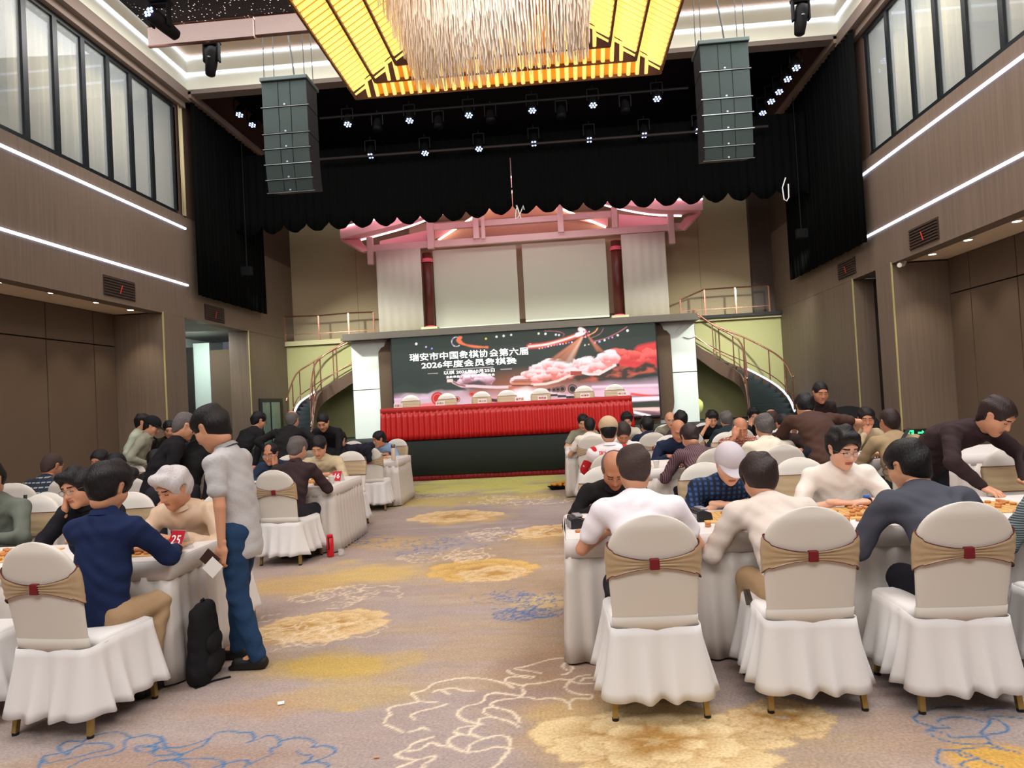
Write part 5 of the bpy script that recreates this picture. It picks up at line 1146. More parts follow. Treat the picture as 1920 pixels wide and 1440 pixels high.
def hand_mesh(curl, h, thumb_in=0.3, spread=0.06):
    """+Y = finger direction, -Z = palm side, thumb on +X"""
    key = ('hand', curl, h, thumb_in, spread)
    if key not in _hc:
        P = [pr((-0.022, -0.045, 0), (-0.024, 0.028, 0), 0.023, 0.020, 0.02, n=(0, 0, 1), f=0.72), pr((0.020, -0.045, 0), (0.024, 0.028, 0), 0.023, 0.020, 0.02, n=(0, 0, 1), f=0.72), pr((0, -0.10, 0), (0, -0.045, 0), 0.025, 0.026, 0.02, n=(0, 0, 1), f=0.85)]
        for i, (x, L) in enumerate([(-0.033, 0.058), (-0.011, 0.074), (0.011, 0.080), (0.033, 0.070)]):
            p = np.array([x, 0.034-0.006*(abs(x) > 0.03), 0.0]); a = 0.0; dx = x*spread*8
            for j, (fr, r) in enumerate([(0.45, 0.0092), (0.32, 0.0084), (0.23, 0.0074)]):
                a += curl*(0.75+0.25*j); q = p+L*fr*np.array([dx*0.6, math.cos(a), -math.sin(a)]); P.append(pr(p, q, r, r*0.93, 0.004)); p = q
        P += [pr((0.026, -0.03, -0.004), (0.050, 0.002, -0.012), 0.0125, 0.011, 0.012), pr((0.050, 0.002, -0.012), (0.050-0.05*thumb_in*curl, 0.032, -0.018-0.02*curl), 0.0105, 0.0085, 0.004)]
        _hc[key] = sdf(P, h, 0.012)
    return _hc[key]
def rotm(yaw=0, pitch=0, roll=0):
    """columns: right, forward, up ; pitch>0 looks down, yaw>0 turns to the left"""
    cy, sy = math.cos(yaw), math.sin(yaw); cp, sp = math.cos(-pitch), math.sin(-pitch); cr, sr = math.cos(roll), math.sin(roll)
    Z = np.array([[cy, -sy, 0], [sy, cy, 0], [0, 0, 1]]); X = np.array([[1, 0, 0], [0, cp, -sp], [0, sp, cp]]); Yr = np.array([[cr, 0, sr], [0, 1, 0], [-sr, 0, cr]])
    return Z@X@Yr
def ik(s, w, l1, l2, hint):
    s = np.array(s, float); w = np.array(w, float); d = w-s; L = np.linalg.norm(d); L = max(min(L, (l1+l2)*0.995), 0.08); d = d/np.linalg.norm(d); w = s+d*L
    a = (l1*l1-l2*l2+L*L)/(2*L); hh = math.sqrt(max(l1*l1-a*a, 0)); n = np.array(hint, float); n = n-d*(n@d); n /= np.linalg.norm(n)+1e-9
    return s+d*a+n*hh, w
def np_mesh(name, V, Q, mats, mi=None):
    me = bpy.data.meshes.new(name); fast_mesh(me, V, Q)
    for m in mats: me.materials.append(m)
    if mi is not None: me.polygons.foreach_set('material_index', mi.astype(np.int32))
    smooth(me); return me
SKIN = {'mid': M('skin_mid', (206, 150, 118), 0.5, sss=0.12, var=0.06, vscale=9, spec=0.4), 'tan': M('skin_tan', (182, 124, 94), 0.5, sss=0.12, var=0.06, vscale=9, spec=0.4), 'pale': M('skin_pale', (222, 172, 146), 0.5, sss=0.12, var=0.05, vscale=9, spec=0.4)}
BROW = M('brow_dark', (46, 34, 32), 0.7); LIP = M('lip', (168, 98, 86), 0.5)
HAIRM = {'black': M('hair_black', (20, 17, 19), 0.5, bump=0.4, bscale=120, spec=0.3, stretch=(1, 1, 0.25)), 'grey': M('hair_grey', (100, 94, 92), 0.55, bump=0.8, bscale=120, stretch=(1, 1, 0.25)), 'white': M('hair_white', (205, 200, 200), 0.55, bump=0.5, bscale=120, stretch=(1, 1, 0.25)), 'brown': M('hair_brown', (44, 30, 28), 0.5, bump=0.4, bscale=120, stretch=(1, 1, 0.25)), 'thin': M('hair_thin', (66, 50, 46), 0.7, bump=0.5, bscale=150)}
LENSM = M('spectacle_lens', (220, 230, 235), 0.02, alpha=0.15, spec=0.9); RIM = M('spectacle_rim', (34, 32, 34), 0.3)
def fab(name, rgb, **k): return M('cloth_'+name, rgb, k.pop('rough', 0.85), bump=0.22, bscale=k.pop('bscale', 11), spec=0.2, **k)
def person(loc, face, lab, top, pants=(40, 40, 46), skin='mid', hair='short', hcol='black', sit=True, lean=0.25, hp=0.4, hy=0.0, sleeve='short', hands=None, topm=None,
           glasses=None, cap=None, h=None, scale=1.0, collar=None, legs='', curlL=0.5, curlR=0.5, grp=None, bend=0.0, fat=1.0, extra=None, side=0.0, headf=0.0, open_=False, hroll=0.0, headscale=1.12):
    """face: heading in degrees the chest points to (0 = +Y, 180 = towards the camera)"""
    Y = loc[1]; h = h or (0.0125 if Y < 6.2 else (0.0175 if Y < 10.5 else 0.022)); hh = 0.0050 if Y < 6.2 else (0.0078 if Y < 10.5 else 0.0095)
    root = empty('person', (loc[0], loc[1], loc[2] if len(loc) > 2 else 0), math.radians(face), lab, 'person', grp); root.scale = (scale,)*3
    sw = 0.19*min(fat, 1.12)
    if sit: hip = np.array([0, -0.02, 0.53])
    else: hip = np.array([0, 0, 0.93])
    tl = 0.50; a1 = lean*0.7; a2 = lean*1.25
    mid = hip+np.array([side*0.5, math.sin(a1), math.cos(a1)])*tl*0.5; chest = mid+np.array([side, math.sin(a2), math.cos(a2)])*tl*0.5
    U = np.array([side*0.5, math.sin(a2), math.cos(a2)]); Fd = np.array([0, math.cos(a2), -math.sin(a2)]); R_ = np.array([1.0, 0, 0])
    nape = chest+U*0.03; hc = nape+U*0.10*0.9+np.array([0, 0.035+headf, 0.075])
    HR = rotm(math.radians(hy), hp, hroll); 
    shL, shR = chest-R_*sw-U*0.035, chest+R_*sw-U*0.035
    if hands is None: hands = ((-0.14, 0.42, 0.79), (0.12, 0.44, 0.79)) if sit else ((-0.25, 0.02, 0.80), (0.25, 0.02, 0.80))
    arms = []
    for s, sh, hd in ((-1, shL, hands[0]), (1, shR, hands[1])):
        hint = hd[3:6] if len(hd) > 3 else (s*0.9, -0.5, -0.8)
        el, wr = ik(sh, hd[:3], 0.29, 0.27, hint); arms.append((s, sh, el, wr))
    legsj = []
    for s in (-1, 1):
        hj = hip+np.array([s*0.095, 0, -0.01])
        if sit: fw_ = 0.27 if (abs(face) < 20 and Y < 4.3) else 0.40; kn = np.array([s*0.15, fw_, 0.50]); an = np.array([s*0.15, fw_-0.04 if legs != 'back' else 0.1, 0.09])
        elif legs == 'stride': kn = np.array([s*0.09, 0.03+0.04*s, 0.50]); an = np.array([s*0.10, -0.02+0.11*s, 0.09])
        else: kn = np.array([s*0.10, 0.02, 0.50]); an = np.array([s*0.11, -0.02, 0.09])
        legsj.append((s, hj, kn, an))
    fl2 = dict(n=tuple(Fd), f=0.66)
    B = [pr(hip, mid, 0.13*fat, 0.125*fat, 0.05, **fl2), pr(mid, chest-U*0.09, 0.125*fat, 0.145, 0.05, **fl2), pr(shL*0.8+chest*0.2-U*0.02, shR*0.8+chest*0.2-U*0.02, 0.058, 0.058, 0.05), pr(nape-U*0.04, hc-np.array([0, 0.015, 0.05]), 0.054, 0.050, 0.04)]
    for s, sh, el, wr in arms: B += [pr(sh, el, 0.046, 0.037, 0.03), pr(el, wr, 0.037, 0.025, 0.012)]
    for s, hj, kn, an in legsj: B += [pr(hj, kn, 0.075, 0.052, 0.03), pr(kn, an, 0.05, 0.034, 0.015), pr(an, an+np.array([0, 0.12, -0.055]), 0.034, 0.028, 0.02)]
    V, Q = sdf(B, h); mi = np.zeros(len(Q), int); Vs = [V]; Qs = [Q]; Ms = [mi]; n0 = len(V)
    hV, hQ, hM = head_mesh(hh, round(min(fat, 1.15), 1), 1.0)
    hs = headscale
    Vs.append(hV@HR.T*hs+hc); Qs.append(hQ+n0); Ms.append(hM); n0 += len(hV)
    for (s, sh, el, wr), curl, hd in zip(arms, (curlL, curlR), hands):
        fw = (wr-el)/np.linalg.norm(wr-el); 
        if len(hd) > 6: fw = np.array(hd[6:9], float); fw /= np.linalg.norm(fw)
        upv = np.array([0.0, 0, 1]) if abs(fw[2]) < 0.85 else np.array([s*1.0, 0.0, 0.15])
        if len(hd) > 9: upv = np.array(hd[9:12], float)
        x = np.cross(fw, upv); x /= np.linalg.norm(x); z = np.cross(x, fw); gV, gQ = hand_mesh(curl, 0.0052 if hh < 0.006 else 0.0078)
        gV = gV.copy()
        if s > 0: gV[:, 0] *= -1; gQ = gQ[:, ::-1]
        Mh = np.stack([x, fw, z], 1); Vs.append((gV+np.array([0, 0.06, 0]))@Mh.T+wr); Qs.append(gQ+n0); Ms.append(np.zeros(len(gQ), int)); n0 += len(gV)
    body = link('body', np_mesh('body', np.concatenate(Vs), np.concatenate(Qs), [SKIN[skin], BROW, LIP], np.concatenate(Ms)), root)
    # trousers
    T = [pr(hip+np.array([-0.045, 0, -0.03]), hip+np.array([0.045, 0, -0.03]), 0.112*fat, None, 0.05, n=(0, 1, 0), f=0.85), pr(hip, hip+(mid-hip)*0.28, 0.130*fat, 0.115*fat, 0.05, **fl2)]
    for s, hj, kn, an in legsj: T += [pr(hj+np.array([0, 0, -0.02]), kn, 0.088*min(fat, 1.1), 0.070, 0.04), pr(kn, an+np.array([0, 0, 0.0]), 0.07, 0.058, 0.02)]
    V, Q = sdf(T, h, wr=(0.0045, 1.0+Y)); pants_m = pants if not isinstance(pants, tuple) else fab('trousers_%d_%d_%d' % pants, pants)
    link('trousers', np_mesh('trousers', V, Q, [pants_m]), root)
    # shirt
    hu = (mid-hip)/np.linalg.norm(mid-hip); hem = hip-hu*(0.02 if sit else 0.12)
    fl3 = dict(n=tuple(Fd), f=0.80); S = [pr(hem, mid, 0.150*fat, 0.140*fat, 0.06, **fl3), pr(mid, chest-U*0.08, 0.150*fat, 0.165, 0.06, **fl2), pr(shL*0.85+chest*0.15-U*0.025, shR*0.85+chest*0.15-U*0.025, 0.072, 0.072, 0.06), pr(chest-U*0.02, nape+U*(0.012 if collar != 'none' else -0.012), 0.085, 0.066, 0.03)]
    lo_ = {'none': 0.02, 'short': 0.62, 'half': 0.9, 'long': 1.0}[sleeve]
    for s, sh, el, wr in arms:
        e = sh+(el-sh)*lo_; S.append(pr(sh, e, 0.064, 0.056 if sleeve in ('long', 'half') else 0.063, 0.035))
        if sleeve == 'long': S.append(pr(el, el+(wr-el)*0.90, 0.058, 0.038, 0.02))
        if sleeve == 'half': S.append(pr(el, el+(wr-el)*0.25, 0.056, 0.05, 0.02))
    S.append(pr(hc-np.array([0, 0.012, 0.03]), hc-np.array([0, 0.012, 0.03])+U*0.1, 0.050, None, 0.02, 'sub'))
    cc = hem-hu*(0.06 if sit else 0.08); S.append(pr(cc-hu*0.6, cc-hu*0.6, 0.6, None, 0.012, 'sub'))
    V, Q = sdf(S, h, wr=(0.005 if Y < 6.2 else 0.006, 2.0+3*loc[0])); shirt_m = topm or fab('top_%d_%d_%d' % top, top)
    link('jacket' if sleeve == 'long' and collar != 'none' and sit and extra == 'jacket' else 'shirt', np_mesh('shirt', V, Q, [shirt_m]), root)
    if collar is not False and collar != 'none':
        cm = shirt_m if collar is None or collar in ('none', True) else collar
        nv = hc-np.array([0, 0.03, 0.02])-nape; nv /= np.linalg.norm(nv); x = np.array([1.0, 0, 0]); y = np.cross(nv, x); y /= np.linalg.norm(y); c0_ = nape+U*0.022+nv*0.0
        vs = []; n = 24
        for j, (rr, zz) in enumerate([(0.070, -0.012), (0.066, 0.018), (0.064, 0.026), (0.072, 0.020), (0.086, -0.006)]):
            for i in range(n): a = 2*PI*i/n; vs.append(c0_+x*math.cos(a)*rr+y*math.sin(a)*rr*1.02+nv*zz)
        fs = [(j*n+i, j*n+(i+1) % n, (j+1)*n+(i+1) % n, (j+1)*n+i) for j in range(4) for i in range(n)]
        MB().add(vs, fs).build('collar', cm, root, sm=True, normals=False)
    if hair != 'none':
        V, Q = hair_mesh(hair, hh); link('hair', np_mesh('hair', V@HR.T*hs+hc, Q, [HAIRM[hcol]]), root)
    def H(p): return HR@(np.array(p, float)*hs)+hc
    if glasses:
        g = MB(); r = 0.021
        for s in (-1, 1):
            g.tube([H((s*0.031+r*1.15*math.cos(t), 0.104, 0.008+r*0.85*math.sin(t))) for t in [i*2*PI/14 for i in range(15)]], 0.0016, 5); g.tube([H((s*0.055, 0.104, 0.014)), H((s*0.086, 0.04, 0.012)), H((s*0.086, -0.01, 0.008))], 0.0016, 5)
        g.tube([H((-0.008, 0.106, 0.012)), H((0.008, 0.106, 0.012))], 0.0016, 5); go = g.build('glasses', RIM if glasses == 'dark' else M('rim_silver', (150, 150, 155), 0.25, 0.8), root)
        for s in (-1, 1): MB().add([H((s*0.031+r*1.1*math.cos(t), 0.104, 0.008+r*0.82*math.sin(t))) for t in [i*2*PI/12 for i in range(12)]], [tuple(range(12))]).build('lens', LENSM, go)
    if cap:
        cm = fab('cap_%d_%d_%d' % cap, cap); V, Q = sdf([ell((0, -0.014, 0.045), 0.094, 0.112, 0.098, 0.01), pr((0, 0, -0.13), (0, 0, -0.13), 0.165, None, 0.01, 'sub')], hh, 0.02)
        co_ = link('cap', np_mesh('cap', V@HR.T*hs+hc, Q, [cm]), root)
        vs = []
        for zz in (0, 0.006):
            for i in range(13): a = -1.25+2.5*i/12; vs.append(H((0.088*math.sin(a), 0.075*math.cos(a)+0.01, 0.040+zz)))
            for i in range(13): a = -1.25+2.5*i/12; vs.append(H((0.088*math.sin(a), 0.075*math.cos(a)+0.085*math.cos(a*1.2)+0.01, 0.026+zz)))
        fs = [(i, i+1, 14+i, 13+i) for i in range(12)]+[(26+i, 39+i, 40+i, 27+i) for i in range(12)]+[(13+i, 14+i, 40+i, 39+i) for i in range(12)]
        MB().add(vs, fs).build('brim', cm, co_, sm=False)
    if not sit or legs:
        SHM = M('shoe_black', (26, 24, 24), 0.5)
        for s, hj, kn, an in legsj:
            V, Q = sdf([pr(an+np.array([0, -0.03, -0.045]), an+np.array([0, 0.14, -0.055]), 0.045, 0.038, 0.02), pr(an+np.array([0, -0.02, -0.07]), an+np.array([0, 0.16, -0.075]), 0.040, 0.042, 0.01, n=(0, 0, 1), f=0.35), pr(an, an, 0.05, None, 0.02)], 0.009)
            V[:, 2] = np.maximum(V[:, 2], 0.002); link('shoe', np_mesh('shoe', V, Q, [SHM]), root)
    root['_j'] = 0; del root['_j']
    return root, dict(arms=arms, hc=hc, HR=HR, chest=chest, U=U, Fd=Fd, hip=hip, nape=nape, H=H)
def proj(p):
    c = p[0]*_xw+p[1]*_yw+(p[2]-EYE)*_zw; return 960+F*c[0]/c[2], 720-F*c[1]/c[2]
def headpos(lean, sit, side=0.0, headf=0.0):
    hip = np.array([0, -0.02, 0.53]) if sit else np.array([0, 0, 0.93]); a1 = lean*0.7; a2 = lean*1.25
    mid = hip+np.array([side*0.5, math.sin(a1), math.cos(a1)])*0.25; chest = mid+np.array([side, math.sin(a2), math.cos(a2)])*0.25
    U = np.array([side*0.5, math.sin(a2), math.cos(a2)]); return chest+U*0.03+U*0.09+np.array([0, 0.035+headf, 0.075])
PEOPLE = {}
def folk(px, py, Y, face, lab, top, hand=None, key=None, zoff=0.0, seat=True, lean=None, chairlab=None, **k):
    """seat a person so that the head lands on the given photo point"""
    sit = k.get('sit', True); th = math.radians(face); scl = k.get('scale', 1.0); side = k.get('side', 0.0); hf = k.get('headf', 0.0)
    best = None
    for l in ([lean] if lean is not None else [i*0.03 for i in range(0, 36)]):
        q = headpos(l, sit, side, hf)*scl; wy = Y+math.sin(th)*q[0]+math.cos(th)*q[1]; wz = q[2]+zoff
        X = at(px, py, Y=wy).x; e = abs(proj((X, wy, wz))[1]-py)
        if best is None or e < best[0]-0.3: best = (e, l, X-(math.cos(th)*q[0]-math.sin(th)*q[1]))
    e, l, X = best; hcl = headpos(l, sit, side, hf)
    if e > 6: print('FOLK', lab[:40], 'lean', round(l, 2), 'err', round(e, 1))
    tab = lambda s: (s*0.15, 0.44, 0.79, s*0.9, -0.5, -0.7, -s*0.7, 0.8, -0.05)
    hands = [tab(-1), tab(1)] if sit else [(-0.27, 0.03, 0.80), (0.27, 0.03, 0.80)]
    for spec in (hand or '').split():
        nm, s = spec[:-1], (-1 if spec[-1] == 'L' else 1); i = 0 if s < 0 else 1
        if nm == 'cheek': w = hcl+np.array([s*0.075, 0.055, -0.145]); hands[i] = (*w, s*0.4, 0.7, -1, -s*0.05, -0.10, 1, s*0.8, 0.5, 0)
        if nm == 'brow': w = hcl+np.array([s*0.10, 0.12, -0.075]); hands[i] = (*w, s*0.6, 0.5, -1, -s*0.35, -0.25, 0.9, s*0.4, 1, 0)
        if nm == 'chin': w = hcl+np.array([s*0.06, 0.10, -0.17]); hands[i] = (*w, s*0.6, 0.2, -1, -s*0.5, -0.1, 0.9, s*0.6, 1, 0)
        if nm == 'fold': hands[i] = (s*0.10, 0.42, 0.79, s*1, -0.4, -0.5, -s*1, 0.25, -0.05)
        if nm == 'front': hands[i] = (s*0.16, 0.25, 1.02 if not sit else 0.84, s*0.5, -0.6, -0.8, -s*0.6, 0.7, 0.1)
        if nm == 'hip': hands[i] = (s*0.24, 0.12, 1.0, s*1, -0.6, 0, -s*0.6, 0.5, -0.6)
        if nm == 'lean': hands[i] = (s*0.22, 0.62, 0.80, s*1, -0.2, 0.4, s*0.1, 0.9, -0.25)
        if nm == 'out': hands[i] = (s*0.42, 0.5, 0.95, s*1, -0.2, 0.4, s*0.3, 0.9, -0.4)
        if nm == 'back': hands[i] = (s*0.10, -0.18, 1.0, s*1, -0.6, 0, -s*1, -0.1, -0.3)
    if 'hands' in k: hands = k.pop('hands')
    r, info = person((X, Y, zoff), face, lab, top, lean=l, hands=hands, **k); info['root'] = r; info['X'] = X; info['Y'] = Y; info['th'] = th
    if key: PEOPLE[key] = info
    if sit and seat and zoff == 0:
        chair(X, Y-0.02*math.cos(th), th+random.uniform(-.05, .05), chairlab or ('white chair under the '+' '.join(lab.replace(',', '').split()[:12])), None, random.randrange(3))
    return info
NAVY = fab('navy_jacket', (24, 38, 74)); CREAMT = fab('cream_tee', (236, 228, 218)); BEIGJ = fab('beige_jacket', (212, 200, 190)); WHT = fab('white_tee', (238, 232, 238)); GREYP = fab('grey_polo', (186, 184, 184), bscale=60); DGREY = fab('dark_grey_shirt', (70, 72, 82)); SILK = M('cloth_beige_silk', (214, 186, 158), 0.42, bump=0.12, bscale=14, spec=0.5)
BPLAID = striped('cloth_blue_plaid', (24, 44, 84), (46, 82, 132), 9, 'Z', 0.85, cross=(26, 34, 52), fac=0.5); GPLAID = striped('cloth_navy_check', (34, 40, 58), (150, 160, 150), 6, 'Z', 0.85, cross=(30, 36, 50), fac=0.86)
STRIPE = striped('cloth_grey_stripe', (52, 66, 74), (130, 140, 140), 24, 'Z', 0.85); PSTR = striped('cloth_plum_stripe', (66, 44, 52), (112, 84, 90), 16, 'X', 0.8); FLOR = striped('cloth_floral', (190, 160, 130), (90, 60, 60), 10, 'Z', 0.8, cross=(160, 90, 80), dist=6.0)
DENIM = fab('denim', (34, 60, 92), bscale=80, var=0.25, vscale=7); KHAKI = fab('khaki_trousers', (176, 146, 112)); SWEAT = fab('brown_black_sweater', (50, 36, 38), bscale=90)
# near right row
folk(1190, 882, 3.98, 0, 'person in a white T-shirt seen from behind in the front right row', None, topm=WHT, hair='short', hcol='thin', sleeve='short', hp=0.55, fat=1.08, seat=False, collar='none', key='white')
folk(1152, 880, 5.72, 182, 'bald person in a black vest facing the camera behind the white T-shirt', (30, 28, 30), hair='bald', hcol='grey', skin='tan', sleeve='long', hp=0.75, fat=1.0, hy=-5)
folk(1368, 872, 5.62, 183, 'person in a pale grey baseball cap and blue checked shirt', None, topm=BPLAID, hair='buzz', hcol='grey', cap=(196, 188, 194), sleeve='half', hp=0.62, skin='pale', fat=1.08, hand='foldL foldR')
folk(1425, 898, 3.98, 3, 'person in a beige jacket seen from behind in the front right row', None, topm=BEIGJ, pants=KHAKI, hair='full', hcol='brown', sleeve='long', hp=0.6, fat=1.08, seat=False)
folk(1580, 842, 5.45, 176, 'person in a cream T-shirt with round glasses and a black wristwatch', None, topm=CREAMT, hair='full', hcol='black', sleeve='half', hp=0.40, hy=14, glasses='silver', skin='pale', fat=1.02, collar='none', hand='foldL foldR', seat=False, key='watch', curlL=0.4)
folk(1702, 872, 3.82, 4, 'person in a dark grey long sleeved shirt and black glasses, seen from behind', None, topm=DGREY, pants=(22, 22, 30), hair='short', hcol='black', sleeve='long', hp=0.45, hy=24, glasses='dark', fat=1.14, seat=False, scale=1.04)
folk(1962, 872, 3.95, 8, 'person in a grey striped top cut off by the right picture edge', None, topm=STRIPE, pants=(24, 36, 56), hair='short', sleeve='long', hp=0.5, seat=False, fat=1.05)
folk(1868, 782, 5.95, 206, 'standing person in a dark brown sweater leaning over the table at the right', None, topm=SWEAT, sit=False, hair='short', hcol='brown', sleeve='long', hp=0.75, hy=8, hand='leanR leanL', fat=1.05, skin='mid', scale=1.0, headf=0.03)
# near left row
folk(205, 907, 3.95, -6, 'person in a navy jacket and khaki trousers seen from behind', None, topm=NAVY, pants=KHAKI, hair='full', hcol='black', sleeve='long', hp=0.5, hy=-8, fat=1.0, seat=False, legs='back', key='navy')
folk(148, 917, 5.42, 182, 'person in a black top with thin glasses resting a cheek on one hand', (28, 28, 34), hair='full', hcol='black', sleeve='long', hp=0.25, hy=-14, hand='cheekR foldL', glasses='silver', hroll=0.14, skin='mid', fat=1.0)
folk(326, 915, 5.22, 176, 'person with white hair in a beige silk jacket', None, topm=SILK, hair='full', hcol='white', sleeve='long', hp=0.48, hy=-18, skin='mid', hand='foldL foldR', fat=1.05)
folk(-22, 900, 5.45, 180, 'person in a grey green hooded jacket cut off by the left picture edge', (104, 110, 100), hair='short', sleeve='long', hp=0.5, fat=1.05)
pol = folk(396, 797, 4.52, 90, 'standing person in a light grey polo shirt and jeans holding a wallet', None, topm=GREYP, pants=DENIM, sit=False, legs='stride', hair='short', hcol='black', sleeve='short', hp=0.62, hy=-12, headf=0.05, lean=0.13, scale=0.945, headscale=1.24, fat=1.1, skin='mid', curlL=0.55,
     hands=[(-0.22, 0.02, 0.80, -0.6, -0.8, -0.3, 0.05, 0.22, -1, -1, 0.1, 0), (0.22, 0.06, 0.82, 1, -0.6, -0.3)], key='polo', collar=M('collar_dark_line', (150, 150, 152)))
# middle left row
folk(98, 873, 7.60, 0, 'person in a navy and white checked shirt seen from behind, middle left row', None, topm=GPLAID, hair='buzz', hcol='thin', skin='tan', sleeve='long', hp=0.45, hy=-18)
folk(187, 865, 9.45, 180, 'person with short black hair facing the camera by the left folding panels', (30, 28, 30), skin='tan', sleeve='long', hp=0.35)
folk(218, 872, 7.62, -15, 'balding person in dark clothes seen from behind, left of the white haired one', (34, 28, 28), hair='wispy', hcol='black', sleeve='long', hp=0.4, hy=-14)
folk(293, 866, 7.64, 6, 'person in a black coat seen from behind, above the white haired one', (28, 26, 28), hair='short', sleeve='long', hp=0.5, hy=20)
folk(285, 799, 9.9, -72, 'standing person in a sage hooded jacket and black cap', (150, 150, 132), sit=False, hair='buzz', cap=(26, 28, 30), sleeve='long', hp=0.55, hand='frontL frontR', scale=0.97, key='capman')
folk(268, 792, 10.9, -70, 'standing person in a pale green shirt behind the one in a black cap', (168, 176, 156), sit=False, hair='short', sleeve='long', hp=0.3, hand='frontL frontR', scale=0.99)
folk(318, 806, 10.6, -150, 'standing person in dark clothes half hidden right of the black cap', (50, 46, 40), sit=False, hair='short', sleeve='long', hp=0.4, scale=0.95)
folk(347, 800, 6.75, -52, 'standing person in a black T-shirt with grey hair and glasses', (24, 22, 26), sit=False, hair='buzz', hcol='grey', sleeve='short', hp=0.5, glasses='silver', fat=1.05, scale=0.98)
folk(392, 806, 6.9, -20, 'standing person all in black hidden behind the grey polo shirt', (20, 19, 21), sit=False, hair='short', sleeve='long', hp=0.4, fat=1.15, scale=0.97)
folk(485, 789, 10.8, -25, 'standing person in a black jacket seen from behind near the passage', (26, 26, 28), sit=False, hair='short', sleeve='long', hp=0.5, hy=-20, glasses='dark')
folk(548, 788, 10.25, 0, 'standing bald person in a wide black shirt seen from behind', (28, 26, 28), sit=False, hair='bald', hcol='grey', sleeve='long', hp=0.3, hand='hipL hipR', fat=1.15)
folk(606, 792, 11.4, 180, 'standing person in a black polo leaning towards the table, left of the stage', (26, 24, 28), sit=False, hair='buzz', sleeve='long', hp=0.6, hand='leanL leanR')
folk(507, 852, 9.5, 182, 'person with a high forehead and glasses resting the chin on a hand', (40, 52, 72), hair='wispy', sleeve='long', hp=0.3, hand='cheekL foldR', glasses='silver', skin='tan')
folk(558, 843, 7.66, -6, 'person with grey hair in a dark brown jacket seen from behind', (56, 42, 44), hair='short', hcol='grey', sleeve='long', hp=0.5, hy=-10, fat=1.1, legs='back')
folk(598, 839, 9.45, 180, 'person in a tan short sleeved shirt bent over the number 16 table', (196, 180, 148), hair='short', sleeve='half', hp=0.6, hand='foldL foldR', fat=1.08, seat=False)
folk(620, 824, 11.05, -10, 'dark haired person seen from behind between the tan shirt and the glasses', (36, 34, 36), hair='full', sleeve='long', hp=0.4)
folk(638, 825, 12.85, 180, 'person with glasses in a black jacket with white shoulder stripes', (30, 30, 32), hair='short', sleeve='long', hp=0.45, hy=-18, glasses='silver', hand='chinR foldL', key='stripes')
folk(711, 824, 12.85, 170, 'person in a light blue shirt at the thermos table', (134, 158, 188), hair='short', sleeve='short', hp=0.35, hy=-42, hand='foldL foldR', skin='tan')
# middle right row
folk(1141, 808, 7.72, 0, 'person in a beige cap and a red and white lettered jacket', (232, 226, 228), hair='buzz', cap=(196, 170, 138), sleeve='long', hp=0.35, key='red')
folk(1168, 813, 9.72, 182, 'person with a brown face and white shirt bent over behind the beige cap', (230, 228, 226), hair='short', hcol='brown', skin='tan', sleeve='long', hp=0.8)
folk(1272, 807, 9.70, 182, 'bald person in a navy and white jacket facing the camera', (30, 38, 62), hair='none', skin='tan', sleeve='long', hp=0.6, fat=1.1)
folk(1294, 819, 7.74, 12, 'person in a plum striped shirt bent forward, seen from behind', None, topm=PSTR, hair='short', hcol='brown', sleeve='long', hp=0.8, fat=1.08, legs='back')
folk(1388, 804, 9.70, 180, 'bald person in a patterned shirt holding the forehead in one hand', None, topm=FLOR, hair='bald', hcol='grey', skin='tan', sleeve='half', hp=0.5, hand='browR foldL')
folk(1433, 800, 7.72, 0, 'person in a cream jacket with grey cropped hair seen from behind', (226, 218, 200), hair='short', hcol='grey', sleeve='long', hp=0.4, fat=1.1)
folk(1470, 797, 9.66, 180, 'person with cropped hair in a dark shirt next to the brown T-shirt', (48, 36, 36), hair='buzz', skin='tan', sleeve='long', hp=0.3)
folk(1510, 762, 7.45, -2, 'standing person in a brown T-shirt bent over the table, seen from behind', (72, 50, 42), sit=False, hair='short', sleeve='short', hp=0.7, hand='leanL outR', fat=1.15, pants=(30, 32, 44))
folk(1538, 736, 9.95, 182, 'standing smiling person in a dark polo behind the brown T-shirt', (44, 32, 32), sit=False, hair='buzz', skin='tan', sleeve='short', hp=0.35)
folk(1624, 785, 9.62, 182, 'person in a khaki shirt looking down by the right pilaster', (182, 164, 132), skin='tan', sleeve='long', hp=0.3, hy=-15, hand='chinR foldL')
folk(1668, 791, 7.72, -4, 'broad person in a khaki jacket with a black shoulder strap, seen from behind', (158, 136, 104), hair='wispy', hcol='brown', skin='tan', sleeve='long', hp=0.3, hy=14, fat=1.22, key='strap')
# far right row
folk(1093, 792, 13.1, 178, 'person in a grey green shirt with glasses at the far table end', (138, 136, 118), sleeve='short', hp=0.5, glasses='silver', hand='foldL foldR')
folk(1106, 799, 11.25, 0, 'person in a white T-shirt with cropped hair seen from behind at the far table', (228, 218, 208), hair='buzz', sleeve='short', hp=0.4, collar='none')
folk(1175, 789, 13.1, 182, 'person with thick black hair and glasses in a cream shirt facing the camera', (206, 198, 182), hair='full', sleeve='short', hp=0.45, glasses='silver')
folk(1213, 799, 11.25, 0, 'person in a dark navy shirt seen from behind in front of the LED screen', (32, 38, 58), hair='full', sleeve='long', hp=0.4, hy=20)
folk(1257, 788, 13.15, 180, 'bald person with glasses beside the white portal panel', (130, 128, 110), hair='none', sleeve='short', hp=0.35, glasses='silver', skin='mid')
folk(1277, 789, 11.25, 0, 'person with black hair in a dark plum top seen from behind', (60, 42, 52), hair='full', sleeve='long', hp=0.4)
folk(1335, 786, 13.0, 180, 'person in a black T-shirt with a hand against the forehead', (26, 26, 30), hair='full', sleeve='short', hp=0.55, hand='browR foldL')
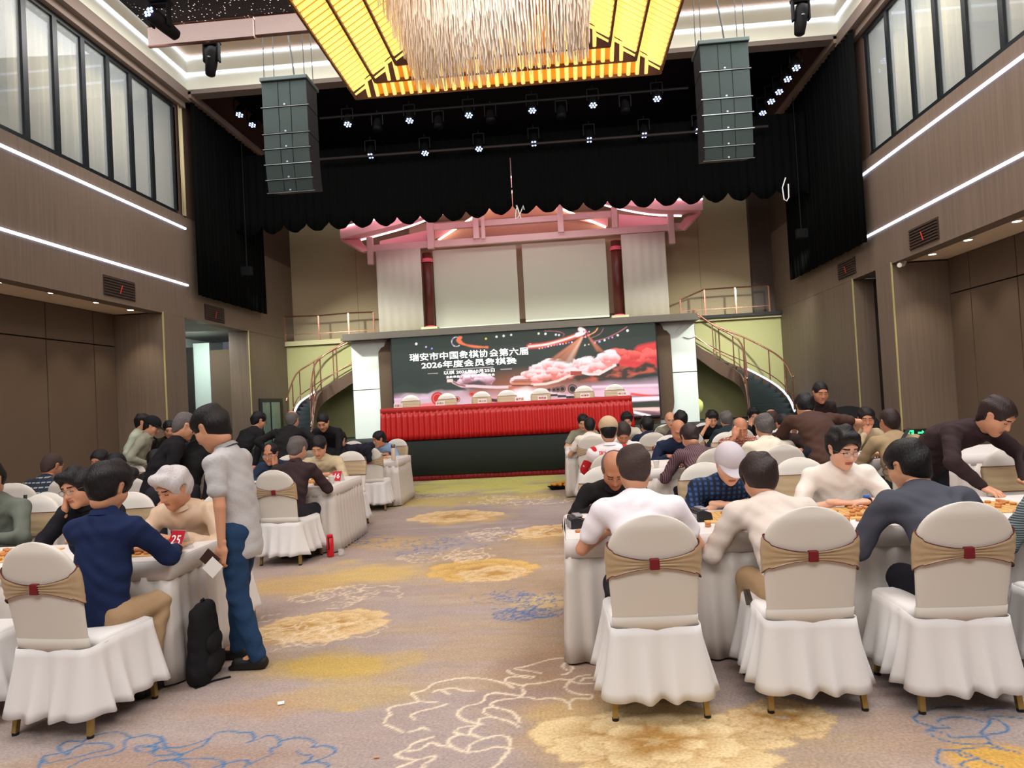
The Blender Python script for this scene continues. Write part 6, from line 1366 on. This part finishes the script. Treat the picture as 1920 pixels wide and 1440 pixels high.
folk(1362, 787, 11.25, 2, 'person with grey hair in a dark teal shirt seen from behind', (36, 48, 54), hair='short', hcol='grey', sleeve='half', hp=0.4)
folk(1413, 782, 13.0, 180, 'person with black glasses in a black shirt leaning the face on a hand', (26, 26, 30), hair='full', sleeve='long', hp=0.25, glasses='dark', hand='cheekR foldL')
folk(1446, 784, 11.3, 0, 'balding tan person seen from behind under the lit stair rail', (52, 44, 42), hair='bald', hcol='thin', skin='tan', sleeve='long', hp=0.3)
# ---- extra garment details
def local(info, p): 
    c, s = math.cos(info['th']), math.sin(info['th']); return Vector((info['X']+c*p[0]-s*p[1], info['Y']+s*p[0]+c*p[1], p[2]))
w = PEOPLE['watch']; s_, sh, el, wr = w['arms'][0]; d = (wr-el)/np.linalg.norm(wr-el); q = wr-d*0.0
mb = MB(); mb.tube([q-d*0.012, q+d*0.012], 0.034, 16); mb.build('watch_strap', M('rubber_black', (24, 22, 22)), w['root']); MB().tube([q+np.array([0, 0.0, 0.028]), q+np.array([0, 0, 0.042])], 0.022, 16).build('watch_face', M('watch_face_blue', (40, 90, 160), 0.2, emit=0.3), w['root'])
w = PEOPLE['red']; c = w['chest']; U, Fd = w['U'], w['Fd']; RC = fab('red_sleeve', (196, 36, 44))
for s_, sh, el, wr in w['arms']:
    V, Q = sdf([pr(sh-U*0.0+np.array([-s_*0.03, 0, 0.0]), el, 0.078, 0.066, 0.02), pr(el, el+(wr-el)*0.92, 0.064, 0.045, 0.02)], 0.015, wr=(0.004, 3)); link('sleeve', np_mesh('sleeve', V, Q, [RC]), w['root'])
for j, (tx, sz, col) in enumerate([('瑞安市象棋', 0.05, RC), ('协会 2026', 0.045, M('letter_navy', (50, 50, 80)))]):
    p = c-U*(0.03+0.075*j)-Fd*0.135; o = text('lettering', tx, tuple(p), sz, col, w['root'], rot=(PI/2-0.25, 0, 0), off=0.001)
w = PEOPLE['stripes']
for s_, sh, el, wr in w['arms']:
    for k in (-0.02, 0, 0.02): MB().tube([sh+np.array([k, 0, 0.075]), sh*0.5+el*0.5+np.array([k+s_*0.06, 0.02, 0.03])], 0.006, 5).build('shoulder_stripe', M('stripe_white', (235, 235, 235)), w['root'])
BLS = M('strap_black', (22, 22, 24), 0.7)
def strap(w, side, nm='shoulder_strap'):
    c, U, Fd, hip = w['chest'], w['U'], w['Fd'], w['hip']; R = np.array([1.0, 0, 0]); g = MB(); N = 15; P1 = []; P2 = []
    for i in range(N):
        t = i/(N-1); p = c+U*0.055*(1-t)-U*0.36*t + R*side*(-0.13+0.33*t); off = -Fd*(0.115+0.05*math.sin(PI*t)); P1.append(p+off-R*0.022); P2.append(p+off+R*0.022)
    g.add(P1+P2, [(i, i+1, N+i+1, N+i) for i in range(N-1)]).build(nm, BLS, w['root'], solid=0.004)
strap(PEOPLE['strap'], -1)
w = PEOPLE['capman']; MB().tube([w['chest']+np.array([-0.10, -0.05, 0.11]), w['chest']+np.array([-0.21, 0.10, -0.02]), w['chest']+np.array([-0.20, 0.12, -0.35])], 0.016, 6).build('shoulder_strap', BLS, w['root'])
# wallet and slip of paper in the standing person's hand
w = PEOPLE['polo']; s_, sh, el, wr = w['arms'][0]; hp_ = local(w, (wr+np.array([0, 0.03, -0.10]))*1.02)
o = MB().box((-0.05, -0.004, -0.045), (0.05, 0.004, 0.045)).build('wallet', M('wallet_brown', (58, 36, 30), 0.5), bevel=0.002); o.location = hp_+Vector((-0.03, -0.015, -0.02)); o.rotation_euler = (0.1, 0.75, 0.05); tag(o, 'dark brown wallet held by the person in the grey polo', 'wallet')
o = MB().box((-0.045, -0.001, -0.05), (0.045, 0.001, 0.05)).build('paper_slip', CARD); o.location = hp_+Vector((-0.01, -0.025, -0.07)); o.rotation_euler = (0.1, 0.8, 0.05); tag(o, 'white folded paper slip held below the brown wallet', 'paper')
# ================================================================ extra chairs
def chx(px, py, lab, k=0, Y=None, face=0): 
    p = at(px, py, Y=Y); return chair(p.x, Y+0.27*(1 if face == 0 else -1), math.radians(face), lab, None, k)
chx(35, 907, 'empty white banquet chair with champagne sash, farthest left in the middle left row', 0, 7.3); chx(375, 888, 'empty white banquet chair behind the white haired person, left of the polo shirt', 2, 7.35)
ch5 = chx(78, 932, 'white banquet chair with a black bag strap hanging over it, near left row', 0, 6.0, 180)
chx(1730, 814, 'empty white banquet chair right of the khaki jacket by the exit sign', 0, 7.3); chx(1897, 843, 'white banquet chair behind the leaning brown sweater at the right edge', 1, 5.9, 180); chx(1500, 856, 'white banquet chair behind the cream T-shirt, seen over the shoulder', 2, 5.95, 180)
chx(655, 848, 'white banquet chair beside the tan shirt, middle left row', 2, 9.9, 180); chx(690, 842, 'white banquet chair with a dark jacket thrown over it, far left row', 1, 11.0)
# bag strap and thrown jacket
p = at(68, 950, Y=5.88); o = MB().grid(lambda u, v: (p.x+0.03*(u-0.5)+0.02*v, p.y-0.12-0.05*math.sin(v*2), 1.03-0.62*v), 3, 12).build('bag_strap', BLS, sm=True, solid=0.006); tag(o, 'black bag strap hanging over the back of a near left chair', 'strap')
p = at(680, 850, Y=10.95); V, Q = sdf([pr((-0.2, 0, 1.0), (0.14, 0.02, 1.02), 0.055, 0.06, 0.04), pr((-0.16, -0.06, 0.98), (-0.18, -0.08, 0.62), 0.06, 0.03, 0.04), pr((-0.02, -0.07, 0.98), (-0.03, -0.09, 0.72), 0.07, 0.04, 0.04), pr((0.10, -0.06, 0.98), (0.12, -0.08, 0.82), 0.06, 0.04, 0.04)], 0.015, wr=(0.008, 2.0))
o = link('draped_jacket', np_mesh('draped_jacket', V, Q, [fab('black_navy', (30, 30, 40))])); o.location = (p.x, p.y, 0.0); tag(o, 'dark jacket thrown over a chair back in the far left row', 'jacket')
# ================================================================ BOARDS, PIECES, TABLE THINGS
BRD = M('board_maple', (226, 180, 110), 0.5, var=0.06, vscale=8, stretch=(1, 8, 1)); PCW = M('piece_wood', (196, 128, 74), 0.4, var=0.1, vscale=12); INK = M('board_line_brown', (120, 76, 44), 0.6)
piece_me = None
def board(x, y, rz, lab, rnd, n=18, w=0.44, d=0.40, pgrp=None):
    global piece_me
    o = empty('chess_board', (x, y, 0.7505), rz, lab, 'chess board'); MB().box((-w/2, -d/2, 0), (w/2, d/2, 0.010)).build('panel', BRD, o, bevel=0.003)
    g = MB()
    for i in range(9): g.box((-w*0.42+i*w*0.105-0.0008, -d*0.43, 0.0102), (-w*0.42+i*w*0.105+0.0008, d*0.43, 0.0108))
    for j in range(10): g.box((-w*0.42, -d*0.43+j*d*0.0955-0.0008, 0.0102), (w*0.42, -d*0.43+j*d*0.0955+0.0008, 0.0108))
    gl = g.build('grid_lines', INK, o); gl['kind'] = 'stuff'
    rs = np.random.RandomState(rnd); used = set(); c, s = math.cos(rz), math.sin(rz)
    if piece_me is None: piece_me = MB().lathe([(0.016, 0), (0.0185, 0.003), (0.019, 0.007), (0.0185, 0.012), (0.016, 0.014), (0.013, 0.0135)], (0, 0, 0), 20).mesh('chess_piece', PCW, True)
    while len(used) < n:
        i, j = rs.randint(9), rs.randint(10)
        if (i, j) in used: continue
        used.add((i, j)); lx, ly = -w*0.42+i*w*0.105, -d*0.43+j*d*0.0955
        q = link('chess_piece', piece_me); q.location = (x+c*lx-s*ly, y+s*lx+c*ly, 0.7613); tag(q, pgrp, 'chess piece', pgrp)
def pieces(pts, z, grp):
    for x, y, k in pts:
        for i in range(k): q = link('chess_piece', piece_me); q.location = (x, y, z+0.0145*i); tag(q, grp, 'chess piece', grp)
board(0.30, 4.84, 0.05, 'wooden chess board in front of the white T-shirt', 1, 16, pgrp='round wooden chess pieces on the board by the black chess clock')
board(1.10, 4.86, 0.0, 'wooden chess board between the cap and the beige jacket', 2, 16, pgrp='round wooden chess pieces on the board between the cap and the beige jacket')
board(1.93, 4.80, 0.0, 'wooden chess board in front of the cream T-shirt', 3, 22, pgrp='round wooden chess pieces on the board in front of the wristwatch')
board(2.72, 4.80, 0.0, 'wooden chess board under the leaning brown sweater', 4, 14, pgrp='round wooden chess pieces on the board at the right picture edge')
pieces([(0.10, 4.50, 1), (0.16, 4.47, 2), (0.21, 4.52, 1), (0.06, 4.55, 1), (0.26, 4.50, 1), (0.87, 4.55, 2), (1.62, 4.56, 1), (1.70, 4.52, 2), (1.78, 4.54, 1), (1.84, 4.51, 1)], 0.7512, 'captured chess pieces lying beside the boards of the near right row')
board(-2.78, 4.52, 0.10, 'wooden chess board beside the number 25 card', 5, 12, w=0.50, pgrp='round wooden chess pieces on the board beside the number 25 card')
board(-3.68, 4.52, 0.0, 'wooden chess board in front of the cheek on hand person', 6, 16, pgrp='round wooden chess pieces on the board left of the navy jacket')
for i, (x, y, l) in enumerate([(-2.98, 8.5, 'in front of the tan shirt'), (-3.85, 8.5, 'in front of the high forehead'), (-3.15, 11.9, 'in front of the light blue shirt'), (0.80, 8.65, 'in front of the beige cap'), (1.46, 8.65, 'between the plum stripes and the bald head'), (2.4, 8.65, 'in front of the cream jacket'), (3.9, 8.6, 'in front of the khaki jacket'), (0.45, 12.1, 'in front of the far white T-shirt'), (2.55, 12.1, 'in front of the dark teal shirt')]):
    board(x, y, 0.0, 'wooden chess board '+l, 10+i, 12, pgrp='round wooden chess pieces on the board '+l)
# number tents
TRED = M('card_red', (186, 32, 46), 0.45); ACR = M('acrylic_clear', (235, 230, 235), 0.08, alpha=0.35, spec=0.8)
def tent(x, y, rz, num, lab):
    o = empty('number_card', (x, y, 0.7505), rz, lab, 'number card'); k = 0.055
    MB().add([(-0.06, -k, 0), (0.06, -k, 0), (0.06, 0, 0.12), (-0.06, 0, 0.12), (-0.06, k, 0), (0.06, k, 0)], [(0, 1, 2, 3), (3, 2, 5, 4)]).build('acrylic_holder', ACR, o, solid=0.003)
    a = math.atan2(k, 0.12); m = MB().add([(-0.058, -k-0.002, 0.003), (0.058, -k-0.002, 0.003), (0.058, -0.003, 0.118), (-0.058, -0.003, 0.118)], [(0, 1, 2, 3)]).build('red_insert', TRED, o, solid=0.001)
    text('number', num, (0, -k*0.5-0.0055, 0.06), 0.085, M('number_white', (245, 235, 235), emit=0.1), o, rot=(PI/2-a, 0, 0), off=0.001)
p = at(373, 1022, Z=0.76); tent(-2.55, 4.56, -0.30, '25', 'red number 25 card in a clear stand at the near left table end')
p = at(634, 900, Z=0.76); tent(p.x, p.y, -0.2, '16', 'red number 16 card at the middle left table end')
# chess clocks
def clock(x, y, rz, lab):
    o = empty('chess_clock', (x, y, 0.7505), rz, lab, 'chess clock'); MB().prism([(-0.055, 0), (0.055, 0), (0.045, 0.055), (-0.02, 0.075), (-0.05, 0.07)], -0.08, 0.08).build('housing', M('clock_black', (34, 34, 40), 0.3), o, bevel=0.006)
    MB().box((-0.062, -0.07, 0.01), (-0.054, 0.07, 0.05)).build('silver_face', M('clock_silver', (170, 172, 176), 0.3, 0.5), o); MB().box((-0.02, -0.06, 0.072), (0.03, 0.06, 0.084)).build('rocker', M('clock_silver', (170, 172, 176)), o, bevel=0.003)
p = at(1082, 985, Z=0.76); clock(p.x, p.y, 0.2, 'black chess clock at the aisle corner of the near right table'); p = at(1314, 972, Z=0.76); clock(p.x, p.y, 0.2, 'black chess clock with silver face between the two front right boards')
p = at(1140, 966, Z=0.76); clock(p.x+0.02, 5.18, 1.4, 'black chess clock behind the first board of the near right row')
CUPW = M('paper_cup_white', (238, 234, 230), 0.5); 
def cup(px, py, lab, z=0.7505, Y=None, print_=True):
    p = at(px, py, Z=0.76); o = empty('paper_cup', (p.x, p.y, z), 0, lab, 'cup'); MB().lathe([(0.026, 0), (0.037, 0.085), (0.039, 0.088), (0.036, 0.088), (0.034, 0.08), (0.0, 0.02)], (0, 0, 0), 20).build('cup', CUPW, o, sm=True)
    if print_: MB().lathe([(0.0305, 0.035), (0.0335, 0.058)], (0, 0, 0), 20).build('red_print', M('cup_print', (214, 120, 120)), o)
cup(1283, 978, 'white paper cup with red print beside the beige jacket', ); cup(1262, 975, 'white paper cup standing left of the red printed cup', print_=False); cup(622, 905, 'white paper cup beside the number 16 card'); cup(713, 858, 'small white cup in front of the light blue shirt', print_=False); cup(1231, 876, 'white paper cup next to the plum striped sleeve')
p = at(738, 862, Z=0.76); th_ = empty('thermos', (p.x, p.y, 0.7505), 0, 'pale beige thermos with grey lid on the far left table', 'thermos'); MB().lathe([(0.033, 0), (0.035, 0.01), (0.035, 0.19), (0.03, 0.2)], (0, 0, 0), 20).build('body', M('thermos_beige', (214, 192, 170), 0.4), th_, sm=True); MB().lathe([(0.032, 0.2), (0.034, 0.205), (0.034, 0.25), (0.03, 0.255)], (0, 0, 0), 20).build('lid', M('thermos_lid', (110, 104, 100), 0.3, 0.5), th_, sm=True)
p = at(1101, 876, Z=0.76); j = empty('tea_jar', (0.42, 8.42, 0.7505), 0, 'glass jar of orange tea on the middle right table end', 'jar'); MB().lathe([(0.038, 0.004), (0.042, 0.01), (0.042, 0.11)], (0, 0, 0), 20).build('tea', M('tea_orange', (206, 112, 30), 0.2, spec=0.7), j, sm=True); MB().lathe([(0.045, 0), (0.046, 0.15), (0.044, 0.15)], (0, 0, 0), 20).build('glass', M('jar_glass', (235, 240, 235), 0.03, alpha=0.2, spec=0.9), j, sm=True)
p = at(1252, 868, Z=0.76); o = MB().box((-0.035, -0.07, 0), (0.035, 0.07, 0.009)).build('phone', M('phone_black', (24, 26, 32), 0.15), bevel=0.003); o.location = (0.13, 12.0, 0.7505); tag(o, 'black phone on the far right table end', 'phone')
# red bottle on the floor with glass beside it
p = at(620, 1044, Z=0); o = empty('red_flask', (p.x, p.y, 0.004), 0, 'red flask standing on the carpet by the middle left table', 'bottle'); RB = M('flask_red', (196, 24, 36), 0.35)
MB().lathe([(0.036, 0), (0.038, 0.006), (0.038, 0.20), (0.032, 0.205)], (0, 0, 0), 24).build('body', RB, o, sm=True); MB().lathe([(0.034, 0.205), (0.034, 0.235), (0.03, 0.24)], (0, 0, 0), 24).build('cap', RB, o, sm=True); MB().tube([(0.0, -0.042, 0.21), (0.0, -0.044, 0.14), (0, -0.042, 0.08)], 0.006, 6).build('carry_cord', BLS, o)
p = at(640, 1042, Z=0); o = MB().lathe([(0.03, 0), (0.034, 0.07), (0.032, 0.07), (0.028, 0.004)], (0, 0, 0), 16).build('glass_cup', M('jar_glass', (235, 240, 235)), sm=True); o.location = (p.x, p.y, 0.004); tag(o, 'small clear cup on the carpet beside the red flask', 'cup')
# backpack with strap
bp = empty('backpack', (-2.27, 4.28, 0.004), 0.12, 'black backpack leaning against the near left table end', 'backpack'); bp.scale = (0.85, 0.85, 0.92); BKM = fab('backpack_black', (24, 23, 26))
V, Q = sdf([pr((0, -0.09, 0.08), (0, 0.12, 0.08), 0.10, 0.10, 0.03, n=(1, 0, 0), f=0.8), pr((0, -0.09, 0.08), (0, -0.08, 0.42), 0.10, 0.08, 0.04, n=(1, 0, 0), f=0.8), pr((0, 0.12, 0.08), (0, 0.09, 0.42), 0.10, 0.08, 0.04, n=(1, 0, 0), f=0.8), pr((0, 0, 0.2), (0, 0.0, 0.42), 0.09, 0.08, 0.04, n=(1, 0, 0), f=0.8)], 0.01, wr=(0.004, 1)); V[:, 2] = np.maximum(V[:, 2], 0.0)
link('bag_body', np_mesh('bag_body', V, Q, [BKM]), bp); V, Q = sdf([pr((0.07, -0.09, 0.10), (0.07, 0.09, 0.10), 0.07, 0.07, 0.03, n=(1, 0, 0), f=0.6), pr((0.07, -0.07, 0.24), (0.07, 0.07, 0.24), 0.06, 0.06, 0.03, n=(1, 0, 0), f=0.6)], 0.01); V[:, 2] = np.maximum(V[:, 2], 0.0); link('front_pocket', np_mesh('front_pocket', V, Q, [BKM]), bp)
MB().tube([(0, -0.03, 0.47), (0, -0.01, 0.52), (0, 0.03, 0.52), (0, 0.05, 0.47)], 0.008, 6).build('handle', BKM, bp)
a = at(362, 1294, Z=0.004); b = at(441, 1268, Z=0.004); c_ = at(400, 1278, Z=0.004); o = MB().bar(a, c_, 0.028, 0.005).bar(c_, b, 0.028, 0.005).build('loose_strap', BLS, bp); o.matrix_parent_inverse = (Matrix.Translation((-2.27, 4.28, 0.004)) @ Matrix.Rotation(0.12, 4, 'Z')).inverted()
# things on the floor
p = at(1048, 917, Z=0); ng = MB(); rs = np.random.RandomState(4)
o = empty('snack_box', (p.x, p.y, 0.004), 0.2, 'open black tray of orange snacks on the carpet beside the far right table', 'tray'); MB().add([(-0.14, -0.1, 0), (0.14, -0.1, 0), (0.14, 0.1, 0), (-0.14, 0.1, 0), (-0.18, -0.13, 0.05), (0.18, -0.13, 0.05), (0.18, 0.13, 0.05), (-0.18, 0.13, 0.05)], [(0, 1, 2, 3), (0, 1, 5, 4), (1, 2, 6, 5), (2, 3, 7, 6), (3, 0, 4, 7)]).build('tray', BK, o, solid=0.006)
for i in range(14): ng.lathe([(0.005, 0), (0.035, 0.015), (0.035, 0.04), (0.01, 0.055)], (rs.uniform(-.11, .11), rs.uniform(-.07, .07), 0.03+rs.uniform(0, .05)), 8)
q = ng.build('orange_snacks', M('snack_orange', (226, 150, 40), 0.4, var=0.3, vscale=30), o, sm=True); q['kind'] = 'stuff'
p = at(527, 1321, Z=0); o = MB().box((-0.018, -0.012, 0), (0.018, 0.012, 0.006)).build('litter_scrap', CARD, bevel=0.002); o.location = (p.x, p.y, 0.006); o.rotation_euler = (0.3, 0, 0.4); tag(o, 'tiny white scrap of litter on the carpet left of centre', 'litter')
p = at(706, 1423, Z=0); o = MB().tube([(-0.012, 0, 0.005), (0.012, 0.004, 0.005)], 0.0045, 8).build('cigarette_butt', M('filter_orange', (222, 160, 110), 0.8)); o.location = (p.x, p.y, 0.002); tag(o, 'cigarette butt on the carpet near the bottom edge', 'cigarette butt')
# keys on the belt of the beige jacket, black round folded table by the right wall
o = MB().tube([(0, 0, 0), (0.01, -0.01, -0.08)], 0.012, 6).tube([(0.015, 0, 0), (0.03, -0.01, -0.07)], 0.008, 6).build('key_bunch', M('key_metal', (90, 86, 80), 0.3, 0.7)); o.location = at(1397, 1105, Y=3.93); tag(o, 'bunch of keys hanging at the belt of the beige jacket', 'keys')
p = at(1590, 800, Y=12.2); o = empty('folded_table', (p.x, 12.2, 0.0), 0, 'dark round folded table standing by the right wall behind the players', 'table'); MB().tube([(0, 0, 0.62), (0, 0.04, 0.62)], 0.6, 40).build('round_top', M('table_black', (30, 32, 36), 0.5), o); MB().box((-0.3, -0.03, 0.0), (-0.26, 0.01, 0.6)).build('leg', BK, o); MB().box((0.26, -0.03, 0.0), (0.3, 0.01, 0.6)).build('leg', BK, o)
for m_ in list(bpy.data.objects)[:0]:
    if m_.type == 'MESH' and m_.name.startswith(('valance', 'side_curtain')): pass
